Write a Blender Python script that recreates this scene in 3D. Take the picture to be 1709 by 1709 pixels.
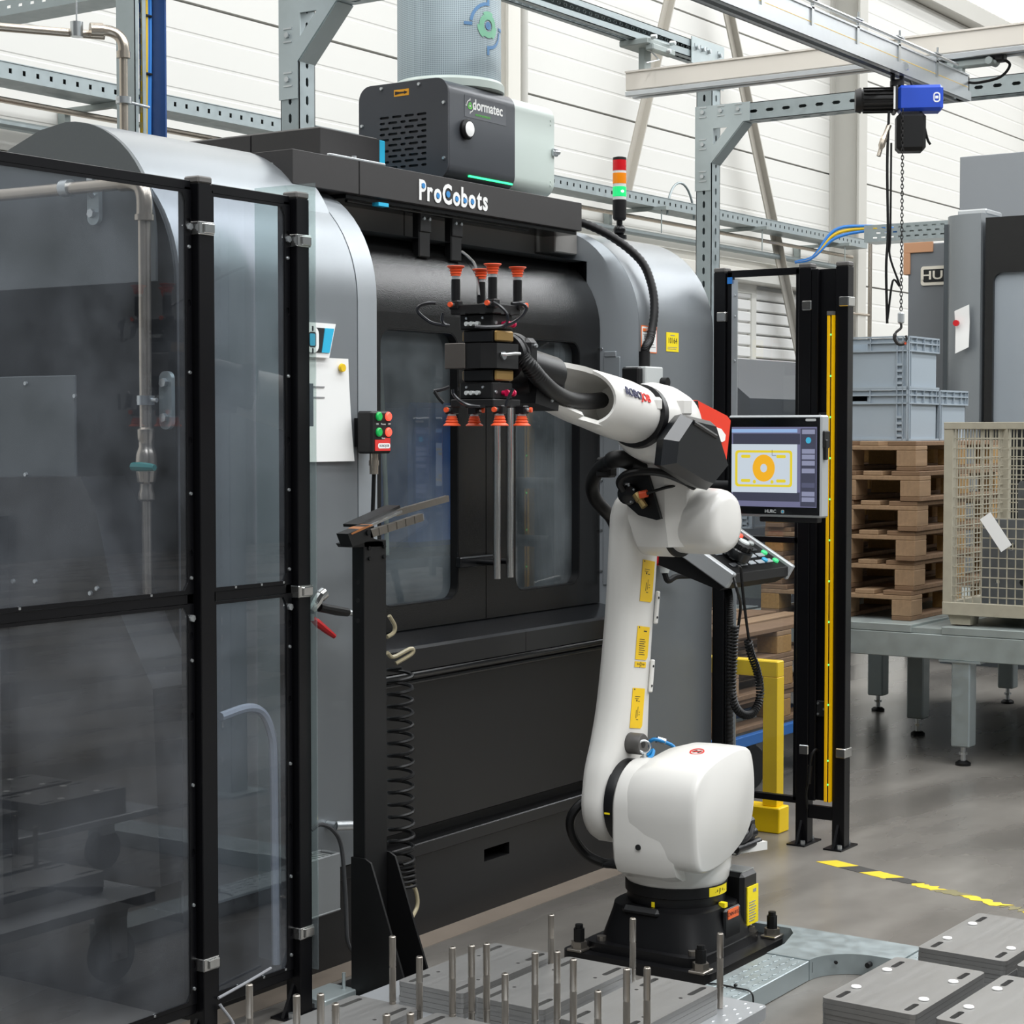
import bpy, math, random
from mathutils import Vector, Matrix, geometry
for o in list(bpy.data.objects): bpy.data.objects.remove(o, do_unlink=True)
SC = bpy.context.scene
COL = SC.collection
# ---------------------------------------------------------------- camera
F, CX, CY, HC = 3150.0, 854.5, 854.5, 1.56
AZ = math.radians(34.13); PT = math.atan((854.5 - 720.0) / F)
FW = Vector((math.cos(AZ) * math.cos(PT), math.sin(AZ) * math.cos(PT), -math.sin(PT)))
RT = Vector((math.sin(AZ), -math.cos(AZ), 0)); UP = RT.cross(FW)
cam = bpy.data.objects.new('camera', bpy.data.cameras.new('camera')); COL.objects.link(cam)
cam.data.sensor_width = 36.0; cam.data.lens = 36.0 * F / 1709.0
cam.data.clip_start = 0.1; cam.data.clip_end = 200
m = Matrix((RT, UP, -FW)).transposed().to_4x4(); m.translation = Vector((0, 0, HC)); cam.matrix_world = m
SC.camera = cam
# ---------------------------------------------------------------- light
SC.view_settings.view_transform = 'Standard'; SC.view_settings.look = 'None'
SC.view_settings.gamma = 1.0; SC.view_settings.use_curve_mapping = False
SC.view_settings.exposure = 0.42
W = bpy.data.worlds.new('hall_daylight'); SC.world = W; W.use_nodes = True
W.node_tree.nodes['Background'].inputs[0].default_value = (0.86, 0.93, 1.0, 1)
W.node_tree.nodes['Background'].inputs[1].default_value = 0.2
def area(name, loc, rot, sx, sy, e, col=(.965, .985, 1)):
    l = bpy.data.lights.new(name, 'AREA'); l.shape = 'RECTANGLE'; l.size = sx; l.size_y = sy
    l.energy = e; l.color = col
    o = bpy.data.objects.new(name, l); COL.objects.link(o); o.location = loc; o.rotation_euler = rot
    return o
# long rooflight strips under the hall roof
for y_, e_ in ((4.6, 640), (0.6, 1500), (-3.4, 1500), (-7.4, 1200)):
    area('rooflight_strip', (13.0, y_, 9.15), (0, 0, 0), 36, 1.2, e_)

# ---------------------------------------------------------------- helpers
def at(x, y, **k):
    r = FW + (x - CX) / F * RT + (CY - y) / F * UP
    (ax, v), = k.items()
    if ax == 'D': t = v
    else:
        i = 'XYZ'.index(ax); t = (v - (0, 0, HC)[i]) / r[i]
    return Vector((0, 0, HC)) + r * t
V = Vector
MATS = {}
def srgb(c):
    return tuple(((v / 12.92) if v <= .04045 else ((v + .055) / 1.055) ** 2.4) for v in c)
def hexc(h):
    return srgb(tuple(int(h[i:i + 2], 16) / 255 for i in (0, 2, 4)))
def mat(name, col, rough=.5, metal=0.0, var=.0, scale=6.0, bump=0.0, bscale=200.0, emit=0.0, spec=.5, coat=0.0, stretch=(1, 1, 1), rvar=0.0, flake=0.0, alpha=1.0):
    if name in MATS: return MATS[name]
    if isinstance(col, str): col = hexc(col)
    M = bpy.data.materials.new(name); M.use_nodes = True; nt = M.node_tree; N = nt.nodes; L = nt.links
    b = N['Principled BSDF']
    b.inputs['Base Color'].default_value = (*col, 1); b.inputs['Roughness'].default_value = rough
    b.inputs['Metallic'].default_value = metal; b.inputs['Specular IOR Level'].default_value = spec
    b.inputs['Coat Weight'].default_value = coat; b.inputs['Coat Roughness'].default_value = .1
    if alpha < 1: b.inputs['Alpha'].default_value = alpha
    tc = N.new('ShaderNodeTexCoord'); mp = N.new('ShaderNodeMapping'); L.new(tc.outputs['Object'], mp.inputs[0])
    mp.inputs['Scale'].default_value = stretch
    ns = N.new('ShaderNodeTexNoise'); ns.inputs['Scale'].default_value = scale; ns.inputs['Detail'].default_value = 6
    L.new(mp.outputs[0], ns.inputs['Vector'])
    if var > 0:
        mx = N.new('ShaderNodeMix'); mx.data_type = 'RGBA'
        mx.inputs[6].default_value = (*[max(0, c * (1 - var)) for c in col], 1)
        mx.inputs[7].default_value = (*[min(1, c * (1 + var)) for c in col], 1)
        L.new(ns.outputs[0], mx.inputs[0]); L.new(mx.outputs[2], b.inputs['Base Color'])
    if rvar > 0:
        mr = N.new('ShaderNodeMapRange'); mr.inputs[1].default_value = .3; mr.inputs[2].default_value = .7
        mr.inputs[3].default_value = max(0, rough - rvar); mr.inputs[4].default_value = min(1, rough + rvar)
        L.new(ns.outputs[0], mr.inputs[0]); L.new(mr.outputs[0], b.inputs['Roughness'])
    if bump > 0:
        n2 = N.new('ShaderNodeTexNoise'); n2.inputs['Scale'].default_value = bscale; n2.inputs['Detail'].default_value = 2
        L.new(mp.outputs[0], n2.inputs['Vector'])
        bp = N.new('ShaderNodeBump'); bp.inputs['Strength'].default_value = bump; bp.inputs['Distance'].default_value = .002
        L.new(n2.outputs[0], bp.inputs['Height']); L.new(bp.outputs[0], b.inputs['Normal'])
    if emit > 0:
        b.inputs['Emission Color'].default_value = (*col, 1); b.inputs['Emission Strength'].default_value = emit
    MATS[name] = M
    return M

ORG = {}
def thing(name, label, cat, loc=(0, 0, 0), group=None, rz=0.0):
    o = bpy.data.objects.new(name, None); COL.objects.link(o); o.location = loc; o.rotation_euler = (0, 0, rz)
    o.empty_display_size = .05
    o['label'] = label; o['category'] = cat
    if group: o['group'] = group
    ORG[o.name] = Vector(loc)
    return o
def tag(o, label=None, cat=None, group=None, kind=None):
    if label: o['label'] = label
    if cat: o['category'] = cat
    if group: o['group'] = group
    if kind: o['kind'] = kind
    return o
def copy_tree(o, parent=None):
    c = o.copy(); COL.objects.link(c); c.parent = parent
    for ch in list(o.children): copy_tree(ch, c)
    return c

class MB:
    def __init__(s): s.v = []; s.f = []; s.M = None
    def add(s, vs, fs):
        n = len(s.v)
        for p in vs:
            p = Vector(p)
            s.v.append(s.M @ p if s.M is not None else p)
        s.f += [tuple(i + n for i in f) for f in fs]
        return s
    def box(s, x0, x1, y0, y1, z0, z1, b=0.0):
        if x0 > x1: x0, x1 = x1, x0
        if y0 > y1: y0, y1 = y1, y0
        if z0 > z1: z0, z1 = z1, z0
        b = min(b, (x1 - x0) * .49, (y1 - y0) * .49, (z1 - z0) * .49)
        if b <= 0:
            vs = [(x, y, z) for x in (x0, x1) for y in (y0, y1) for z in (z0, z1)]
            return s.add(vs, [(0, 1, 3, 2), (4, 6, 7, 5), (0, 4, 5, 1), (2, 3, 7, 6), (0, 2, 6, 4), (1, 5, 7, 3)])
        lo = (x0, y0, z0); hi = (x1, y1, z1); vs = []; idx = {}
        for sx in (0, 1):
            for sy in (0, 1):
                for sz in (0, 1):
                    sg = (sx, sy, sz)
                    for a in range(3):
                        p = []
                        for k in range(3):
                            e = hi[k] if sg[k] else lo[k]; inn = -b if sg[k] else b
                            p.append(e if k == a else e + inn)
                        idx[sg + (a,)] = len(vs); vs.append(tuple(p))
        fs = []
        for a in range(3):
            u, w = [k for k in range(3) if k != a]
            for sd in (0, 1):
                q = []
                for (i, j) in ((0, 0), (1, 0), (1, 1), (0, 1)):
                    g = [0, 0, 0]; g[a] = sd; g[u] = i; g[w] = j; q.append(idx[tuple(g) + (a,)])
                fs.append(tuple(q))
            for i in (0, 1):
                for j in (0, 1):
                    g0 = [0, 0, 0]; g1 = [0, 0, 0]; g0[a] = 0; g1[a] = 1
                    for g in (g0, g1): g[u] = i; g[w] = j
                    fs.append((idx[tuple(g0) + (u,)], idx[tuple(g1) + (u,)], idx[tuple(g1) + (w,)], idx[tuple(g0) + (w,)]))
        for sx in (0, 1):
            for sy in (0, 1):
                for sz in (0, 1): fs.append(tuple(idx[(sx, sy, sz, a)] for a in range(3)))
        return s.add(vs, fs)
    def cbox(s, c, d, b=0.0):
        return s.box(c[0] - d[0] / 2, c[0] + d[0] / 2, c[1] - d[1] / 2, c[1] + d[1] / 2, c[2] - d[2] / 2, c[2] + d[2] / 2, b)
    def loft(s, rings, closed=True, caps=True):
        n = len(rings[0]); vs = [p for r in rings for p in r]; fs = []
        for i in range(len(rings) - 1):
            for j in range(n if closed else n - 1):
                k = (j + 1) % n
                fs.append((i * n + j, i * n + k, (i + 1) * n + k, (i + 1) * n + j))
        if caps and closed:
            fs.append(tuple(reversed(range(n)))); fs.append(tuple((len(rings) - 1) * n + j for j in range(n)))
        return s.add(vs, fs)
    def cyl(s, p0, p1, r, r2=None, n=14, caps=True):
        p0 = Vector(p0); p1 = Vector(p1); r2 = r if r2 is None else r2
        d = (p1 - p0).normalized(); a = d.orthogonal().normalized(); b = d.cross(a)
        R = [[p + (a * math.cos(2 * math.pi * i / n) + b * math.sin(2 * math.pi * i / n)) * rr for i in range(n)] for p, rr in ((p0, r), (p1, r2))]
        return s.loft(R, True, caps)
    def lathe(s, prof, o, d=(0, 0, 1), n=20, caps=True):
        o = Vector(o); d = Vector(d).normalized(); a = d.orthogonal().normalized(); b = d.cross(a)
        R = [[o + d * z + (a * math.cos(2 * math.pi * i / n) + b * math.sin(2 * math.pi * i / n)) * max(r, 1e-5) for i in range(n)] for r, z in prof]
        return s.loft(R, True, caps)
    def tube(s, pts, r, n=8, caps=True):
        pts = [Vector(p) for p in pts]; rr = r if isinstance(r, (list, tuple)) else [r] * len(pts)
        R = []; prev = None
        for i, p in enumerate(pts):
            d = (pts[min(i + 1, len(pts) - 1)] - pts[max(i - 1, 0)])
            if d.length < 1e-9: d = Vector((0, 0, 1))
            d.normalize()
            if prev is None: a = d.orthogonal().normalized()
            else:
                a = prev - d * prev.dot(d)
                a = a.normalized() if a.length > 1e-6 else d.orthogonal().normalized()
            prev = a; b = d.cross(a)
            R.append([p + (a * math.cos(2 * math.pi * k / n) + b * math.sin(2 * math.pi * k / n)) * rr[i] for k in range(n)])
        return s.loft(R, True, caps)
    def sphere(s, c, r, n=12, k=8, sc=(1, 1, 1)):
        c = Vector(c); R = []
        for i in range(k + 1):
            t = math.pi * i / k
            R.append([c + Vector((math.sin(t) * math.cos(2 * math.pi * j / n) * r * sc[0] + 1e-6 * math.cos(2 * math.pi * j / n), math.sin(t) * math.sin(2 * math.pi * j / n) * r * sc[1] + 1e-6 * math.sin(2 * math.pi * j / n), -math.cos(t) * r * sc[2])) for j in range(n)])
        return s.loft(R)
    def prism(s, poly, ax, d0, d1, holes=()):
        """poly: 2D points; ax 'x': (y,z), 'y': (x,z), 'z': (x,y); extruded from d0 to d1."""
        def P(p, d):
            return {'x': (d, p[0], p[1]), 'y': (p[0], d, p[1]), 'z': (p[0], p[1], d)}[ax]
        loops = [list(poly)] + [list(h) for h in holes]
        vs = []; fs = []; st = []
        for lp in loops:
            st.append(len(vs)); vs += [P(p, d0) for p in lp] + [P(p, d1) for p in lp]
            n = len(lp); o = st[-1]
            for i in range(n):
                j = (i + 1) % n; fs.append((o + i, o + j, o + n + j, o + n + i))
        if not holes:
            n = len(poly); fs.append(tuple(reversed(range(n)))); fs.append(tuple(range(n, 2 * n)))
        else:
            flat = []; mp0 = []
            for lp, o in zip(loops, st):
                for i in range(len(lp)): mp0.append((o + i, o + len(lp) + i))
            tr = geometry.tessellate_polygon([[Vector((p[0], p[1], 0)) for p in lp] for lp in loops])
            for t in tr:
                fs.append(tuple(mp0[i][0] for i in t)); fs.append(tuple(mp0[i][1] for i in reversed(t)))
        return s.add(vs, fs)
    def build(s, name, m, parent=None, smooth=35, origin=None):
        o0 = Vector((0, 0, 0))
        if origin is not None: o0 = Vector(origin)
        else:
            p = parent
            while p is not None:
                if p.name in ORG: o0 = ORG[p.name]; break
                p = p.parent
        me = bpy.data.meshes.new(name)
        me.from_pydata([tuple(p - o0) for p in s.v], [], s.f)
        import bmesh
        bm = bmesh.new(); bm.from_mesh(me); bmesh.ops.recalc_face_normals(bm, faces=bm.faces); bm.to_mesh(me); bm.free()
        if smooth:
            me.polygons.foreach_set('use_smooth', [True] * len(me.polygons))
            me.set_sharp_from_angle(angle=math.radians(smooth))
        me.materials.append(m)
        o = bpy.data.objects.new(name, me); COL.objects.link(o)
        if parent is not None: o.parent = parent
        if origin is not None: o.location = o0; ORG[o.name] = o0
        return o
def solo(mb, name, m, label, cat, group=None, kind=None, smooth=35, origin=None):
    o = mb.build(name, m, None, smooth, origin)
    return tag(o, label, cat, group, kind)
def struct(mb, name, m, parent=None, smooth=30):
    o = mb.build(name, m, parent, smooth)
    if parent is None: o['kind'] = 'structure'
    return o
def rrect(x0, x1, y0, y1, r, n=4, corners=(1, 1, 1, 1)):
    """rounded rectangle, ccw from bottom right; corners = br, tr, tl, bl"""
    out = []
    for k, (cx, cy, a) in enumerate(((x1 - r, y0 + r, -90), (x1 - r, y1 - r, 0), (x0 + r, y1 - r, 90), (x0 + r, y0 + r, 180))):
        if corners[k]:
            for i in range(n + 1):
                t = math.radians(a + 90 * i / n); out.append((cx + r * math.cos(t), cy + r * math.sin(t)))
        else: out.append((x1 if k < 2 else x0, y1 if k in (1, 2) else y0))
    return out
def slot(cx, cy, l, w, ang=0, n=4):
    out = []; c, s_ = math.cos(ang), math.sin(ang)
    for sd in (1, -1):
        for i in range(n + 1):
            t = -math.pi / 2 + math.pi * i / n
            x = (l - w) / 2 + w / 2 * math.cos(t); y = w / 2 * math.sin(t); x, y = x * sd, y * sd
            out.append((cx + x * c - y * s_, cy + x * s_ + y * c))
    return out
def circ(cx, cy, r, n=10):
    return [(cx + r * math.cos(2 * math.pi * i / n), cy + r * math.sin(2 * math.pi * i / n)) for i in range(n)]
def spline(pts, k=6):
    pts = [Vector(p) for p in pts]; P = [pts[0] * 2 - pts[1]] + pts + [pts[-1] * 2 - pts[-2]]; out = []
    for i in range(1, len(P) - 2):
        for j in range(k):
            t = j / k; a, b, c, d = P[i - 1], P[i], P[i + 1], P[i + 2]
            out.append(.5 * ((2 * b) + (c - a) * t + (2 * a - 5 * b + 4 * c - d) * t * t + (3 * b - a - 3 * c + d) * t ** 3))
    out.append(pts[-1]); return out
def coil(p0, p1, r, turns, k=10):
    """helix centre line from p0 to p1"""
    p0 = Vector(p0); p1 = Vector(p1); d = (p1 - p0); a = d.normalized().orthogonal().normalized(); b = d.normalized().cross(a)
    n = int(turns * k)
    return [p0 + d * (i / n) + (a * math.cos(2 * math.pi * i / k) + b * math.sin(2 * math.pi * i / k)) * r for i in range(n + 1)]
def coil_along(pts, r, turns, k=8):
    pts = [Vector(p) for p in pts]; cum = [0]
    for i in range(1, len(pts)): cum.append(cum[-1] + (pts[i] - pts[i - 1]).length)
    n = int(turns * k); out = []; prev = None; j = 0
    for i in range(n + 1):
        s_ = cum[-1] * i / n
        while j < len(cum) - 2 and cum[j + 1] < s_: j += 1
        t = (s_ - cum[j]) / max(1e-9, cum[j + 1] - cum[j]); p = pts[j].lerp(pts[j + 1], t); d = (pts[j + 1] - pts[j]).normalized()
        if prev is None: a = d.orthogonal().normalized()
        else: a = (prev - d * prev.dot(d)).normalized()
        prev = a; b = d.cross(a); an = 2 * math.pi * i / k
        out.append(p + (a * math.cos(an) + b * math.sin(an)) * r)
    return out
TXT = {}
def text_mesh(txt, size, ext=.0006, bold=0.0, sx=1.0, align='CENTER', shear=0.0):
    key = (txt, size, ext, bold, sx, align, shear)
    if key in TXT: return TXT[key]
    cu = bpy.data.curves.new('lettering', 'FONT'); cu.body = txt; cu.size = size; cu.extrude = ext; cu.offset = bold
    cu.align_x = align; cu.align_y = 'CENTER'; cu.shear = shear; cu.resolution_u = 3
    o = bpy.data.objects.new('lettering_tmp', cu); COL.objects.link(o)
    bpy.context.view_layer.update()
    me = bpy.data.meshes.new_from_object(o.evaluated_get(bpy.context.evaluated_depsgraph_get()))
    bpy.data.objects.remove(o, do_unlink=True); bpy.data.curves.remove(cu)
    vs = [Vector((v.co.x * sx, v.co.y, v.co.z)) for v in me.vertices]; fs = [tuple(p.vertices) for p in me.polygons]
    bpy.data.meshes.remove(me)
    TXT[key] = (vs, fs)
    return TXT[key]
def frame(o, right, up):
    """matrix whose x is right, y is up, z is the outward normal, at o"""
    r = Vector(right).normalized(); u = Vector(up); u = (u - r * u.dot(r)).normalized(); n = r.cross(u)
    M = Matrix((r, u, n)).transposed().to_4x4(); M.translation = Vector(o); return M
def lettering(txt, size, o, right, up, m, parent, name='lettering', **k):
    mb = MB(); mb.M = frame(o, right, up); vs, fs = text_mesh(txt, size, **k); mb.add(vs, fs)
    return mb.build(name, m, parent, smooth=0)
def bolts(mb, pts, d, r=.006, h=.005, n=8):
    d = Vector(d).normalized()
    for p in pts: mb.cyl(Vector(p), Vector(p) + d * h, r, r * .8, n)
R_ = math.radians
random.seed(4)
# ================================================================ materials
def floor_mat():
    M = bpy.data.materials.new('polished_concrete'); M.use_nodes = True; nt = M.node_tree; N = nt.nodes; L = nt.links
    b = N['Principled BSDF']; tc = N.new('ShaderNodeTexCoord')
    n1 = N.new('ShaderNodeTexNoise'); n1.inputs['Scale'].default_value = .7; n1.inputs['Detail'].default_value = 4; n1.inputs['Roughness'].default_value = .5
    n2 = N.new('ShaderNodeTexNoise'); n2.inputs['Scale'].default_value = 14; n2.inputs['Detail'].default_value = 6; n2.inputs['Roughness'].default_value = .55
    mp = N.new('ShaderNodeMapping'); mp.inputs['Rotation'].default_value = (0, 0, R_(55)); mp.inputs['Scale'].default_value = (1, 3.2, 1)
    L.new(tc.outputs['Object'], mp.inputs[0]); L.new(mp.outputs[0], n1.inputs['Vector']); L.new(tc.outputs['Object'], n2.inputs['Vector'])
    ad = N.new('ShaderNodeMath'); ad.operation = 'MULTIPLY_ADD'; ad.inputs[1].default_value = .10
    L.new(n2.outputs[0], ad.inputs[0]); L.new(n1.outputs[0], ad.inputs[2])
    cr = N.new('ShaderNodeValToRGB'); e = cr.color_ramp.elements
    e[0].position = .3; e[0].color = (*hexc('54514d'), 1); e[1].position = .78; e[1].color = (*hexc('8d8983'), 1)
    x = cr.color_ramp.elements.new(.55); x.color = (*hexc('6e6a65'), 1)
    cr.color_ramp.interpolation = 'B_SPLINE'; L.new(ad.outputs[0], cr.inputs[0]); L.new(cr.outputs[0], b.inputs['Base Color'])
    mr = N.new('ShaderNodeMapRange'); mr.interpolation_type = 'SMOOTHSTEP'; mr.inputs[1].default_value = .2; mr.inputs[2].default_value = .8; mr.inputs[3].default_value = .22; mr.inputs[4].default_value = .34
    L.new(n1.outputs[0], mr.inputs[0]); L.new(mr.outputs[0], b.inputs['Roughness'])
    return M
M_floor = floor_mat()
M_wall = mat('white_coated_panel', 'd8d7d2', .45, var=.02, scale=1.2)
M_wallpost = mat('cream_steel', 'd9d6cd', .45, var=.03, scale=2)
M_wallgrey = mat('grey_steel_flange', 'b9b7b0', .45, var=.03, scale=2)
M_door = mat('white_door_paint', 'eceae6', .4, var=.02)
M_galv = mat('galvanised_steel', '9ba5a7', .42, .55, var=.13, scale=22, rvar=.1)
M_galvd = mat('weathered_galvanised', '979f9d', .5, .35, var=.16, scale=14, rvar=.1)
M_alu = mat('bare_aluminium', 'c9cdd0', .32, .75, var=.05, scale=30)
M_beam = mat('cream_powder_coat', 'dbd5cb', .4, var=.02)
M_dark = mat('dark_slot', '101112', .7)
M_black = mat('black_powder_coat', '0c0c0d', .45, var=.12, scale=40, bump=.12, bscale=900)
M_blackg = mat('glossy_black_plastic', '0d0e10', .22, var=.05)
M_rubber = mat('black_rubber', '0a0a0b', .45, var=.1, scale=30, spec=.35)
M_steel = mat('zinc_bolt', 'c6cacc', .28, .9, var=.08, scale=80)
M_chrome = mat('polished_steel_tube', 'd6d6d4', .14, .95, var=.03)
M_stain = mat('stainless_pipe', 'bdb3a6', .26, .85, var=.08, scale=8)
M_plate = mat('ground_steel_plate', '8b8a88', .40, .65, var=.05, scale=3, stretch=(1, 14, 1), rvar=.06)
M_pin = mat('turned_steel', '948e86', .3, .85, var=.1, scale=40)
M_yel = mat('safety_yellow', 'fccc00', .42, var=.05)
M_tape = mat('yellow_floor_tape', 'dcbf2a', .6, var=.12, scale=30)
M_tapeb = mat('black_floor_tape', '3b3a38', .6, var=.1, scale=30)
M_white = mat('white_print', 'f0f0ee', .5)
M_paper = mat('white_paper', 'ececea', .7, var=.01)
M_blue = mat('blue_plastic', '1f73c4', .4)
M_red = mat('red_plastic', 'c8141c', .35)
M_wood = mat('pale_pallet_wood', '8f7458', .75, var=.3, scale=5, stretch=(1, 9, 9), bump=.3, bscale=60)
M_woodd = mat('worn_pallet_wood', '745a42', .8, var=.35, scale=5, stretch=(9, 1, 9), bump=.3, bscale=60)
M_chip = mat('pressed_chip_block', '94713f', .85, var=.4, scale=90, bump=.5, bscale=120)

# ================================================================ setting
mb = MB(); mb.box(-9, 34, -11, 7.7, -.1, 0); struct(mb, 'floor', M_floor)
M_ceil = mat('pale_grey_roof_sheet', 'c4c6c6', .6, var=.03); M_dimwall = mat('dim_far_wall', '55585a', .6, var=.15, scale=.6)
mb = MB(); mb.box(-9, 34, -11, 7.7, 9.2, 9.3); struct(mb, 'ceiling', M_ceil)
mb = MB(); mb.box(-9, 34, -11.2, -11, 0, 9.2); struct(mb, 'wall_front', M_dimwall)
mb = MB(); mb.box(-9.2, -9, -11, 7.7, 0, 9.2); struct(mb, 'wall_left', M_dimwall)
mb = MB(); mb.box(34, 34.2, -11, 7.7, 0, 9.2); struct(mb, 'wall_right', M_wall)
YW = 7.5
# back wall: a backing with separate ribbed sandwich panels hung on it
mb = MB(); mb.box(-2, 34, YW + .06, YW + .2, 0, 5.95); wall = struct(mb, 'wall_back', M_wallgrey)
def panel_profile(z0, z1, n=6):
    pts = [(YW + .055, z0 + .008), (YW, z0 + .008)]; h = (z1 - z0 - .016)
    for i in range(1, n):
        z = z0 + .008 + h * i / n
        pts += [(YW, z - .012), (YW + .0025, z - .006), (YW + .0025, z + .006), (YW, z + .012)]
    pts += [(YW, z1 - .008), (YW + .055, z1 - .008)]
    return pts
bays = [-2, 4.9, 10.6, 16.36, 22, 28, 34]
pm = {}
for bi in range(len(bays) - 1):
    for r in range(6):
        z0 = .0 + r * .99 + (.0 if r else .0); z1 = z0 + .99
        L_ = bays[bi + 1] - bays[bi] - .02
        key = (round(L_, 2),)
        mb = MB(); mb.prism([(y, z - z0) for y, z in panel_profile(z0, z1)], 'x', 0, L_)
        if key in pm:
            o = bpy.data.objects.new('wall_panel', pm[key]); COL.objects.link(o); o.parent = wall
        else:
            o = mb.build('wall_panel', M_wall, wall, 20); pm[key] = o.data
        o.location = (bays[bi] + .01, 0, z0)
# hall columns in front of the wall
for x in (10.6, 16.36, 22.0):
    mb = MB(); mb.box(x - .02, x + .16, YW - .02, YW - .001, 0, 7); mb.box(x - .02, x + .16, YW - .30, YW - .28, 0, 7); mb.box(x + .06, x + .08, YW - .28, YW - .02, 0, 7)
    struct(mb, 'trim_%d' % (1 + int(x)), M_wallpost if x < 12 else M_wallgrey)
# sloping eaves member and translucent clerestory above it
mb = MB(); mb.box(-2, 34, YW - .14, YW + .2, 5.94, 6.14, .01); struct(mb, 'trim_40', M_wallgrey)
M_glow = mat('translucent_daylight_panel', (1, .97, .93), .4, emit=1.35)
win = MB(); win.box(-2, 34, YW + .1, YW + .12, 6.14, 9.2); win = struct(win, 'window_1', M_glow)
M_mull = mat('pale_glazing_bar', 'e6ddd0', .4)
mb = MB(); mb.box(0, .022, YW + .05, YW + .1, 6.14, 9.2); bar = mb.build('glazing_bar', M_mull, win, 0)
for i in range(90):
    x = 13.0 + i * .22
    o = bar if i == 0 else bar.copy()
    if i: COL.objects.link(o)
    o.location = (x, 0, 0)
# wind-brace flats standing off the wall
for k, (a, b) in enumerate((((11.0, 7.35, 5.9), (16.3, 7.35, 1.0)), ((12.9, 7.32, 5.9), (8.3, 7.32, .3)))):
    pass
def brace(p0, p1, w, name, label):
    p0 = V(p0); p1 = V(p1); mb = MB(); d = (p1 - p0).normalized(); n = V((0, -1, 0)); s_ = d.cross(n).normalized()
    for q, t in ((w / 2, .012), ):
        R = [[p + s_ * a + n * b for a, b in ((-q, 0), (q, 0), (q, t), (-q, t))] for p in (p0, p1)]; mb.loft(R)
        R = [[p + s_ * a + n * b for a, b in ((-.006, t), (.006, t), (.006, t + .05), (-.006, t + .05))] for p in (p0, p1)]; mb.loft(R)
    return struct(mb, name, mat('beige_brace_paint', 'aaa59b', .5), smooth=0)
brace(at(1205, -20, Y=7.3), at(1350, 670, Y=7.3), .15, 'trim_50', '')
brace(at(1118, -10, Y=7.25), at(1040, 330, Y=7.25), .13, 'trim_51', '')
# roller door recess and personnel doors on the wall
def wall_door(x0, x1, z1, n):
    mb = MB(); t = .09
    mb.box(x0 - t, x0, YW - .07, YW - .001, 0, z1 + t); mb.box(x1, x1 + t, YW - .07, YW - .001, 0, z1 + t); mb.box(x0, x1, YW - .07, YW - .001, z1, z1 + t)
    fr = struct(mb, 'door_%d' % n, M_wallpost)
    mb = MB(); mb.box(x0, x1, YW - .03, YW - .002, .01, z1); mb.box(x0 + .18, x1 - .18, YW - .038, YW - .03, .2, z1 - .2, .004); mb.build('door_leaf', M_door, fr)
    mb = MB(); mb.cyl((x1 - .08, YW - .03, 1.02), (x1 - .08, YW - .09, 1.02), .012); mb.cyl((x1 - .08, YW - .085, 1.02), (x1 - .22, YW - .085, 1.02), .01); mb.build('door_handle', M_steel, fr)
a = at(1232, 500, Y=YW); b = at(1253, 500, Y=YW)
wall_door(a.x - 1.0, b.x - .12, at(1250, 492, Y=YW).z, 1)
# dark roller-shutter housing rail above the doors
mb = MB(); mb.box(8.5, 15.9, YW - .2, YW - .005, 2.82, 2.93, .01); mb.box(8.5, 15.9, YW - .1, YW - .005, 2.93, 3.02, .01); struct(mb, 'trim_60', M_wallpost)
mb = MB(); mb.box(13.35, 13.6, YW - .2, YW - .005, 0, 2.82, .01); struct(mb, 'trim_61', M_wallpost)
mb = MB()
for z in [i * .1 for i in range(1, 28)]: mb.box(13.6, 16.3, YW - .06, YW - .005, z, z + .085, .008)
struct(mb, 'door_2', M_door)
# ================================================================ steel gantry, crane, trays, pipes
def perf_profile(mb, Mx, L, w, pitch, sl, sw, faces, t=.004, z0=.06):
    """square section, axis local z, slotted on the listed faces"""
    old = mb.M; mb.M = Mx if old is None else old @ Mx
    h = w / 2
    for k in range(4):
        keep = mb.M; mb.M = keep @ Matrix.Rotation(k * math.pi / 2, 4, 'Z')
        holes = []
        if k in faces:
            n = int((L - 2 * z0) / pitch) + 1
            holes = [slot(0, z0 + i * pitch, sl, sw, math.pi / 2, 2) for i in range(n)]
        mb.prism([(-h, 0), (h, 0), (h, L), (-h, L)], 'y', -h, -h + t, holes)
        mb.M = keep
    mb.M = old
T = Matrix.Translation
gt = thing('gantry_frame', 'perforated galvanised steel gantry frame standing behind the milling machine', 'frame', (6.0, 5.15, 0))
def post(x, y, h, name='post'):
    mb = MB(); perf_profile(mb, T((x, y, .012)), h, .1, .075, .042, .016, (0, 3))
    o = mb.build(name, M_galv, gt, 0)
    mb = MB(); mb.box(x - .11, x + .11, y - .11, y + .11, 0, .012); mb.build('foot_plate', M_galv, o)
    return o
PX1, PX2, PY, ZA = 6.02, 9.59, 5.15, 3.345
p1_ = post(PX1, PY, 3.72); p2_ = post(PX2, PY, 3.72)
q1_ = post(PX1, 1.0, 3.4); q2_ = post(PX2, 1.0, 3.4)
MY = Matrix.Rotation(R_(90), 4, 'X')       # local z -> -y
MX = Matrix.Rotation(R_(90), 4, 'Y')       # local z -> +x
for x in (PX1, PX2):
    mb = MB(); perf_profile(mb, T((x, 5.1, ZA)) @ MY, 4.1, .1, .1, .05, .018, (0, 3)); mb.build('arm_beam', M_galv, gt, 0)
mb = MB(); perf_profile(mb, T((3.2, PY, 3.68)) @ MX, 6.44, .1, .06, .028, .018, (0, 1)); mb.build('top_beam', M_galv, gt, 0)
M_brk = mat('fresh_zinc_bracket', 'b0babb', .4, .45, var=.08, scale=14)
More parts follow.
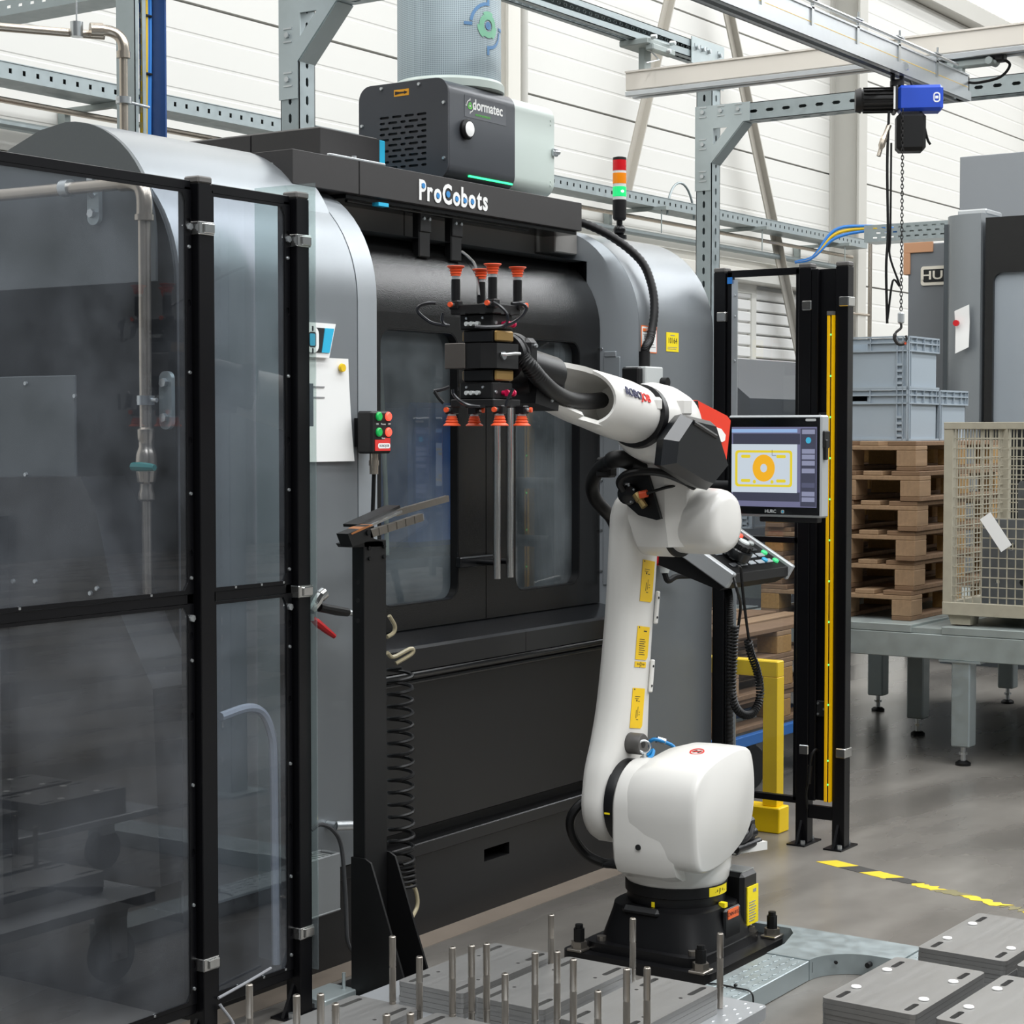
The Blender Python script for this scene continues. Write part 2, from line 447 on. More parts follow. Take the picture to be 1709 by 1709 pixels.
for x, z in ((PX1, ZA), (PX2, ZA)):
    # gusset: flat plate on the side of post and beam with a triangular window, folded brace behind
    X0_ = x - .056
    outer = [(5.205, z - .42), (5.205, z + .055), (4.86, z + .055), (4.86, z - .05), (4.90, z - .05), (5.105, z - .27), (5.105, z - .42)]
    hole = [(5.09, z - .075), (5.0, z - .075), (5.09, z - .17)]
    mb = MB(); mb.prism(outer, 'x', X0_, X0_ + .006, [hole]); g = mb.build('gusset_plate', M_brk, gt, 0)
    mb = MB(); R = [[V((xx, 4.90 - .0, z - .05)), V((xx, 5.105, z - .27))] for xx in (X0_ + .006, X0_ + .11)]
    n = V((0, -.7, -.7)) * .004
    mb.add([R[0][0], R[0][1], R[1][1], R[1][0], R[0][0] + n, R[0][1] + n, R[1][1] + n, R[1][0] + n], [(0, 1, 2, 3), (7, 6, 5, 4), (0, 4, 5, 1), (1, 5, 6, 2), (2, 6, 7, 3), (3, 7, 4, 0)])
    mb.build('brace_flange', M_brk, g, 0)
    mb = MB()
    for yy, zz in ((5.155, z + .02), (5.155, z - .16), (5.155, z - .34), (5.04, z + .02), (4.93, z + .02)):
        mb.cyl((X0_, yy, zz), (X0_ - .012, yy, zz), .012, n=6); mb.box(X0_ - .004, X0_, yy - .022, yy + .022, zz - .03, zz - .024); mb.box(X0_ - .004, X0_, yy - .022, yy + .022, zz + .024, zz + .03)
    mb.build('gusset_bolt', M_steel, g)
# bracket box where the top beam meets the far post
mb = MB(); mb.box(9.28, 9.66, 5.088, 5.094, 3.60, 3.745); mb.box(9.53, 9.66, 5.088, 5.094, 3.5, 3.6); g = mb.build('gusset_plate', M_brk, gt, 0)
mb = MB()
for x, z in ((9.33, 3.69), (9.4, 3.69), (9.47, 3.69), (9.6, 3.69), (9.6, 3.56)): mb.cyl((x, 5.088, z), (x, 5.07, z), .013, n=6); mb.box(x - .02, x - .015, 5.084, 5.088, z - .02, z + .02)
mb.build('gusset_bolt', M_steel, g)

# white runway beams of the light crane
def runway(x, label):
    t = thing('crane_runway', label, 'crane beam', (x, 3.1, 3.35))
    mb = MB(); mb.box(x - .05, x + .05, 1.0, 5.2, 3.375, 3.475, .004); mb.box(x - .058, x + .058, 1.0, 5.2, 3.469, 3.478); mb.build('web', M_beam, t)
    mb = MB(); mb.box(x - .055, x - .02, 1.0, 5.2, 3.345, 3.372, .003); mb.box(x + .02, x + .055, 1.0, 5.2, 3.345, 3.372, .003); mb.build('rail', M_alu, t)
    mb = MB(); mb.box(x - .035, x + .035, 5.09, 5.13, 3.48, 3.6, .004); mb.box(x - .12, x + .12, 5.02, 5.2, 3.595, 3.63, .006); mb.box(x - .10, x + .14, 5.0, 5.05, 3.565, 3.6, .006); mb.build('hanger', M_galvd, t)
    mb = MB(); bolts(mb, [(x - .1, 5.01, 3.63), (x + .1, 5.01, 3.63), (x + .05, 5.01, 3.58)], (0, -1, 0), .014, .03); mb.tube([(x - .09, 5.03, 3.57), (x - .04, 5.0, 3.52), (x - .14, 5.02, 3.49)], .005); mb.build('hanger_bolt', M_steel, t)
    return t
runway(8.8, 'cream crane runway beam hanging under the far gantry post, carrying the bridge'); runway(4.5, 'cream crane runway beam at the other end of the aluminium bridge')
# aluminium bridge
YB_ = 3.37
br = thing('crane_bridge', 'silver aluminium crane bridge rail with a thin yellow stripe, slung under the cream beam', 'crane beam', (6.7, YB_, 3.16))
mb = MB(); mb.prism([(YB_ - .03, 3.195), (YB_ + .03, 3.195), (YB_ + .03, 3.285), (YB_ - .03, 3.285)], 'x', 4.2, 8.86); mb.box(4.2, 8.86, YB_ - .036, YB_ + .036, 3.276, 3.284); mb.build('upper_profile', M_alu, br, 0)
mb = MB()
mb.box(4.2, 8.86, YB_ - .042, YB_ - .016, 3.155, 3.162); mb.box(4.2, 8.86, YB_ + .016, YB_ + .042, 3.155, 3.162); mb.box(4.2, 8.86, YB_ - .046, YB_ - .038, 3.155, 3.2); mb.box(4.2, 8.86, YB_ + .038, YB_ + .046, 3.155, 3.2); mb.box(4.2, 8.86, YB_ - .04, YB_ + .04, 3.188, 3.195)
mb.build('c_rail', M_alu, br, 0)
mb = MB(); mb.box(4.2, 8.86, YB_ - .0312, YB_ - .03, 3.222, 3.2235); mb.build('yellow_stripe', M_yel, br, 0)
mb = MB(); mb.cyl((4.2, YB_ - .035, 3.305), (8.7, YB_ - .035, 3.305), .008, n=8)
mb.build('cable_rod', M_steel, br)
for i, x in enumerate((5.0, 5.75, 6.2, 6.65, 7.1, 7.55, 8.0, 8.45)):
    mb = MB(); mb.box(x - .012, x + .012, YB_ - .036, YB_ - .03, 3.2, 3.31); mb.cyl((x, YB_ - .035, 3.29), (x, YB_ - .035, 3.345), .005); mb.box(x - .035, x + .035, YB_ - .045, YB_ - .025, 3.312, 3.318); mb.build('rod_clip', M_steel, br)
mb = MB(); mb.box(8.862, 8.875, YB_ - .03, YB_ + .03, 3.16, 3.275); mb.build('end_cap', M_blackg, br)
mb = MB()
for x in (8.8, 4.5):
    mb.box(x - .03, x + .03, YB_ - .2, YB_ + .16, 3.305, 3.34, .006); mb.box(x - .02, x + .02, YB_ - .03, YB_ + .03, 3.28, 3.31)
    for yy in (-.17, .13, .02): mb.cyl((x - .05, YB_ + yy, 3.32), (x + .05, YB_ + yy, 3.32), .018)
mb.build('carriage', M_galvd, br)
mb = MB(); mb.tube(spline([(8.8, YB_ - .22, 3.33), (8.82, YB_ - .25, 3.3), (8.83, YB_ - .2, 3.25), (8.86, YB_ - .08, 3.24), (8.87, YB_ - .02, 3.25)]), .007); mb.cbox((8.8, YB_ - .2, 3.335), (.06, .07, .04), .008); mb.build('end_switch', M_rubber, br)
# chain hoist hanging from the bridge
hx = at(1497, 150, Y=YB_).x
hs = thing('chain_hoist', 'blue and black electric chain hoist hanging from the aluminium bridge above the crates', 'hoist', (hx, YB_, 3.0))
M_hblue = mat('blue_hoist_cover', '2149b8', .35); M_hblk = mat('black_ribbed_motor', '232222', .45)
hz = at(1500, 168, Y=YB_).z
mb = MB()
mb.prism(rrect(-.05 + YB_, .05 + YB_, hz - .05, hz + .05, .012), 'x', hx - .01, hx + .01)
mb = MB(); Mh = T((hx, YB_, hz)) @ Matrix.Rotation(R_(-62), 4, 'Z'); mb.M = Mh     # long axis about square to the view
mb.box(.0, .20, -.055, .055, -.058, .058, .014); mb.build('blue_cover', M_hblue, hs)
mb = MB(); mb.M = Mh
mb.prism(rrect(.155, .185, -.022, .022, .012), 'y', -.0565, -.055, [rrect(.16, .18, -.016, .016, .008)]); mb.box(.163, .177, -.0565, -.055, -.006, .006); mb.build('maker_badge', M_white, hs)
mb = MB(); mb.M = Mh; mb.box(-.02, .0, -.06, .06, -.06, .06, .006); mb.cyl((-.02, 0, 0), (-.16, 0, 0), .05, n=20)
for i in range(16):
    a = 2 * math.pi * i / 16; mb.M = Mh @ Matrix.Rotation(a, 4, 'X'); mb.box(-.15, -.02, -.003, .003, .045, .058)
mb.M = Mh; mb.cyl((-.16, 0, 0), (-.185, 0, 0), .058, .05, n=20); mb.build('motor', M_hblk, hs)
mb = MB(); mb.M = Mh; mb.box(-.02, -.012, -.062, -.06, -.05, .05); mb.build('rating_plate', M_paper, hs)
mb = MB(); mb.M = Mh; mb.box(-.005, .125, -.06, .05, -.235, -.065, .016); mb.build('chain_bag', M_rubber, hs)
mb = MB(); mb.M = Mh; mb.box(-.03, .03, -.02, .02, .058, .09, .005); mb.cyl((-.02, 0, .09), (-.02, 0, .14), .01); mb.cyl((.02, 0, .09), (.02, 0, .14), .01); mb.build('suspension_bracket', M_hblk, hs)
mb = MB(); mb.M = Mh
for dx in (-.03, .03):
    for dy in (-.03, .03): mb.cyl((dx, dy - .008, .142), (dx, dy + .008, .142), .018)
mb.box(-.05, .05, -.02, .02, .13, .15, .004); mb.build('trolley', M_steel, hs)
zc0 = hz - .06; zc1 = at(1495, 525, Y=YB_).z; mb = MB(); cxp = V((hx, YB_, 0)) + Matrix.Rotation(R_(-62), 3, 'Z') @ V((.02, -.07, 0))
nl = int((zc0 - zc1) / .016)
for i in range(nl):
    z = zc0 - i * .016; a = (i % 2) * math.pi / 2 + .5
    ring = [V((cxp.x + math.cos(t) * .006 * math.cos(a), cxp.y + math.cos(t) * .006 * math.sin(a), z + math.sin(t) * .0115)) for t in [2 * math.pi * k / 6 for k in range(7)]]
    mb.tube(ring, .0022, 4, False)
mb.build('load_chain', M_hblk, hs)
mb = MB(); mb.cbox((cxp.x, cxp.y, zc1 - .02), (.03, .025, .05), .006); hb = mb.build('hook_block', M_alu, hs)
hk = [(0, -.045), (0, -.065), (-.022, -.085), (-.028, -.11), (-.012, -.134), (.012, -.134), (.026, -.115), (.022, -.098)]
mb = MB(); mb.tube(spline([(cxp.x + .561 * a, cxp.y - .828 * a, zc1 + b) for a, b in hk], 5), [.006] * 12 + [.009] * 16 + [.005] * 8, 8); mb.build('hook', M_hblk, hs)
M_orr = mat('orange_red_paint', 'd8502c', .4)
mb = MB(); mb.tube([(cxp.x + .561 * a, cxp.y - .828 * a, zc1 + b) for a, b in ((.014, -.136), (.02, -.128))], .0092, 8); mb.build('hook_tip', M_orr, hs)
ex = V((hx, YB_, 0)) + Matrix.Rotation(R_(-62), 3, 'Z') @ V((-.04, -.06, 0))
mb = MB(); zb = at(1485, 540, Y=YB_).z
mb.tube(spline([(ex.x, ex.y, hz - .06), (ex.x - .005, ex.y + .004, hz - .3), (ex.x, ex.y, hz - .6), (ex.x - .005, ex.y + .005, zb + .25), (ex.x, ex.y, zb)], 6), .0065, 8)
mb.tube(spline([(ex.x + .01, ex.y - .008, hz - .2), (ex.x + .004, ex.y - .01, hz - .6), (ex.x + .006, ex.y - .008, zb + .3), (ex.x + .03, ex.y - .045, zb + .17), (ex.x + .012, ex.y - .02, zb + .19), (ex.x + .004, ex.y, zb + .02)], 6), .005, 8)
mb.build('control_cable', M_rubber, hs)
mb = MB(); mb.tube(spline([(ex.x + .005, ex.y, hz - .12), (ex.x - .015, ex.y + .02, hz - .19), (ex.x - .03, ex.y + .035, hz - .26)]), [.012] * 5 + [.016] * 4 + [.01] * 4); mb.build('strain_relief', M_stain, hs)
mb = MB(); mb.tube(spline([(hx + .01, YB_ - .06, hz + .08), (hx + .03, YB_ - .1, hz - .05), (hx + .06, YB_ - .12, hz - .17), (hx + .075, YB_ - .13, hz - .2)]), .006); mb.build('power_cable', M_rubber, hs)

# cable trays
def tray_front(name, x0, x1, y, z0, z1, pitch, label, rows=1, parent=None):
    t = thing(name, label, 'cable tray', ((x0 + x1) / 2, y, z0))
    mb = MB(); n = int((x1 - x0) / pitch) - 1; h = (z1 - z0)
    holes = []
    for r in range(rows):
        zz = z0 + h * (r + .5) / rows
        holes += [slot(x0 + pitch * (i + .8 + .5 * (r % 2)), zz, pitch * .5, h / rows * .32, 0, 1) for i in range(n)]
    mb.prism([(x0, z0), (x1, z0), (x1, z1), (x0, z1)], 'y', y, y + .003, holes); mb.build('slotted_side', M_galv, t, 0)
    mb = MB(); mb.box(x0, x1, y + .02, y + .15, z0, z1 - .012); mb.build('slot_filler', M_rubber, t, 0)  # dark box added behind the slots so they look dark, not real cables
    mb = MB(); mb.box(x0, x1, y, y + .2, z0 - .003, z0); mb.box(x0, x1, y + .197, y + .2, z0, z1); mb.box(x0, x1, y - .004, y + .004, z1, z1 + .004); mb.build('channel', M_galv, t, 0)
    return t
zt = at(1435, 412, Y=7.05).z
tr = tray_front('cable_tray', 6.0, 16.2, 7.05, zt, zt + .075, .085, 'long slotted galvanised cable tray running along the white wall behind the gantry')
for px in (180, 600, 1075, 1245, 1385):
    p = at(px, 300, Y=7.15); mb = MB(); mb.box(p.x - .02, p.x + .02, 6.95, 7.49, zt - .03, zt - .004); mb.box(p.x - .02, p.x + .02, 7.44, 7.49, zt - .12, zt - .03); mb.cyl((p.x, 7.0, zt - .03), (p.x, 7.0, zt - .2), .005); mb.build('bracket', M_galvd, tr, 0)
a = at(1442, 400, Y=6.6); zt2 = a.z - .02
tr2 = thing('cable_tray', 'wide perforated cable tray running towards the second milling machine', 'cable tray', (a.x, 6.6, zt2))
xx = a.x; mb = MB(); holes = [slot(y, zt2 + dz, .05, .012, 0, 1) for k, dz in enumerate((.03, .07, .11)) for y in [6.5 - .075 * i - .03 * (k % 2) for i in range(28)]]
mb.prism([(4.2, zt2), (6.6, zt2), (6.6, zt2 + .14), (4.2, zt2 + .14)], 'x', xx, xx + .003, holes); mb.build('slotted_side', M_galv, tr2, 0)
mb = MB(); mb.box(xx, xx + .25, 4.2, 6.6, zt2 - .003, zt2); mb.build('channel', M_galv, tr2, 0)
mb = MB(); mb.box(xx + .02, xx + .06, 4.2, 6.3, zt2, zt2 + .125); mb.build('slot_filler', M_galvd, tr2, 0)  # plain box added behind the slots to hide the bright wall
M_cabb = mat('blue_cable', '2b78c6', .45); M_caby = mat('yellow_cable', 'd8b21c', .45)
for k, (m_, nm) in enumerate(((M_cabb, 'blue'), (M_caby, 'yellow'), (M_cabb, 'dark blue'))):
    o_ = .035 * k; mb = MB(); mb.tube(spline([(xx + .08, 5.6, zt2 + .03 + o_ * .3), (xx + .08, 6.3, zt2 + .08 + o_ * .3), (xx + .07, 6.62, zt2 + .1 + o_ * .6), (xx - .05, 6.85, zt2 + .04 + o_), (xx - .16, 7.0, zt2 - .12), (xx - .2, 7.15, zt2 - .16)]), .014, 8)
    mb.build('looping_cable', m_, tr2)
# thin conduit hoop over the wall tray
mb = MB(); c = at(1136, 341, Y=7.1); rr = .21
mb.tube([(c.x + rr * math.cos(t), 7.1, c.z - .1 + rr * 1.25 * math.sin(t)) for t in [math.pi * k / 16 for k in range(17)]], .009)
solo(mb, 'conduit_hoop', M_galv, 'thin grey cable hoop arching over the wall cable tray by the gantry post', 'conduit')
# wall pipes below the tray
for k, (pa, r, m_) in enumerate((((1162, 381), .016, M_stain), ((1161, 401), .026, M_galv))):
    z = at(*pa, Y=7.2).z; mb = MB(); mb.cyl((5.5, 7.2 + .1 * k, z), (16.2, 7.2 + .1 * k, z), r, n=10)
    solo(mb, 'wall_pipe', m_, ('thin stainless pipe hung under the wall cable tray', 'thicker grey pipe fixed low under the wall cable tray')[k], 'pipe')
a = at(875, 100, Y=7.0); mb = MB(); mb.cyl((a.x, 7.0, 2.4), (a.x, 7.0, 9.0), .025, n=12); mb.cyl((a.x, 7.0, 3.5), (a.x, 7.0, 3.53), .033, n=12); solo(mb, 'riser_pipe', M_wallgrey, 'grey vertical riser pipe on the wall behind the filter cylinder', 'pipe')
p = at(0, 14, Y=6.2); q = at(110, -4, X=p.x); t = thing('cable_tray', 'short perforated tray hung high above the stainless pipe', 'cable tray', (p.x, q.y, p.z))
mb = MB(); mb.prism([(q.y - .6, p.z - .03), (6.6, p.z - .03), (6.6, p.z + .03), (q.y - .6, p.z + .03)], 'x', p.x, p.x + .003, [slot(q.y - .5 + .07 * i, p.z, .035, .012, 0, 1) for i in range(int((6.6 - q.y) / .07) + 6)]); mb.build('slotted_side', M_galv, t, 0)
mb = MB(); mb.box(p.x, p.x + .15, q.y - .6, 6.6, p.z - .033, p.z - .03); mb.build('channel', M_galv, t, 0)
mb = MB(); mb.cyl((p.x + .07, 6.4, p.z - .03), (p.x + .07, 6.4, 9.2), .005); mb.build('hanger_rod', M_steel, t)
# small drop pipe with dark clamps near the fence post
a = at(1444, 430, Y=7.25); mb = MB(); mb.tube([(a.x, 7.2, a.z + .15), (a.x, 7.2, .9)], .02, 8); mb.tube([(a.x - 1.0, 7.2, at(1440, 525, Y=7.2).z), (a.x, 7.2, at(1440, 525, Y=7.2).z)], .012, 8)
solo(mb, 'drop_pipe', M_stain, 'slim vertical pipe dropping down the white wall behind the light curtain post', 'pipe')

# vertical cable tray with yellow and blue cables
a = at(226, 200, Y=5.3); b = at(270, 200, Y=5.3)
vt = thing('cable_riser', 'vertical cable tray behind the machine hood holding yellow and blue cables', 'cable tray', (a.x, 5.3, 0))
xa, xb = a.x, b.x; w_ = xb - xa
mb = MB(); mb.prism([(xa, .0), (xa + w_ * .42, .0), (xa + w_ * .42, 4.0), (xa, 4.0)], 'y', 5.3, 5.303, [slot(xa + .03, z, .03, .009, math.pi / 2, 1) for z in [.1 + .06 * i for i in range(64)]]); mb.box(xa, xa + .003, 5.3, 5.4, 0, 4); mb.build('side_flange', M_galv, vt, 0)
M_trb = mat('blue_coated_steel', '2b4f86', .4, .1)
mb = MB(); mb.prism([(xa + w_ * .6, .0), (xb, .0), (xb, 4.0), (xa + w_ * .6, 4.0)], 'y', 5.36, 5.363, [slot(xa + w_ * .82, z, .035, .008, math.pi / 2, 1) for z in [.1 + .06 * i for i in range(64)]] + [slot(xa + w_ * .7, z, .035, .006, math.pi / 2, 1) for z in [.13 + .06 * i for i in range(64)]]); mb.box(xb, xb + .008, 5.28, 5.4, 0, 4); mb.build('blue_back', M_trb, vt, 0)
for k, (f, m_) in enumerate(((.46, M_caby), (.53, M_galv), (.58, M_caby), (.66, M_cabb), (.72, M_cabb))):
    mb = MB(); mb.tube(spline([(xa + w_ * f, 5.33, 4.0), (xa + w_ * f + .004 * (-1) ** k, 5.325, 3.2), (xa + w_ * f, 5.33, 2.6), (xa + w_ * f - .003, 5.33, 1.6), (xa + w_ * f, 5.33, 0.02)]), .009 if k != 1 else .006, 6); mb.build('cable', m_, vt)
for z in (at(250, 25, Y=5.3).z, at(250, 122, Y=5.3).z): mb = MB(); mb.cbox((xa + w_ * .6, 5.325, z), (w_ * .3, .03, .008), .002); mb.build('cable_tie', M_rubber, vt)
# stainless pipe with elbow in front of the riser
a = at(207, 215, Y=5.22); z1 = at(196, 50, Y=5.22).z
sp = thing('stainless_pipe', 'stainless steel pipe with elbow fittings hung above the machine hood', 'pipe', (a.x, 5.22, 0))
xs = a.x
mb = MB(); mb.cyl((xs, 5.22, .0), (xs, 5.22, z1 - .07), .016, n=12); mb.cyl((xs - .02, 5.3, z1 - .01), (xs - 2.0, 6.4, z1 - .04), .016, n=12); mb.build('pipe_run', M_stain, sp)
mb = MB(); mb.tube(spline([(xs, 5.22, z1 - .1), (xs, 5.22, z1 - .05), (xs - .012, 5.235, z1 - .015), (xs - .045, 5.26, z1), (xs - .1, 5.29, z1 - .005)], 5), .021, 12)
for p, q in (((xs, 5.22, z1 - .1), (xs, 5.22, z1 - .075)), ((xs - .06, 5.265, z1), (xs - .1, 5.29, z1 - .003))): mb.cyl(p, q, .026, n=12)
mb.build('elbow', M_stain, sp)
mb = MB()
for p, q in (((xs, 5.22, z1 - .27), (xs, 5.22, z1 - .245)),): mb.cyl(p, q, .03, n=12)
mb.cyl((xs - .03, 5.22, z1 - .257), (xs + .16, 5.25, z1 - .257), .006); mb.build('pipe_clamp', M_steel, sp)
mb = MB(); mb.cyl((xs - .13, 5.33, z1 - .03), (xs - .13, 5.33, z1 + .025), .024); mb.cyl((xs - .13, 5.33, z1 + .02), (xs - .13, 5.33, z1 + .6), .003); mb.build('pipe_clamp', M_steel, sp)
# ================================================================ milling machine
M_silver = mat('silver_metallic_lacquer', '8d9296', .34, .55, var=.03, scale=3, bump=.1, bscale=1200)
M_silverl = mat('light_silver_lacquer', 'a5abb0', .36, .45, var=.02, bump=.1, bscale=1200)
M_greyside = mat('textured_grey_paint', '54595b', .5, .1, var=.06, scale=200, bump=.06, bscale=700)
M_mblack = mat('black_textured_enamel', '131313', .2, var=.1, scale=120, bump=.4, bscale=330)
M_mbase = mat('satin_black_base', '131314', .36, var=.1, scale=20, bump=.05, bscale=500)
M_cyan = mat('cyan_lacquer', '2fb4dc', .4)
M_hdr = mat('dark_grey_header', '8f8d8a', .45, var=.06)
def glass_mat(name, tint, haze, rough=.02, hvar=0.0, hcol=(.5, .55, .6)):
    """clear sheet: tinted transmission, mirror reflection by Fresnel, a pale haze mixed in as diffuse colour"""
    M = bpy.data.materials.new(name); M.use_nodes = True; nt = M.node_tree; N = nt.nodes; L = nt.links
    out = N['Material Output']; N.remove(N['Principled BSDF'])
    tr = N.new('ShaderNodeBsdfTransparent'); tr.inputs[0].default_value = (*tint, 1)
    gl = N.new('ShaderNodeBsdfGlossy'); gl.inputs['Roughness'].default_value = rough; gl.inputs[0].default_value = (1, 1, 1, 1)
    fr = N.new('ShaderNodeFresnel'); fr.inputs[0].default_value = 1.58
    ge = N.new('ShaderNodeNewGeometry'); sb = N.new('ShaderNodeMath'); sb.operation = 'SUBTRACT'; sb.inputs[0].default_value = 1.0; L.new(ge.outputs['Backfacing'], sb.inputs[1])
    mu = N.new('ShaderNodeMath'); mu.operation = 'MULTIPLY'; L.new(fr.outputs[0], mu.inputs[0]); L.new(sb.outputs[0], mu.inputs[1])
    m1 = N.new('ShaderNodeMixShader'); L.new(mu.outputs[0], m1.inputs[0]); L.new(tr.outputs[0], m1.inputs[1]); L.new(gl.outputs[0], m1.inputs[2])
    df = N.new('ShaderNodeBsdfDiffuse'); df.inputs[0].default_value = (*hcol, 1)
    tc = N.new('ShaderNodeTexCoord'); ns = N.new('ShaderNodeTexNoise'); ns.inputs['Scale'].default_value = 3.5; ns.inputs['Detail'].default_value = 8
    L.new(tc.outputs['Object'], ns.inputs['Vector'])
    mr = N.new('ShaderNodeMapRange'); mr.inputs[1].default_value = .35; mr.inputs[2].default_value = .7; mr.inputs[3].default_value = max(0, haze - hvar); mr.inputs[4].default_value = haze + hvar
    L.new(ns.outputs[0], mr.inputs[0])
    m2 = N.new('ShaderNodeMixShader'); L.new(mr.outputs[0], m2.inputs[0]); L.new(m1.outputs[0], m2.inputs[1]); L.new(df.outputs[0], m2.inputs[2]); L.new(m2.outputs[0], out.inputs['Surface'])
    return M
M_mwin = glass_mat('machine_window_glass', (.72, .8, .84), .075, .02, .05, (.5, .54, .56))
mc = thing('milling_machine', 'large silver and black enclosed milling machine with two sliding doors behind the robot', 'machine', (5.0, 4.4, 0))
ZB = .30
def prof(yf, zt, ry, rz, yb, zb=ZB, n=14):
    pts = [(yb, zb), (yf, zb)]
    for i in range(n + 1):
        t = math.pi / 2 * i / n; pts.append((yf + ry - ry * math.cos(t), zt - rz + rz * math.sin(t)))
    pts.append((yb, zt)); return pts
XL, X0, X0b, XRi, XF, XE = 3.56, 4.292, 4.426, 5.886, 5.906, 6.47
PO = prof(3.45, 2.30, .34, .36, 5.0); PI = prof(3.485, 2.30, .30, .35, 5.0); PR = prof(3.507, 2.30, .30, .35, 5.0)
def ring(p, x): return [V((x, y, z)) for y, z in p]
mb = MB(); mb.loft([ring(PO, XL + .004), ring(PO, X0 - .003)]); mb.build('left_hood', M_silver, mc, 25)
mb = MB(); mb.loft([ring(PO, X0 + .002), ring(PI, X0b)]); mb.build('left_door_surround', M_silverl, mc, 25)
mb = MB(); mb.loft([ring(PO, XF + .0), ring(PO, XE)]); mb.build('right_hood', M_silver, mc, 25)
mb = MB(); mb.loft([ring(PR, XRi), ring(PO, XF - .002)]); mb.build('right_door_surround', M_silverl, mc, 25)
# left end panel and its raised service door, rear drum of the hood
mb = MB(); mb.prism([(y + (.012 if y < 4.9 else 0), z - (.01 if z > 2.2 else 0)) for y, z in PO], 'x', XL - .004, XL + .004); sp_ = mb.build('side_panel', M_greyside, mc, 25)
arc = [(3.52, 1.95)] + [(3.85 - .33 * math.cos(t), 2.058 + .33 * math.sin(t)) for t in [math.pi / 2 * i / 14 for i in range(15)]] + [(3.95, 2.375), (4.07, 2.335), (4.2, 2.27), (4.35, 2.18), (4.5, 2.05), (4.5, 1.95)]
mb.prism(arc, 'x', XL - .012, XL); mb.build('drum_end', M_greyside, sp_, 25)
mb = MB(); mb.prism([(y, z) for y, z in arc], 'x', XL + .001, X0 - .004); mb.build('hood_drum', M_silver, mc, 25)
a = at(131, 626, X=XL); b = at(0, 800, X=XL)
mb = MB(); mb.box(XL - .014, XL - .004, a.y, a.y + .62, b.z - .3, a.z, .003); mb.build('service_door', M_greyside, sp_)
mb = MB(); bolts(mb, [at(126, 661, X=XL - .014), at(44, 792, X=XL - .014), at(44, 640, X=XL - .014)], (-1, 0, 0), .007, .006); mb.build('door_screw', M_steel, sp_)
# dark block added on the side to darken the view through the pane
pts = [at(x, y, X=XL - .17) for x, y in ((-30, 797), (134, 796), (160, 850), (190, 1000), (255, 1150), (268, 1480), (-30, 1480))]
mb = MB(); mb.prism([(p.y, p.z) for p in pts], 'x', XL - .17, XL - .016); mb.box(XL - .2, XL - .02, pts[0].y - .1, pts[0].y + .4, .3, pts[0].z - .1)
M_sideblock = mat('charcoal_side_block', '111214', .4, var=.1); mb.build('dark_side_block', M_sideblock, sp_, 20)
mb = MB(); bolts(mb, [at(x, y, X=XL - .17) for x, y in ((23, 970), (60, 970), (152, 990), (163, 982))], (-1, 0, 0), .007, .006); mb.build('side_block_bolt', M_steel, sp_)
# rounded upper rear block of the roof
mb = MB(); mb.box(3.6, 6.46, 4.2, 5.05, .3, 2.28); mb.build('rear_cabinet', M_silver, mc)
# doors: flat lower leaf with window opening, curved top
XD = 5.157; YD = 3.60
PD = [(YD + .27 - .27 * math.cos(math.pi / 2 * i / 12), 1.93 + .28 * math.sin(math.pi / 2 * i / 12)) for i in range(13)]
wins = ((4.588, 5.0, 1.012, 1.88), (5.331, 5.745, 1.012, 1.88))
for k, (xa, xb) in enumerate(((X0b + .002, XD - .002), (XD + .002, XRi - .004))):
    w = wins[k]; mb = MB(); hole = rrect(w[0], w[1], w[2], w[3], .05, 5)
    mb.prism([(xa, .935), (xb, .935), (xb, 1.93), (xa, 1.93)], 'y', YD, YD + .03, [hole])
    R = [[V((x, y, z)) for y, z in PD] for x in (xa, xb)]; mb.loft(R, False, False)
    dr = mb.build('sliding_door', M_mblack, mc, 30)
    mb = MB(); mb.prism(rrect(w[0] - .012, w[1] + .012, w[2] - .012, w[3] + .012, .05, 5), 'y', YD + .031, YD + .037); mb.build('window_pane', M_mwin, dr)
    mb = MB(); mb.prism(rrect(w[0], w[1], w[2], w[3], .05, 5), 'y', YD + .001, YD + .03, [rrect(w[0] + .004, w[1] - .004, w[2] + .004, w[3] - .004, .047, 5)]); mb.build('window_seal', M_rubber, dr)
# chrome pull bars
for x in (5.075, 5.151):
    mb = MB(); mb.cyl((x, 3.5, 1.078), (x, 3.5, 1.78), .0125, n=18); hb_ = mb.build('pull_bar', M_chrome, mc)
    mb = MB()
    for z in (1.13, 1.73): mb.cyl((x, 3.5, z), (x, YD, z), .009)
    mb.build('bar_standoff', M_blackg, hb_)
mb = MB(); mb.box(4.98, 5.2, 3.575, YD, 1.115, 1.15, .004); mb.build('bar_bracket', M_blackg, mc)
# header strip behind the opener beam
mb = MB(); mb.box(X0b, 4.95, 3.785, 3.80, 2.195, 2.30); mb.box(4.957, 5.18, 3.785, 3.80, 2.195, 2.3); mb.box(5.187, 5.73, 3.785, 3.80, 2.195, 2.3); mb.box(X0b, 5.9, 3.79, 3.86, 2.19, 2.299); mb.build('header_panel', M_hdr, mc)
mb = MB(); mb.box(5.735, XRi, 3.70, 3.85, 2.205, 2.3, .004); mb.build('header_block', M_hdr, mc)
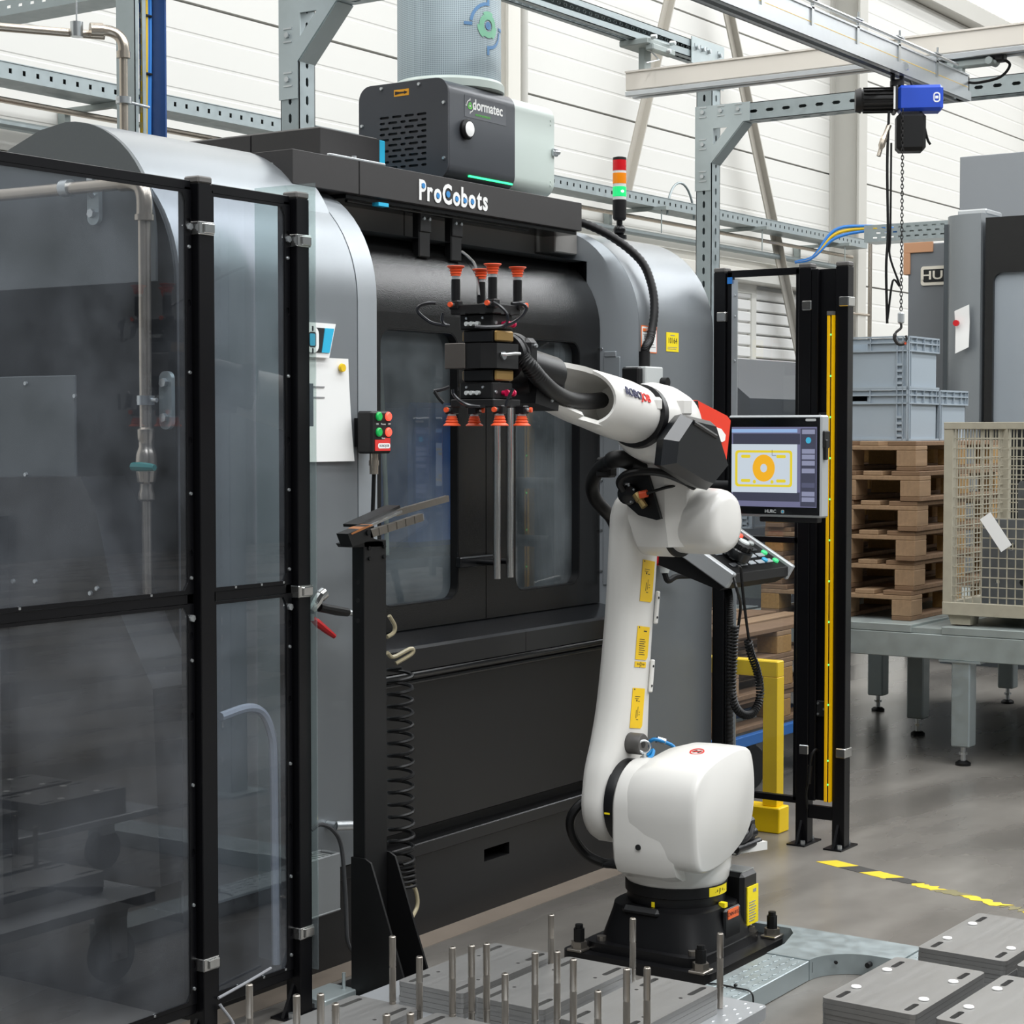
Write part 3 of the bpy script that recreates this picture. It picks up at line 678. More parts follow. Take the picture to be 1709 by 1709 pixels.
# inside of the machine
M_ins = mat('dark_machine_interior', '474d51', .5, .2, var=.2, scale=3)
mb = MB(); mb.add([(X0b, 3.66, .9), (XRi, 3.66, .9), (XRi, 4.6, .9), (X0b, 4.6, .9), (X0b, 3.66, 2.18), (XRi, 3.66, 2.18), (XRi, 4.6, 2.18), (X0b, 4.6, 2.18)], [(0, 1, 2, 3), (4, 7, 6, 5), (3, 2, 6, 7), (0, 3, 7, 4), (1, 5, 6, 2)]); mb.build('interior_lining', M_ins, mc, 0)
M_blint = mat('blue_steel_fixture', '2f6cb8', .4, .0)
mb = MB(); mb.box(4.66, 5.6, 3.95, 4.3, .95, 1.12, .01); mb.build('machine_table', M_ins, mc)
mb = MB(); mb.box(at(688, 760, Y=3.9).x, at(790, 760, Y=3.9).x, 3.9, 4.1, 1.16, 1.66, .02); mb.build('spindle_guard', M_blint, mc)
mb = MB(); mb.tube(spline([(4.9, 3.9, 1.75), (4.9, 3.88, 1.6), (4.86, 3.86, 1.3), (4.84, 3.85, 1.05)]), .006); mb.tube(spline([(4.97, 3.9, 1.8), (4.96, 3.88, 1.6), (4.95, 3.86, 1.3), (4.94, 3.85, 1.15)]), .008); mb.build('coolant_hose', mat('pale_coolant_hose', 'b9ae93', .4), mc)
mb = MB(); mb.box(4.596, 4.618, 3.642, 3.646, 1.32, 1.87); mb.build('cyan_film_edge', mat('glowing_cyan_film', '35b7de', .4, emit=.25), mc)  # cyan film edge behind the glass, given a slight glow though no lamp
# sill, rail, lower apron, plinth
xs0, xs1 = X0b - .02, XRi + .05
mb = MB(); mb.loft([[V((x, y, z)) for y, z in ((YD + .03, .932), (YD, .932), (3.45, .908), (3.44, .9), (3.44, .835), (YD + .03, .835))] for x in (xs0, XD - .001)])
mb.loft([[V((x, y, z)) for y, z in ((YD + .03, .932), (YD, .932), (3.45, .908), (3.44, .9), (3.44, .835), (YD + .03, .835))] for x in (XD + .001, xs1)]); mb.build('sill', mat('glossy_black_sill', '131416', .22, var=.1, scale=30, bump=.04, bscale=300), mc, 20)
mb = MB(); mb.cyl((xs0, 3.452, .822), (xs1, 3.452, .822), .014, n=12); mb.box(xs0, xs1, 3.452, 3.55, .79, .835, .004); mb.cyl((xs0, 3.456, .80), (xs1, 3.456, .80), .009, n=10); mb.build('door_rail', M_blackg, mc)
mb = MB(); mb.box(xs0, xs1, 3.478, 3.6, .336, .79, .004); mb.build('apron', M_mbase, mc)
mb = MB(); mb.box(xs0, xs1, 3.52, 3.7, .28, .336); mb.build('plinth_gap', M_rubber, mc)
px0, px1, pz0, pz1 = 4.973, 5.118, .165, .205
mb = MB(); mb.prism([(XL + .05, 0), (XE - .02, 0), (XE - .02, .28), (XL + .05, .28)], 'y', 3.48, 3.6, [[(px0, pz0), (px1, pz0), (px1, pz1), (px0, pz1)]]); mb.box(XL + .05, XE - .02, 3.6, 5.05, .0, .3); mb.build('plinth', M_mbase, mc, 0)
mb = MB(); mb.box(XL + .05, XE - .02, 3.46, 3.6, .255, .296, .003); mb.build('plinth_lip', M_mbase, mc)
# hinged cover and screws on the right reveal
mb = MB(); mb.box(XRi - .006, XRi, 3.515, 3.585, 1.0, 1.83, .002); mb.box(XRi - .009, XRi, 3.53, 3.58, 1.83, 1.85, .002); rv = mb.build('reveal_cover', M_silverl, mc)
mb = MB(); bolts(mb, [(XRi - .002, 3.593, z) for z in (1.05, 1.2, 1.38, 1.55, 1.72, 1.86)], (-1, 0, 0), .005, .004); mb.build('reveal_screw', M_steel, rv)
mb = MB(); mb.cyl((XRi - .02, 3.5, 1.02), (XRi - .1, 3.44, 1.0), .012, .008); mb.build('door_pin', M_chrome, mc)
# brand plate on the left hood: slanted white-edged plate, dark field, cyan end
z0, z1 = at(560, 598, Y=3.44).z, at(560, 541, Y=3.44).z
def bx_(px): return at(px, 570, Y=3.433).x
xl_, xr = bx_(474), bx_(562)
mb = MB(); mb.prism([(xl_, z0), (xr - .03, z0), (xr, z1), (xl_, z1)], 'y', 3.436, 3.449); bp_ = mb.build('brand_plate', M_white, mc)
mb = MB(); mb.prism([(xl_ + .01, z0 + .014), (bx_(539) - .006, z0 + .014), (bx_(542), z1 - .014), (xl_ + .01, z1 - .014)], 'y', 3.433, 3.436); mb.build('plate_field', M_dark, bp_)
mb = MB(); mb.prism([(bx_(539) - .005, z0 + .014), (bx_(552) - .005, z0 + .014), (bx_(558), z1 - .014), (bx_(543), z1 - .014)], 'y', 3.433, 3.436); mb.build('plate_cyan_end', M_cyan, bp_)
cx_, cz_ = bx_(521), (z0 + z1) / 2
mb = MB(); mb.prism(rrect(cx_ - .027, cx_ + .027, cz_ - .036, cz_ + .036, .02), 'y', 3.431, 3.433, [rrect(cx_ - .016, cx_ + .016, cz_ - .022, cz_ + .022, .008)]); mb.build('plate_letter', M_white, bp_)
mb = MB(); mb.prism(rrect(cx_ - .011, cx_ + .011, cz_ - .017, cz_ + .017, .005), 'y', 3.431, 3.433); mb.build('plate_cyan_dot', M_cyan, bp_)
for zz0 in (cz_ + .024, cz_ - .038): mb = MB(); mb.box(cx_ - .003, cx_ + .003, 3.430, 3.432, zz0, zz0 + .014); mb.build('plate_gap', M_dark, bp_)
# ---- stickers and small things on the hood
def sheet(name, x0, x1, z0, z1, y, m_, label, cat='sticker', bend=0.0):
    mb = MB(); mb.box(x0, x1, y - .0012, y, z0, z1); return solo(mb, name, m_, label, cat)
M_orp = mat('orange_print', 'f07a3c', .6); M_grp = mat('grey_print', '8c8c8e', .6); M_blp = mat('black_print', '202022', .6); M_redp = mat('red_print', 'd22a20', .6)
xa, xb = at(1070, 560, Y=3.449).x, at(1096, 560, Y=3.449).x; za, zb = at(1083, 589, Y=3.449).z, at(1083, 544, Y=3.449).z
t = thing('warning_notice', 'white notice with orange border and heading stuck on the silver hood', 'sticker', (xa, 3.448, za))
mb = MB(); mb.box(xa, xb, 3.4485, 3.4495, za, zb); mb.build('border', M_orp, t)
mb = MB(); mb.box(xa + .004, xb - .004, 3.4478, 3.4485, za + .004, zb - .004); mb.build('paper', M_paper, t)
mb = MB(); mb.box(xa + .01, xb - .02, 3.4472, 3.4478, zb - .022, zb - .01); mb.build('heading', M_orp, t)
lettering('DANGER', .013, ((xa + xb) / 2, 3.4468, zb - .016), (1, 0, 0), (0, 0, 1), M_paper, t, ext=.0002)
mb = MB()
for i in range(7):
    z = za + .02 + i * .009
    if i in (3, 4): mb.box(xa + .02, xb - .07, 3.4472, 3.4478, z, z + .007)
    else: mb.box(xa + .012, xa + .05, 3.4472, 3.4478, z, z + .003); mb.box(xa + .06, xb - .012 - .01 * (i % 3), 3.4472, 3.4478, z, z + .003)
mb.build('print_line', M_grp, t)
xa, xb = at(1112, 570, Y=3.449).x, at(1132.5, 570, Y=3.449).x; za, zb = at(1122, 587, Y=3.449).z, at(1122, 555, Y=3.449).z
M_ystk = mat('yellow_label', 'f4dc12', .5)
t = thing('number_label', 'bright yellow label printed 10164 on the silver hood', 'sticker', (xa, 3.448, za))
mb = MB(); mb.box(xa, xb, 3.4485, 3.4495, za, zb); mb.build('label_paper', M_ystk, t)
lettering('10164', .03, ((xa + xb) / 2, 3.4482, za + .04), (1, 0, 0), (0, 0, 1), M_blp, t, ext=.0003, sx=.95)
mb = MB(); mb.box(xa + .01, xb - .012, 3.448, 3.4485, za + .015, za + .017); mb.box(xa + .01, xb - .02, 3.448, 3.4485, za + .009, za + .011); mb.box(xa + .03, xb - .03, 3.448, 3.4485, zb - .012, zb - .009); mb.build('print_line', M_grp, t)
# paper sheet with magnet
xa, xb = at(478, 700, Y=3.449).x, at(581, 700, Y=3.449).x; za, zb = at(560, 770, Y=3.449).z, at(560, 598, Y=3.449).z
t = thing('paper_sheet', 'white sheet of printed paper held on the silver hood by a yellow magnet', 'paper', (xa, 3.44, za))
mb = MB(); n = 10; vs = []
for i in range(n + 1):
    f = i / n
    for j in range(2): vs.append((xa + (xb - xa) * j + (.012 * (1 - f) if j else 0), 3.4475 - .012 * (1 - f) ** 2 * (.4 + .6 * j), za + (zb - za) * f))
mb.add(vs, [(2 * i, 2 * i + 1, 2 * i + 3, 2 * i + 2) for i in range(n)]); mb.build('sheet', M_paper, t)
mb = MB()
for z in (zb - .085, zb - .115): mb.box(xa + .02, xb - .11, 3.4445, 3.4455, z, z + .004)
mb.build('print_line', M_grp, t)
M_photo = mat('printed_photo', '4a5058', .6, var=.6, scale=14)
mb = MB(); mb.box(xa + .03, xb - .16, 3.444, 3.446, za + .1, za + .22); mb.build('printed_picture', M_photo, t)
p = at(569, 614, Y=3.445)
mb = MB(); mb.lathe([(.011, 0), (.013, .003), (.011, .01)], p, (0, -1, 0)); solo(mb, 'round_magnet', mat('yellow_magnet_plastic', 'e9c21d', .4), 'small round yellow magnet pinning the paper sheet', 'magnet')
# control button box
bx0, bx1, bz0, bz1 = at(620, 720, Y=3.37).x, at(653.5, 720, Y=3.37).x, at(640, 757, Y=3.37).z, at(640, 686, Y=3.37).z
t = thing('button_box', 'small black box with two green and two red lit buttons beside the paper', 'button box', (4.36, 3.45, bz0))
M_bb = mat('matt_black_plastic', '121213', .5, spec=.35)
mb = MB(); mb.box(bx0, bx1, 3.37, 3.425, bz0, bz1, .006); mb.box(bx0 + .02, bx1 + .02, 3.425, 3.449, bz0 + .02, bz1 - .02); mb.build('housing', M_bb, t)
M_gl = mat('green_button', '12a04a', .4, emit=.25); M_rl = mat('red_lit_button', 'ff4a38', .4, emit=1.2)
for x, m_ in ((bx0 + .033, M_gl), (bx0 + .077, M_rl)):
    for z in (bz0 + .062, bz0 + .107): mb = MB(); mb.lathe([(.013, 0), (.013, .004), (.010, .007)], (x, 3.37, z), (0, -1, 0)); mb.build('button', m_, t)
M_rlab = mat('red_label', 'd8322c', .5)
mb = MB(); mb.prism([(bx0 + .015, bz0 + .008), (bx1 - .008, bz0 + .008), (bx1 - .008, bz0 + .045), (bx1 - .03, bz0 + .045), (bx1 - .034, bz0 + .04), (bx0 + .015, bz0 + .04)], 'y', 3.3685, 3.37); mb.build('red_label', M_rlab, t)
mb = MB(); mb.prism(rrect(bx0 + .028, bx0 + .085, bz0 + .015, bz0 + .03, .007), 'y', 3.368, 3.3685); mb.build('white_badge', M_white, t)
lettering('ROBOJOB', .010, (bx0 + .0565, 3.3678, bz0 + .0225), (1, 0, 0), (0, 0, 1), M_blp, t, ext=.0002)
for x, z, s in ((bx0 + .027, bz0 + .085, 'ON'), (bx0 + .083, bz0 + .085, 'OFF'), (bx0 + .055, bz0 + .085, 'Process'), (bx0 + .055, bz0 + .0445, 'Reset')): lettering(s, .007, (x, 3.3695, z), (1, 0, 0), (0, 0, 1), M_white, t, ext=.0002)
mb = MB(); mb.cyl((bx0 + .055, 3.405, bz0), (bx0 + .055, 3.405, bz0 - .06), .013, n=12); mb.cyl((bx0 + .055, 3.405, bz0 - .02), (bx0 + .055, 3.405, bz0 - .035), .015, n=12); mb.build('plug', M_stain, t)
mb = MB(); mb.tube(spline([(bx0 + .055, 3.405, bz0 - .06), (bx0 + .053, 3.41, bz0 - .2), (bx0 + .055, 3.43, bz0 - .5), (bx0 + .045, 3.435, .4)]), .006); mb.build('lead', M_rubber, t)
# ---- door opener beam
ob = thing('door_opener_beam', 'long black door opener beam with white and blue lettering across the machine top', 'door opener', (4.97, 3.68, 2.275))
M_opn = mat('black_grained_beam', '2a2828', .5, var=.12, scale=60, bump=.15, bscale=600)
mb = MB(); mb.box(4.183, 4.488, 3.60, 3.77, 2.275, 2.375, .0015); mb.box(4.492, 5.756, 3.60, 3.77, 2.275, 2.375, .0015); mb.build('cover', M_opn, ob)
mb = MB(); mb.box(4.35, 4.62, 3.60, 3.612, 2.375, 2.383, .002); mb.cyl((4.49, 3.62, 2.375), (4.49, 3.62, 2.392), .007); mb.build('top_bar', M_alu, ob)
mb = MB(); bolts(mb, [(4.183, 3.68, 2.335), (4.183, 3.765, 2.34)], (-1, 0, 0), .007, .005); mb.build('end_screw', M_steel, ob)
for x in (4.90, 5.075):
    mb = MB(); mb.box(x - .03, x + .03, 3.66, 3.69, 2.12, 2.275, .004); mb.box(x - .03, x + .03, 3.655, 3.665, 2.2, 2.262, .003); br_ = mb.build('door_arm', M_mbase, ob)
    mb = MB(); bolts(mb, [(x - .014, 3.655, 2.243), (x + .016, 3.655, 2.243)], (0, -1, 0), .007, .005); mb.build('arm_screw', M_steel, br_)
mb = MB(); mb.box(4.45, 5.75, 3.62, 3.75, 2.262, 2.275); mb.cyl((4.5, 3.66, 2.262), (5.5, 3.66, 2.262), .006); mb.build('slide_rail', M_blackg, ob)
mb = MB(); mb.box(4.59, 4.64, 3.605, 3.63, 2.252, 2.263); mb.build('cyan_carriage', M_cyan, ob)
# the lettering, the bowls of its round letters dotted blue
M_dot = mat('blue_dot_print', '2f86c8', .5)
def word_with_dots(word, size, x0, y, zc, target_w, par):
    gl = []; tot = 0
    for c in word:
        vs, fs = text_mesh(c, size, ext=.0008, bold=.0024, align='LEFT'); x_lo = min(v.x for v in vs); x_hi = max(v.x for v in vs); gl.append((c, vs, fs, x_lo, x_hi)); tot += x_hi - x_lo + .008
    k = target_w / tot; x = x0
    for c, vs, fs, lo, hi in gl:
        mb = MB(); mb.M = frame((x - lo * k, y, zc), (1, 0, 0), (0, 0, 1)) @ Matrix.Diagonal((k, 1, 1, 1)); mb.add(vs, fs); mb.build('letter_' + c.lower(), M_white, par, 0)
        zs = [v.y for v in vs]; z_lo, z_hi = min(zs), max(zs); w_ = (hi - lo) * k
        if c in 'PoCb':
            dz = {'P': z_hi - (z_hi - z_lo) * .29, 'o': (z_lo + z_hi) / 2, 'C': (z_lo + z_hi) / 2, 'b': z_lo + (z_hi - z_lo) * .34}[c]
            mb = MB(); dx = w_ * (.56 if c != 'o' else .5); r = .0085 if c != 'C' else .0105; mb.cyl((x + dx, y - .001, zc + dz), (x + dx, y - .003, zc + dz), r, n=14); mb.build('letter_dot', M_dot, par)
        x += w_ + .008 * k
word_with_dots('ProCobots', .088, at(699, 322, Y=3.6).x, 3.5985, 2.318, at(815, 322, Y=3.6).x - at(699, 322, Y=3.6).x, ob)
# black box with cyan end on the roof
t = thing('roof_box', 'low black sheet metal box with a cyan end strip on the machine roof', 'box', (4.95, 4.3, 2.3))
mb = MB(); mb.box(4.785, 5.10, 4.0, 4.30, 2.30, 2.552, .002); mb.box(4.785, 5.1, 4.305, 4.62, 2.3, 2.552, .002); mb.build('cover', M_opn, t)
mb = MB(); mb.box(5.1, 5.13, 4.0, 4.6, 2.3, 2.55, .002); mb.build('cyan_end', M_cyan, t)
mb = MB(); mb.box(4.79, 5.095, 4.01, 4.61, 2.552, 2.556); mb.build('lid', M_hdr, t)
mb = MB(); bolts(mb, [(4.785, 4.28, 2.42), (4.785, 4.5, 2.43)], (-1, 0, 0), .007, .004); bolts(mb, [(4.83, 4.03, 2.556), (5.05, 4.05, 2.556), (4.83, 4.4, 2.556)], (0, 0, 1), .007, .004); mb.build('cover_screw', M_steel, t)
# ---- oil mist filter unit
FX0, FX1, FX2, FY0, FY1, FZ0, FZ1 = 5.29, 5.70, 5.965, 3.85, 4.235, 2.432, 2.775
fl = thing('mist_filter', 'dark grey and pale green air filter unit with a tall perforated grey cylinder on top', 'air filter', (5.6, 4.04, 2.3))
M_fg = mat('dark_grey_lacquer', '4a4d52', .32, .25, var=.03, bump=.05, bscale=900); M_fl = mat('pale_green_grey_lacquer', 'c4cfc9', .35, var=.02); M_fp = mat('charcoal_end_plate', '3a3c41', .45, var=.03)
body = rrect(FY0, FY1, FZ0, FZ1, .05, 6)
mb = MB(); mb.prism(body, 'x', FX0 + .006, FX1 - .0015); mb.build('motor_housing', M_fg, fl)
mb = MB(); mb.prism(rrect(FY0 + .003, FY1 - .003, FZ0 + .003, FZ1 - .003, .05, 6), 'x', FX1 + .0015, FX2); fb = mb.build('filter_housing', M_fl, fl)
# end plate with louvre slots (openings cut through it)
holes = []; yc0 = FY1 - .09; zc = FZ1 - .115; nr = 10
for r in range(nr):
    z = zc - .0195 * r; off = (0, .045, .0, .045)[r % 2]
    y = yc0
    lens = [.043, .043, .043, .043] if r % 2 == 0 else [.025, .043, .025, .043, .025]
    for l in lens:
        holes.append(slot(y - l / 2, z, l, .0085, 0, 2)); y -= l + .0115
mb = MB(); mb.prism(rrect(FY0 - .003, FY1 + .003, FZ0 - .003, FZ1 + .003, .052, 6), 'x', FX0 - .006, FX0, holes); ep = mb.build('louvred_end_plate', M_fp, fl, 20)
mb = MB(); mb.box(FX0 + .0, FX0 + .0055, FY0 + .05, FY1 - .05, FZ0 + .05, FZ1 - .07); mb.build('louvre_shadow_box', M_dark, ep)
mb = MB(); bolts(mb, [(FX0 - .006, y, z) for y, z in ((FY1 - .1, FZ1 - .012), (FY0 + .12, FZ1 - .012), (FY1 - .012, 2.64), (FY0 + .014, 2.69), (FY0 + .014, 2.5), (FY1 - .02, 2.5))], (-1, 0, 0), .007, .006); mb.build('plate_screw', M_steel, ep)
M_amber = mat('amber_label', 'e8a21c', .5)
mb = MB(); mb.box(FX0 - .007, FX0 - .006, FY0 + .165, FY0 + .23, FZ1 - .045, FZ1 - .022); dl = mb.build('direction_label', M_amber, ep)
mb = MB(); c_ = FZ1 - .0335; mb.prism([(FY0 + .225, c_ - .006), (FY0 + .225, c_ + .006), (FY0 + .205, c_ + .003), (FY0 + .185, c_ + .002), (FY0 + .185, c_ + .006), (FY0 + .17, c_), (FY0 + .185, c_ - .006), (FY0 + .185, c_ - .002), (FY0 + .205, c_ - .003)], 'x', FX0 - .008, FX0 - .007); mb.build('arrow_mark', M_blp, dl)
# gauge, label and light strip on the front
mb = MB(); mb.lathe([(.034, 0), (.036, .012), (.03, .02), (.027, .02)], (FX0 + .1, FY0, 2.61), (0, -1, 0), 24); g_ = mb.build('gauge_ring', M_bb, fl)
mb = MB(); mb.lathe([(.027, 0), (.026, .004), (.012, .007)], (FX0 + .1, FY0 - .017, 2.61), (0, -1, 0), 24); mb.build('gauge_lens', M_white, g_)
M_lab = mat('grey_label_film', '5a5d62', .4)
mb = MB(); mb.box(FX0 + .095, FX1 - .06, FY0 - .001, FY0, 2.655, 2.73); ll = mb.build('brand_label', M_lab, fl)
lettering('dormatec', .052, (FX0 + .235, FY0 - .0015, 2.702), (1, 0, 0), (0, 0, 1), M_white, ll, ext=.0004, bold=.001, sx=.92)
M_grn = mat('green_print', '64c050', .5)
lettering('environment', .016, (FX0 + .205, FY0 - .0015, 2.67), (1, 0, 0), (0, 0, 1), M_grn, ll, ext=.0003, sx=1.1)
def emblem(parent, fr, s, ma, mb_, cyl=None):
    """cross-hair emblem: two outer arcs with ticks and a toothed ring; fr maps (u, v) to points, normals"""
    def arcpoly(r0, r1, a0, a1, n=10):
        p = [(r0 * math.cos(R_(a0 + (a1 - a0) * i / n)), r0 * math.sin(R_(a0 + (a1 - a0) * i / n))) for i in range(n + 1)]
        q = [(r1 * math.cos(R_(a1 + (a0 - a1) * i / n)), r1 * math.sin(R_(a1 + (a0 - a1) * i / n))) for i in range(n + 1)]
        return p, q
    def strip(mbb, p, q):
        n = len(p); vs = []
        for k in range(n): vs.append(fr(p[k][0] * s, p[k][1] * s)); vs.append(fr(q[n - 1 - k][0] * s, q[n - 1 - k][1] * s))
        mbb.add(vs, [(2 * k, 2 * k + 1, 2 * k + 3, 2 * k + 2) for k in range(n - 1)])
    b1 = MB(); b2 = MB()
    for a0, a1 in ((92, 172), (272, 352)): strip(b1, *arcpoly(.86, 1.0, a0, a1))
    for k in range(4):
        a = 90 * k; u = (math.cos(R_(a)), math.sin(R_(a))); n_ = (-u[1], u[0])
        strip(b1, [(u[0] * .86 + n_[0] * .07, u[1] * .86 + n_[1] * .07), (u[0] * 1.25 + n_[0] * .07, u[1] * 1.25 + n_[1] * .07)], [(u[0] * 1.25 - n_[0] * .07, u[1] * 1.25 - n_[1] * .07), (u[0] * .86 - n_[0] * .07, u[1] * .86 - n_[1] * .07)])
    for k in range(6): strip(b2, *arcpoly(.26, .62 if k % 2 else .52, 60 * k, 60 * k + 60, 6))
    b3 = MB(); strip(b3, *arcpoly(.02, .17, 0, 360, 16)); b3.build('emblem_dot', ma, parent, 0)
    b1.build('emblem_outer', ma, parent, 0); b2.build('emblem_ring', mb_, parent, 0)
emblem(ll, lambda u, v: V((FX0 + .127 + u, FY0 - .002, 2.695 + v)), .022, M_white, M_grn)
mb = MB(); mb.box(FX0 + .13, FX1 - .01, FY0 + .004, FY0 + .01, FZ0 + .018, FZ0 + .024); mb.build('green_light_strip', mat('green_led', (.03, .85, .25), .4, emit=1.6), fl)
# latch, hinge screws, feet
mb = MB(); mb.box(FX2, FX2 + .012, FY0 + .03, FY1 - .03, FZ0 + .04, FZ1 - .05, .004); mb.cyl((FX2 - .02, FY0 - .002, 2.6), (FX2 + .012, FY0 - .012, 2.6), .008); mb.cbox((FX2 - .005, FY0 - .004, 2.6), (.03, .016, .03), .004); mb.build('latch', M_steel, fb)
mb = MB(); bolts(mb, [(FX2 - .025, FY0 + .003, z) for z in (2.7, 2.715, 2.475, 2.49)], (0, -1, 0), .004, .002); mb.build('hinge_rivet', M_fl, fb)
mb = MB(); mb.box(FX0 + .05, FX0 + .1, FY0 + .05, FY1 - .05, 2.301, FZ0 + .01); mb.box(FX2 - .12, FX2 - .07, FY0 + .05, FY1 - .05, 2.301, FZ0 + .01); mb.build('foot_bracket', M_fp, fl)
# perforated filter cylinder
cxf, cyf = 5.585, 4.06; rf = .188
def perf_mat():
    M = bpy.data.materials.new('perforated_filter_mesh'); M.use_nodes = True; nt = M.node_tree; N = nt.nodes; L = nt.links
    b = N['Principled BSDF']; b.inputs['Roughness'].default_value = .45; b.inputs['Metallic'].default_value = .25
    tc = N.new('ShaderNodeTexCoord'); uv = N.new('ShaderNodeSeparateXYZ'); L.new(tc.outputs['Object'], uv.inputs[0])
    at2 = N.new('ShaderNodeMath'); at2.operation = 'ARCTAN2'; L.new(uv.outputs[1], at2.inputs[0]); L.new(uv.outputs[0], at2.inputs[1])
    cb = N.new('ShaderNodeCombineXYZ'); m1 = N.new('ShaderNodeMath'); m1.operation = 'MULTIPLY'; m1.inputs[1].default_value = rf * 150; L.new(at2.outputs[0], m1.inputs[0])
    m2 = N.new('ShaderNodeMath'); m2.operation = 'MULTIPLY'; m2.inputs[1].default_value = 150; L.new(uv.outputs[2], m2.inputs[0])
    L.new(m1.outputs[0], cb.inputs[0]); L.new(m2.outputs[0], cb.inputs[1])
    vr = N.new('ShaderNodeTexVoronoi'); vr.voronoi_dimensions = '2D'; vr.inputs['Randomness'].default_value = 0; vr.inputs['Scale'].default_value = 1; L.new(cb.outputs[0], vr.inputs['Vector'])
    cr = N.new('ShaderNodeValToRGB'); e = cr.color_ramp.elements; e[0].position = .3; e[0].color = (*hexc('7f8b92'), 1); e[1].position = .42; e[1].color = (*hexc('b3c2c8'), 1)
    L.new(vr.outputs['Distance'], cr.inputs[0]); L.new(cr.outputs[0], b.inputs['Base Color']); return M
mb = MB(); mb.lathe([(rf, 0), (rf, .7)], (cxf, cyf, 2.80), (0, 0, 1), 48)
fc = mb.build('filter_cylinder', perf_mat(), fl); fc.data.transform(Matrix.Translation(-(V((cxf, cyf, 2.8)) - ORG[fl.name]))); fc.location = V((cxf, cyf, 2.8)) - ORG[fl.name]
mb = MB(); mb.lathe([(.19, 2.775), (.2, 2.78), (.2, 2.805), (.192, 2.815)], (cxf, cyf, 0), (0, 0, 1), 48); mb.lathe([(.192, 3.48), (.2, 3.49), (.2, 3.53), (.1, 3.54)], (cxf, cyf, 0), (0, 0, 1), 48); mb.build('cylinder_collar', M_fl, fl)
M_eb = mat('blue_grey_print', '5d86b0', .5); M_eg = mat('pale_green_print', '7fb99a', .5)
an0 = math.atan2(-.9, .0)
def cylfr(u, v):
    a = R_(-97) + u / rf
    return V((cxf + (rf + .002) * math.cos(a), cyf + (rf + .002) * math.sin(a), 3.0 + v))
emblem(fl, cylfr, .082, M_eb, M_eg)
# ---- signal lamp and hose on the right hood
sx, sy = 6.285, 3.76
sl = thing('signal_tower', 'signal tower lamp with red, amber and lit green lenses on the right hood', 'signal lamp', (sx, sy, 2.3))
mb = MB(); mb.cyl((sx, sy, 2.30), (sx, sy, 2.315), .028, n=16); mb.sphere((sx, sy, 2.335), .024); mb.cyl((sx, sy, 2.34), (sx, sy, 2.375), .012); mb.build('swivel_base', M_blackg, sl)
mb = MB(); mb.lathe([(.02, 2.372), (.026, 2.38), (.027, 2.45)], (sx, sy, 0), n=18); mb.build('lower_housing', M_bb, sl)
def lens(z0, z1, m_, nm):
    mb = MB(); mb.lathe([(.0265, z0), (.0265, z1)], (sx, sy, 0), n=18); mb.build(nm, m_, sl)
M_lr = mat('red_lens', 'd01822', .2, emit=.08); M_lo = mat('amber_lens', 'f08a12', .2, emit=.15); M_lg = mat('lit_green_lens', (.02, .62, .18), .2, emit=.55)
lens(2.462, 2.5, M_lg, 'green_lens'); lens(2.512, 2.552, M_lo, 'amber_lens'); lens(2.562, 2.602, M_lr, 'red_lens')
mb = MB()
for z in (2.45, 2.5, 2.552): mb.lathe([(.0255, z), (.0255, z + .012)], (sx, sy, 0), n=18)
mb.build('spacer_ring', M_white, sl)
mb = MB(); mb.lathe([(.0265, 2.602), (.026, 2.612), (.012, 2.616)], (sx, sy, 0), n=18); mb.build('top_cap', M_bb, sl)
mb = MB(); mb.sphere((sx - .012, sy - .019, 2.481), .008, 8, 6, (1, 1, .7)); mb.build('glowing_diode', mat('lit_diode', (.75, 1, .8), .3, emit=2.2), sl)
hp = [(5.78, 3.84, 2.345), (5.86, 3.72, 2.335), (5.93, 3.60, 2.28), (5.99, 3.50, 2.19), (6.0, 3.455, 2.1), (5.985, 3.432, 2.0), (5.945, 3.425, 1.9), (5.885, 3.41, 1.86), (5.868, 3.405, 1.83)]
t = thing('corrugated_conduit', 'black corrugated cable conduit curving down over the right hood into a grey junction box', 'conduit', (5.85, 3.43, 1.5))
mb = MB(); pts = spline(hp, 14); mb.tube(pts, [.0165 if i % 2 else .0145 for i in range(len(pts))], 12); mb.build('hose', M_rubber, t)
mb = MB(); mb.cyl((5.868, 3.405, 1.845), (5.866, 3.404, 1.79), .02, n=14); mb.build('gland', M_bb, t)
M_jb = mat('light_grey_plastic', 'bfc3c2', .45)
mb = MB(); mb.box(5.80, 5.925, 3.36, 3.448, 1.64, 1.79, .004); jb = mb.build('junction_box', M_jb, t)
mb = MB(); mb.box(5.765, 5.80, 3.37, 3.44, 1.64, 1.787, .006); mb.build('side_cover', M_bb, jb)
mb = MB(); mb.cyl((5.915, 3.36, 1.735), (5.915, 3.335, 1.735), .018); mb.build('cable_entry', M_bb, jb)
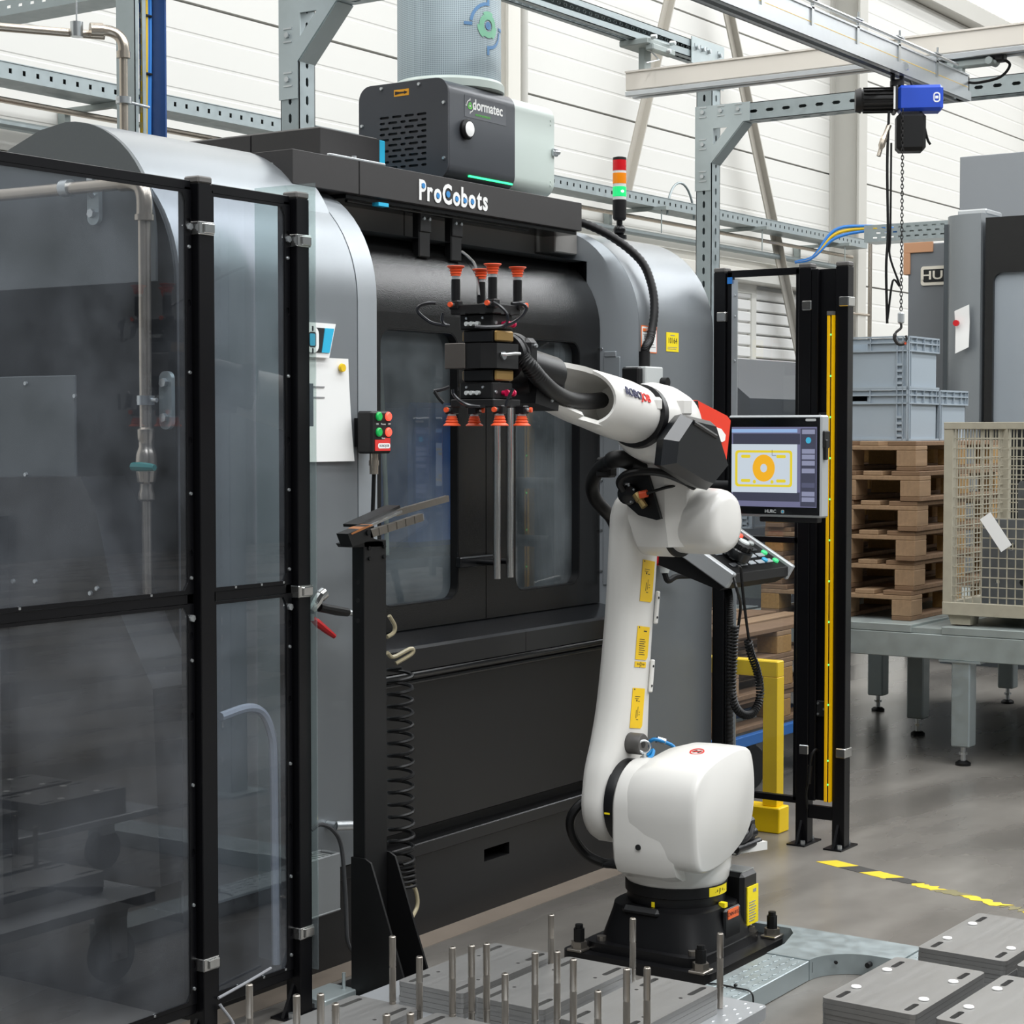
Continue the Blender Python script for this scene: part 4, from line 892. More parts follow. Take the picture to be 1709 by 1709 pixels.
# ---- things along the left hood foot: blow gun, grey tray box, hose tails
t = thing('blow_gun', 'black handled air blow gun with a red trigger lever hooked on the left hood', 'air gun', (4.09, 3.42, 1.0))
G = lambda x, y: at(x, y, Y=3.40)
mb = MB(); mb.tube([G(519, 1020), G(527, 1006), G(536, 992)], [.012, .017, .015], 10); mb.cyl(G(533, 996), G(540, 990), .018); mb.build('gun_body', M_chrome, t)
mb = MB(); mb.tube([G(532, 1013), G(545, 1016), G(560, 1019), G(580, 1022)], [.014, .013, .014, .012], 10); mb.build('grip', M_rubber, t)
mb = MB(); mb.cyl(G(579, 1022), G(592, 1024), .009); mb.cyl(G(520, 1024), G(520, 1036), .008); mb.build('fitting', M_steel, t)
mb = MB(); mb.tube([G(522, 1033), G(530, 1040), G(545, 1052), G(558, 1062)], [.009, .012, .01, .007], 8); mb.build('trigger_lever', M_red, t)
t = thing('swarf_box', 'small open grey plastic box hung at the foot of the left hood', 'box', (4.07, 3.42, .2))
xa, xb = 3.95, at(556, 1460, Y=3.40).x; za, zb = at(540, 1522, Y=3.4).z, at(540, 1425, Y=3.4).z
M_gb = mat('grey_plastic_box', '8a8d8e', .45)
mb = MB(); mb.box(xa, xb, 3.372, 3.38, za, zb, .003); mb.box(xa, xb, 3.44, 3.447, za, zb, .003); mb.box(xb - .008, xb, 3.38, 3.44, za, zb, .003); mb.box(xa, xa + .008, 3.38, 3.44, za, zb, .003); mb.box(xa, xb, 3.37, 3.447, za, za + .008, .003); mb.build('shell', M_gb, t)
mb = MB()
for i in range(8): mb.box(xa + .01 + i * (xb - xa - .02) / 8, xa + .014 + i * (xb - xa - .02) / 8, 3.38, 3.44, zb - .012, zb - .004)
mb.build('grid_rib', M_jb, t)
mb = MB(); mb.tube(spline([at(520, 1385, Y=3.4), at(535, 1376, Y=3.39), at(555, 1385, Y=3.38), at(570, 1415, Y=3.38), at(577, 1500, Y=3.37), at(580, 1570, Y=3.36), at(592, 1592, Y=3.36)]), .006); solo(mb, 'grey_cable', mat('grey_cable_sheath', '4a4b4d', .5), 'thin dark grey cable looping down beside the grey plastic box', 'cable')
mb = MB(); a = at(560, 1378, Y=3.42); mb.cyl(a, a + V((.05, -.02, -.005)), .014); mb.cyl(a + V((.05, -.02, -.005)), a + V((.1, -.03, -.01)), .010); mb.cyl((a.x, a.y - .005, a.z), (a.x, 3.449, a.z), .012); solo(mb, 'air_coupling', M_steel, 'bright zinc air hose coupling on the left hood near the stand', 'fitting')
# ================================================================ safety fences
M_poly = glass_mat('polycarbonate_sheet', (.86, .88, .91), .038, .01, .03, (.5, .54, .6))
M_fence = mat('black_fence_paint', '09090c', .32, var=.1, scale=20, bump=.03, bscale=500, spec=.3)
M_capg = mat('grey_plastic_cap', '5c5a58', .5)
def post50(t, x, y, h=2.17, cap=.018, foot=True, floor=0.0):
    mb = MB(); mb.box(x, x + .05, y, y + .05, floor + .006, h, .002); o = mb.build('post', M_fence, t)
    mb = MB(); mb.box(x - .0005, x + .0505, y - .0005, y + .0505, h, h + cap, .004); mb.build('post_cap', M_capg, o)
    mb = MB(); mb.box(x - .05, x + .1, y - .012, y + .062, 0, .006)
    mb.add([(x - .045, y + .02, .006), (x, y + .02, .006), (x, y + .02, .09), (x - .045, y + .03, .006), (x, y + .03, .006), (x, y + .03, .09)], [(0, 1, 2), (5, 4, 3), (0, 3, 4, 1), (1, 4, 5, 2), (2, 5, 3, 0)])
    mb.build('foot', M_fence, o)
    mb = MB(); mb.cyl((x - .03, y + .005, .006), (x - .03, y + .005, .02), .01, n=6); mb.cyl((x + .08, y + .02, .006), (x + .08, y + .02, .018), .01, n=6); mb.build('anchor_bolt', M_steel, o)
    return o
def clip(po, x, y, z, side):
    mb = MB(); mb.box(x - .003, x + .053, y - .004, y + .03, z - .016, z + .016, .002); mb.box(x + .012, x + .05, y - .009, y - .004, z - .012, z + .012, .002); mb.build('panel_clip', M_chrome, po)
# ---- left fence, along the machine front
lf = thing('guard_fence', 'black framed clear plastic guard fence standing in front of the machine left side', 'fence', (3.2, 3.27, 0))
P1X, P2X, FY = 3.424, 3.792, 3.25
pa = post50(lf, P1X, FY); pb = post50(lf, P2X, FY); pc = post50(lf, 1.9, FY)
for z in (2.06, .227): clip(pa, P1X, FY, z, 1)
for z in (2.06, 1.137, .225): clip(pb, P2X, FY, z, 1)
def fpanel(x0, x1):
    mb = MB(); y0, y1 = 3.272, 3.294
    for z0, z1 in ((2.152, 2.176), (1.133, 1.158), (.105, .13)): mb.box(x0, x1, y0, y1, z0, z1, .0015)
    mb.box(x0, x0 + .022, y0, y1, .13, 2.16, .001); mb.box(x1 - .022, x1, y0, y1, .13, 2.16, .001)
    fr = mb.build('panel_frame', M_fence, lf)
    # thin turned flange round each bay with bolts and oval holes, corners clipped
    for z0, z1 in ((.13, 1.133), (1.158, 2.152)):
        xa, xb = x0 + .001, x1 - .001; c = .03; w = .02
        outer = [(xa, z0), (xb, z0), (xb, z1), (xa, z1)]
        inner = [(xa + w, z0 + .01), (xb - w - .012, z0 + .01), (xb - w, z0 + c), (xb - w, z1 - c), (xb - w - .012, z1 - .008), (xa + w, z1 - .008)]
        mb = MB(); hol = [inner] + [slot(xb - w * .5, z0 + (z1 - z0) * f, .022, .013, math.pi / 2, 3) for f in (.1, .38, .72, .92)]
        mb.prism(outer, 'y', 3.2695, 3.2715, hol); mb.build('flange', M_fence, fr, 0)
        mb = MB(); mb.prism([(xa + .012, z0 + .004), (xb - .012, z0 + .004), (xb - .012, z1 - .004), (xa + .012, z1 - .004)], 'y', 3.2735, 3.2775); mb.build('clear_pane', M_poly, fr, 0)
        mb = MB(); bolts(mb, [(xb - w * .5, 3.2695, z0 + (z1 - z0) * f) for f in (.04, .25, .55, .86)], (0, -1, 0), .005, .004); mb.cyl((xb - w * .5, 3.2695, z0 + (z1 - z0) * .965 if z0 < 1 else z1 - .09), (xb - w * .5, 3.262, z0 + (z1 - z0) * .965 if z0 < 1 else z1 - .09), .009, n=6)
        bolts(mb, [(xa + (xb - xa) * f, 3.2725, z0 + .0045) for f in (.3, .62, .9)], (0, -.3, 1), .005, .005); mb.build('flange_bolt', M_steel, fr)
fpanel(1.955, P1X - .004); fpanel(P1X + .054, P2X - .004)
mb = MB(); mb.box(3.846, 3.850, 3.235, 3.445, .12, 2.214); mb.build('closing_strip', glass_mat('clear_green_edge_sheet', (.8, .86, .84), .1), lf)
mb = MB(); mb.box(P1X - .0008, P1X, FY + .03, FY + .033, 2.09, 2.12); mb.build('blue_mark', M_blue, pa)
# cables tied to the fence foot
mb = MB(); mb.tube(spline([(3.47, 3.24, .12), (3.50, 3.22, .06), (3.46, 3.2, .02), (3.36, 3.18, .015), (3.2, 3.19, .012)]), .004); mb.tube(spline([(3.47, 3.245, .135), (3.6, 3.25, .15), (3.68, 3.255, .16)]), .004); solo(mb, 'white_cable', mat('pale_grey_cable', '8d8e92', .5), 'pale grey cable tied along the foot of the guard fence', 'cable')
mb = MB(); zz = [(3.72, 3.31, .12), (3.72, 3.315, .5), (3.715, 3.31, .9), (3.69, 3.315, .99), (3.62, 3.32, 1.04), (3.52, 3.33, 1.03)]
mb.tube(spline(list(zip([3.77, 3.768, 3.765, 3.755, 3.72, 3.66, 3.56], [3.315] * 7, [.14, .4, .68, .76, .82, .84, .83]))), .012); solo(mb, 'armoured_cable', mat('light_grey_sheath', '9aa0a8', .45), 'thick grey cable bending behind the narrow clear fence panel', 'cable')

# ---- pipe with ball valve mounted on the machine side
vp = thing('valve_pipe', 'stainless compressed air pipe with a green handled ball valve on the machine side', 'pipe', (3.5, 3.52, 1.0))
PYv = 3.512
mb = MB(); mb.cyl((3.5, PYv, 1.55), (3.5, PYv, 2.14), .0165, n=14); mb.cyl((3.5, PYv + .05, 2.2), (3.5, 4.5, 2.205), .0165, n=14); mb.cyl((3.5, PYv, 1.02), (3.5, PYv, 1.4), .0125, n=14); mb.build('pipe_run', M_stain, vp)
mb = MB(); mb.tube(spline([(3.5, PYv, 2.10), (3.5, PYv, 2.16), (3.5, PYv + .015, 2.19), (3.5, PYv + .05, 2.2), (3.5, PYv + .08, 2.2)], 5), .021, 14); mb.lathe([(.025, 2.1), (.025, 2.115)], (3.5, PYv, 0)); mb.build('elbow', M_stain, vp)
mb = MB(); mb.lathe([(.016, 1.38), (.021, 1.385), (.021, 1.40), (.017, 1.41), (.017, 1.425), (.023, 1.43), (.026, 1.45), (.028, 1.47), (.026, 1.5), (.023, 1.51), (.019, 1.52), (.019, 1.535), (.022, 1.54), (.022, 1.565), (.0165, 1.57)], (3.5, PYv, 0), n=16); mb.cyl((3.5, PYv, 1.47), (3.455, PYv - .01, 1.47), .012); mb.build('valve_body', M_stain, vp)
mb = MB(); mb.tube([(3.452, PYv, 1.47), (3.452, PYv - .03, 1.47), (3.455, PYv - .06, 1.469), (3.455, PYv - .075, 1.468)], [.011, .012, .010, .008], 8); mb.build('valve_handle', mat('teal_handle', '1d7a78', .4), vp)
for (py, pz, vert) in ((PYv - .04, 1.64, True), (3.73, 2.18, False)):
    mb = MB(); mb.prism(rrect(py - .022, py + .022, pz - .075, pz + .075, .02), 'x', 3.53, 3.543); bk = mb.build('wall_bracket', M_galv, vp)
    mb = MB(); mb.cyl((3.53, py, pz + .045), (3.518, py, pz + .045), .012, n=6); mb.cyl((3.53, py, pz - .045), (3.518, py, pz - .045), .012, n=6); mb.cyl((3.5, PYv + .028, pz) if vert else (3.5, py, pz + .02), (3.5, py, pz) if vert else (3.53, py, pz), .006); mb.build('bracket_bolt', M_steel, bk)
    mb = MB()
    if vert: mb.cyl((3.5, PYv, pz - .012), (3.5, PYv, pz + .012), .023, n=16)
    else: mb.cyl((3.5, py + .05, 2.203), (3.5, py + .08, 2.203), .023, n=16)
    mb.build('pipe_clamp', M_steel, bk)

# ---- right fence with light curtain, square to the machine
rf_ = thing('guard_fence', 'narrow clear guard fence panel with black posts closing the right side of the machine', 'fence', (6.5, 3.2, 0))
GX = 6.48
qa = post50(rf_, GX, 3.404); qb = post50(rf_, GX, 3.045)
mb = MB()
for z0, z1 in ((2.15, 2.176), (1.138, 1.16), (.15, .175)): mb.box(GX + .012, GX + .034, 3.095, 3.40, z0, z1, .0015)
mb.box(GX + .012, GX + .034, 3.38, 3.402, .16, 2.17, .001); mb.box(GX + .012, GX + .034, 3.097, 3.112, .16, 2.17, .001); fr = mb.build('panel_frame', M_fence, rf_)
for z0, z1 in ((.175, 1.138), (1.16, 2.15)): mb = MB(); mb.box(GX + .02, GX + .024, 3.108, 3.385, z0, z1); mb.build('clear_pane', glass_mat('thin_clear_sheet_%d' % int(z0 * 10), (.93, .94, .95), .02), fr)
mb = MB(); mb.box(GX + .008, GX + .012, 3.355, 3.38, .18, 2.14); mb.build('alloy_flange', M_alu, fr)
mb = MB(); bolts(mb, [(GX + .008, 3.367, z) for z in (2.08, 2.0, 1.83, 1.6, 1.4, 1.2)], (-1, 0, 0), .006, .005); mb.build('flange_bolt', M_steel, fr)
for po, y, zs in ((qa, 3.404, (2.0, )), (qb, 3.045, (2.03, .36))):
    for z in zs: mb = MB(); mb.box(GX - .006, GX + .055, y - .004, y + .035, z - .018, z + .018, .003); mb.build('panel_clip', M_chrome, po)
mb = MB(); mb.box(GX + .0, GX + .004, 3.375, 3.395, 2.125, 2.15); mb.build('blue_tape', M_blue, rf_)
lc = thing('light_curtain', 'black light curtain column with a yellow sensor strip and green indicator dots', 'light curtain', (6.5, 2.95, 0))
qc = post50(lc, GX, 2.895)
mb = MB(); mb.box(GX + .02, GX + .05, 2.945, 3.05, .17, 2.165, .002); mb.box(GX + .0, GX + .02, 3.015, 3.043, .17, 2.165, .002); ch = mb.build('channel', M_fence, lc)
mb = MB(); mb.box(GX + .01, GX + .03, 2.945, 3.05, .1, .15, .002); mb.build('foot_rail', M_fence, lc)
for z in (2.04, .36): mb = MB(); mb.box(GX - .006, GX + .055, 2.89, 2.93, z - .018, z + .018, .003); mb.build('panel_clip', M_chrome, qc)
M_lcy = mat('light_curtain_yellow', 'ffc400', .35)
mb = MB(); mb.box(GX - .02, GX + .02, 2.946, 2.951, .174, 1.99); mb.box(GX - .02, GX + .02, 2.957, 2.97, .174, 1.99, .002); sb_ = mb.build('yellow_strip', M_lcy, lc)
mb = MB(); mb.box(GX - .016, GX + .02, 2.951, 2.957, .174, 1.99); mb.build('sensor_window', M_blackg, lc)
mb = MB(); mb.box(GX - .021, GX + .02, 2.946, 2.97, 1.99, 2.005); mb.build('strip_cap', M_capg, lc)
M_gled = mat('green_indicator', (.05, .9, .2), .4, emit=2.0)
for i in range(8):
    z = 1.918 - i * .1525 * 1.0 * 1.0
    mb = MB(); mb.box(GX - .0175, GX - .016, 2.9515, 2.9565, z - .003, z + .003); mb.build('indicator', M_gled, sb_)
for z in (.69, .54, .33, .24):
    mb = MB(); mb.box(GX - .0175, GX - .016, 2.9515, 2.9565, z - .003, z + .003); mb.build('indicator', M_gled, sb_)
for z in (1.6, .52): mb = MB(); mb.box(GX + .0, GX + .022, 2.972, 3.012, z - .03, z + .03, .003); mk = mb.build('mount_block', M_bb, lc); mb = MB(); bolts(mb, [(GX, 2.98, z), (GX, 3.004, z + .02), (GX, 3.004, z - .02)], (-1, 0, 0), .005, .004); mb.build('mount_bolt', M_steel, mk)
mb = MB(); mb.tube(spline([(GX + .0, 3.0, .36), (GX - .03, 3.0, .37), (GX - .045, 3.01, .34), (GX - .04, 3.02, .26), (GX - .03, 3.035, .2), (GX - .01, 3.04, .14)]), .005); mb.cyl((GX - .043, 3.015, .31), (GX - .038, 3.022, .24), .009); mb.build('plug_lead', M_rubber, lc)

# ================================================================ turn-over stand
st = thing('flip_stand', 'tall black steel stand with angled steel stop bars on top', 'stand', (4.05, 3.22, 0))
SX0, SX1, SY0, SY1 = 4.006, 4.104, 3.20, 3.243
mb = MB(); mb.box(SX0, SX1, SY0, SY1, .012, 1.262, .002); mb.build('column', M_black, st)
mb = MB(); mb.box(SX0 - .08, SX1 + .1, SY0 - .16, SY1 + .1, 0, .012, .002); mb.build('base_plate', M_black, st)
for x in (SX0 - .008, SX1 + .001):
    mb = MB(); mb.prism([(SY1, .012), (SY0 - .15, .012), (SY0 - .15, .05), (SY0 - .035, .36), (SY0 - .025, .385), (SY0 - .005, .395), (SY1, .395)], 'x', x, x + .007); mb.build('gusset', M_black, st)
# tilted head: face towards the room, steel bars leaning out to the right
mb = MB(); hpts = [at(x, y, Y=3.19) for x, y in ((578, 891), (614, 876), (622, 900), (586, 912))]
mb.prism([(p.x, p.z) for p in hpts], 'y', 3.185, 3.225); mb.prism([(p.x, p.z) for p in [at(x, y, Y=3.19) for x, y in ((586, 908), (622, 896), (644, 905), (644, 912), (590, 914))]], 'y', 3.2, 3.243); mb.build('head_block', M_black, st)
M_copper = mat('worn_copper_edge', 'b97a4c', .4, .5)
mb = MB(); mb.prism([(p.x, p.z) for p in [at(x, y, Y=3.2) for x, y in ((578.5, 890), (598, 880), (615, 875), (614, 877), (580, 892))]], 'y', 3.184, 3.226); mb.build('worn_edge', M_copper, st)
def barx(p, q, th, y0, y1, m_, nm):
    a, b = at(*p, Y=y0), at(*q, Y=y0); d = (b - a); n = V((-d.z, 0, d.x)).normalized() * th
    mb = MB(); mb.prism([(a.x, a.z), (b.x, b.z), (b.x + n.x, b.z + n.z), (a.x + n.x, a.z + n.z)], 'y', y0, y1); return mb.build(nm, m_, st)
for k in range(6):
    f0_, f1_ = k / 6, (k + .93) / 6; lp = lambda f: (619 + (708 - 619) * f, 898 + (869 - 898) * f)
    barx(lp(f0_), lp(f1_), .021, 3.185, 3.2, M_pin, 'lower_stop_segment')
barx((619, 897), (708, 868), .018, 3.201, 3.206, M_steel, 'segment_backing')
barx((662, 862), (750, 837), .018, 3.26, 3.275, M_pin, 'upper_stop_bar')
barx((597, 880), (668, 848), .008, 3.225, 3.275, M_black, 'support_plate')
barx((618, 880), (672, 856), .006, 3.2, 3.225, M_chrome, 'slide_plate')
mb = MB(); p = at(613, 889, Y=3.185); mb.cyl(p, p + V((0, -.006, 0)), .008, n=10)
for x, y in ((615, 915), (640, 912), (616, 932), (640, 929)): p = at(x, y, Y=3.2); mb.cyl(p, p + V((0, -.005, 0)), .006, n=8)
mb.build('head_screw', M_blackg, st)
mb = MB(); 
for z in (1.15, 1.1, 1.045): mb.cyl((SX0 - .0005, SY0 + .022, z), (SX0 + .004, SY0 + .022, z), .007, n=10)
mb.build('side_hole', M_dark, st)
# spiral air hose hanging beside the stand
sh = thing('spiral_air_hose', 'black spiral air hose with straight clear ends hanging beside the black stand', 'hose', (4.14, 3.28, .3))
hy_ = 3.30; hx_ = at(668, 1250, Y=hy_).x
mb = MB(); zt_, zb_ = at(668, 1112, Y=hy_).z, at(668, 1440, Y=hy_).z
pts = coil((hx_, hy_, zt_), (hx_ + .005, hy_, zb_), .036, 16, 14); mb.tube(pts, .0055, 6)
pts = coil((hx_ + .005, hy_, zb_), (hx_, hy_ - .01, zb_ - .07), .036, 5, 14); mb.tube(pts, .0055, 6); mb.build('black_coil', M_rubber, sh)
M_clrh = mat('clear_amber_hose', 'b3a88a', .3)
for pth in ([(hx_ - .02, hy_, zt_ + .01), (hx_ + .03, hy_ - .02, zt_ + .035), (hx_ + .025, hy_ - .02, zt_ + .05), (hx_ - .03, hy_, zt_ + .03), (hx_ - .06, hy_ - .0, zt_ + .045)], [(hx_ - .06, hy_, zt_ + .09), (hx_ - .03, hy_, zt_ + .1), (hx_ - .025, hy_, zt_ + .12), (hx_ - .05, hy_, zt_ + .15)], [(hx_, hy_ - .03, zb_ - .06), (hx_ + .03, hy_ - .03, zb_ - .08), (hx_ + .04, hy_ - .03, zb_ - .13), (hx_ + .0, hy_ - .03, zb_ - .17)]):
    mb = MB(); mb.tube(spline(pth), .006); mb.build('clear_end', M_clrh, sh)
# ================================================================ robot
M_rob = mat('white_robot_enamel', 'dcdad5', .28, var=.015, scale=4)
M_robb = mat('black_cast_enamel', '0d0d0f', .38, var=.1, scale=10, bump=.05, bscale=300, spec=.4)
M_cov = mat('satin_black_cover', '0d1014', .3, var=.06)
M_orange = mat('orange_silicone', 'e4552a', .45, var=.05)
RX, RY = 4.885, 2.72
rb = thing('robot_arm', 'white six-axis industrial robot arm on a black base reaching towards the machine doors', 'robot', (RX, RY, 0))
# floor plate and black pedestal
mb = MB(); mb.prism(rrect(RX - .25, RX + .25, RY - .24, RY + .25, .03, 4), 'z', 0, .035); mb.build('floor_plate', M_robb, rb)
mb = MB(); mb.prism(rrect(RX - .215, RX + .2, RY - .19, RY + .2, .05, 3), 'z', .035, .062); mb.build('base_flange', M_robb, rb)
def ringz(z, rx, ry, pw, n=40, cx=RX, cy=RY):
    out = []
    for i in range(n):
        t = 2 * math.pi * i / n; c, s_ = math.cos(t), math.sin(t); e = 2.0 / pw
        out.append(V((cx + rx * abs(c) ** e * (1 if c > 0 else -1), cy + ry * abs(s_) ** e * (1 if s_ > 0 else -1), z)))
    return out
mb = MB(); mb.loft([ringz(.06, .19, .185, 4.5), ringz(.09, .183, .178, 4.2), ringz(.15, .168, .165, 3.4), ringz(.168, .166, .163, 3.2), ringz(.175, .15, .15, 2.2)]); mb.box(RX - .175, RX - .09, RY - .04, RY + .09, .145, .175, .012); mb.build('pedestal', M_robb, rb, 30)
mb = MB(); mb.lathe([(.146, .172), (.146, .2), (.152, .203), (.152, .232), (.14, .236)], (RX, RY, 0), n=44); mb.build('turntable_ring', M_robb, rb)
# connector box at the back of the pedestal
mb = MB(); mb.box(RX + .10, RX + .20, RY - .17, RY - .03, .08, .245, .012); cb_ = mb.build('connector_box', M_robb, rb)
mb = MB(); mb.box(RX + .115, RX + .19, RY - .16, RY - .06, .245, .248); mb.build('alloy_lid', M_alu, cb_)
mb = MB(); mb.box(RX + .125, RX + .195, RY - .1735, RY - .17, .085, .2); mb.build('yellow_rating_label', M_ystk, cb_)
mb = MB()
for i in range(8): mb.box(RX + .135, RX + .17 + .005 * (i % 3), RY - .1742, RY - .1735, .095 + i * .008, .098 + i * .008)
mb.box(RX + .16, RX + .18, RY - .1742, RY - .1735, .18, .19); mb.build('print_line', M_grp, cb_)
mb = MB(); mb.cyl((RX + .2, RY - .1, .21), (RX + .215, RY - .105, .21), .008); mb.build('fitting', M_steel, cb_)
mb = MB(); mb.box(RX - .03, RX + .07, RY - .18, RY - .165, .075, .165, .006); ac = mb.build('access_cover', M_robb, rb)
M_olab = mat('orange_label', 'e8662e', .5)
mb = MB(); mb.box(RX - .015, RX + .05, RY - .1825, RY - .18, .135, .163); mb.build('orange_label', M_olab, ac)
lettering('CNN-0153', .016, (RX + .018, RY - .183, .149), (1, 0, 0), (0, 0, 1), M_blp, ac, ext=.0002)
mb = MB(); mb.box(RX - .015, RX + .003, RY - .17, RY - .15, .168, .182); mb.build('yellow_tag', M_ystk, rb)
mb = MB(); mb.box(RX - .148, RX - .14, RY - .01, RY + .0, .17, .19); mb.build('yellow_tag', M_ystk, rb)
# yellow axis label curved round the turntable
mb = MB(); vs = []
for i in range(9):
    a = R_(-112 + i * 4.5); vs += [(RX + .1528 * math.cos(a), RY + .1528 * math.sin(a), .2045), (RX + .1528 * math.cos(a), RY + .1528 * math.sin(a), .231)]
mb.add(vs, [(2 * i, 2 * i + 2, 2 * i + 3, 2 * i + 1) for i in range(8)]); mb.build('axis_label', M_ystk, rb)
a = R_(-94); lettering('- + J1 + -', .018, (RX + .1532 * math.cos(a), RY + .1532 * math.sin(a), .2175), (-math.sin(a), math.cos(a), 0), (0, 0, 1), M_blp, rb, ext=.0002, sx=.8)
for k, (x, y) in enumerate(((RX - .225, RY + .2), (RX - .225, RY - .205), (RX + .225, RY - .205), (RX + .225, RY + .2))):
    mb = MB(); mb.box(x - .03, x + .03, y - .025, y + .025, .035, .043, .002); mb.cyl((x, y, .043), (x, y, .062), .024, n=6); ab = mb.build('anchor_nut', M_pin, rb)
    mb = MB(); mb.cyl((x, y, .06), (x, y, .1), .0165, n=8); mb.cyl((x, y, .1), (x, y, .112), .012, n=8); mb.build('bolt_cap', M_rubber, ab)
mb = MB()
for x, y in ((RX - .18, RY + .15), (RX - .17, RY - .15), (RX + .16, RY - .165)): mb.cyl((x, y, .06), (x, y, .075), .014, n=10)
mb.build('flange_bolt', M_pin, rb)
# turret casting
J2X, J2Z = 4.81, .462
mb = MB(); mb.loft([ringz(.233, .148, .148, 2), ringz(.245, .156, .156, 2), ringz(.30, .165, .16, 2.2), ringz(.38, .17, .155, 2.4, cx=RX - .01), ringz(.45, .165, .15, 2.6, cx=RX - .02)])
mb.lathe([(.12, .205), (.128, .19), (.135, .13), (.135, .02), (.1, 0)], (J2X, 2.62, J2Z), (0, 1, 0), 40)
def dprof(k, y):
    P = [(J2X + .133 * math.cos(t), J2Z + .133 * math.sin(t)) for t in [math.pi * i / 20 for i in range(21)]] + [(4.678, .36), (4.684, .305), (4.70, .275), (4.74, .255), (4.90, .255), (4.93, .275), (4.942, .305), (4.943, .38)]
    return [V((J2X + (x - J2X) * k, y, .40 + (z - .40) * k)) for x, z in P]
mb.loft([dprof(.93, 2.822), dprof(.985, 2.814), dprof(1.0, 2.80), dprof(1.0, 2.66), dprof(.95, 2.62)])
mb.loft([[V((x, y, z)) for x, y in ((RX + .1, RY - .12), (RX + .16, RY - .10), (RX + .16, RY + .08), (RX + .1, RY + .1))] for z in (.25, .36)])
mb.loft([[V((RX + a_, RY + b_, z)) for a_, b_ in ((.08, -.15), (.2, -.2), (.22, -.12), (.16, -.02))] for z in (.305, .33)])
mb.build('turret', M_rob, rb, 30)
mb = MB(); mb.lathe([(.124, 0), (.126, .008), (.126, .03), (.12, .034)], (J2X, 2.822, J2Z), (0, 1, 0), 44); rg = mb.build('shoulder_ring', M_robb, rb)
mb = MB(); bolts(mb, [(J2X + .116 * math.cos(t), 2.822, J2Z + .116 * math.sin(t)) for t in [2 * math.pi * i / 20 for i in range(20)]], (0, -1, 0), .0055, .003); mb.build('ring_bolt', M_blackg, rg)
mb = MB(); t = R_(188); mb.cbox((J2X + .1265 * math.cos(t), 2.84, J2Z + .1265 * math.sin(t)), (.002, .018, .005)); mb.build('zero_mark', M_ystk, rg)
# shoulder motor cover: rounded shell swelling towards the room
def cover_ring(y, k, dx=0, dz=0):
    P = [(4.674, .40), (4.668, .47), (4.678, .535), (4.715, .585), (4.78, .61), (4.86, .625), (4.95, .632), (5.02, .615), (5.045, .55), (5.048, .47), (5.03, .40), (4.98, .35), (4.90, .315), (4.82, .298), (4.73, .295), (4.69, .32)]
    cx, cz = 4.86, .46; pts = spline([V((x, 0, z)) for x, z in P] + [V((P[0][0], 0, P[0][1]))], 4)[:-1]
    return [V((cx + (p.x - cx) * k + dx, y, cz + (p.z - cz) * k + dz)) for p in pts]
mb = MB(); mb.loft([cover_ring(2.79, .86, -.01, -.015), cover_ring(2.76, .93, -.006, -.008), cover_ring(2.70, .985), cover_ring(2.63, 1.0), cover_ring(2.565, .998), cover_ring(2.552, .99), cover_ring(2.545, .972), cover_ring(2.541, .94)]); mc_ = mb.build('motor_cover', M_rob, rb, 60)
mb = MB()
for x, y, z in ((4.686, 2.73, .36), (4.72, 2.70, .32)): p = V((x, y, z)); mb.cyl(p + V((-.012, 0, 0)), p + V((.03, 0, 0)), .0085, n=12)
mb.build('cover_screw_hole', M_dark, mc_)
# no-step pictogram on the cover top
o_ = V((4.845, 2.63, .6225)); nrm = V((-.25, 0, 1)).normalized(); rr_ = V((.3, -.95, .07)); Mf = frame(o_, rr_, nrm.cross(rr_)); 
mb = MB(); mb.M = Mf; mb.prism(circ(0, 0, .022, 20), 'z', .001, .003, [circ(0, 0, .0185, 20)]); mb.box(-.014, .014, -.0018, .0018, .001, .003); mb.build('prohibition_ring', M_redp, mc_)
mb = MB(); mb.M = Mf; mb.prism(slot(-.006, .004, .016, .007, .9), 'z', .0008, .0025); mb.prism(slot(.008, -.002, .016, .006, .9), 'z', .0008, .0025); mb.build('footprint_mark', M_blp, mc_)
mb = MB(); mb.box(4.97, 5.09, 2.56, 2.68, .30, .40, .008); mb.cyl((4.95, 2.555, .325), (5.08, 2.545, .328), .012); mb.cyl((4.95, 2.57, .35), (5.06, 2.55, .36), .014); mb.tube(spline([(4.93, 2.58, .33), (5.0, 2.545, .35), (5.05, 2.55, .38)]), .008); mb.build('motor_connector', M_robb, rb)
# eye bolt
mb = MB(); ec = V((J2X + .01, 2.795, J2Z + .165)); mb.tube([ec + V((math.cos(t) * .018 * .56, -math.cos(t) * .018 * .83, math.sin(t) * .018)) for t in [2 * math.pi * i / 20 for i in range(21)]], .0035, 8, False); mb.cyl(ec + V((0, 0, -.02)), ec + V((0, 0, -.045)), .006); mb.cyl(ec + V((0, 0, -.03)), ec + V((0, 0, -.036)), .011); mb.build('eye_bolt', M_steel, rb)
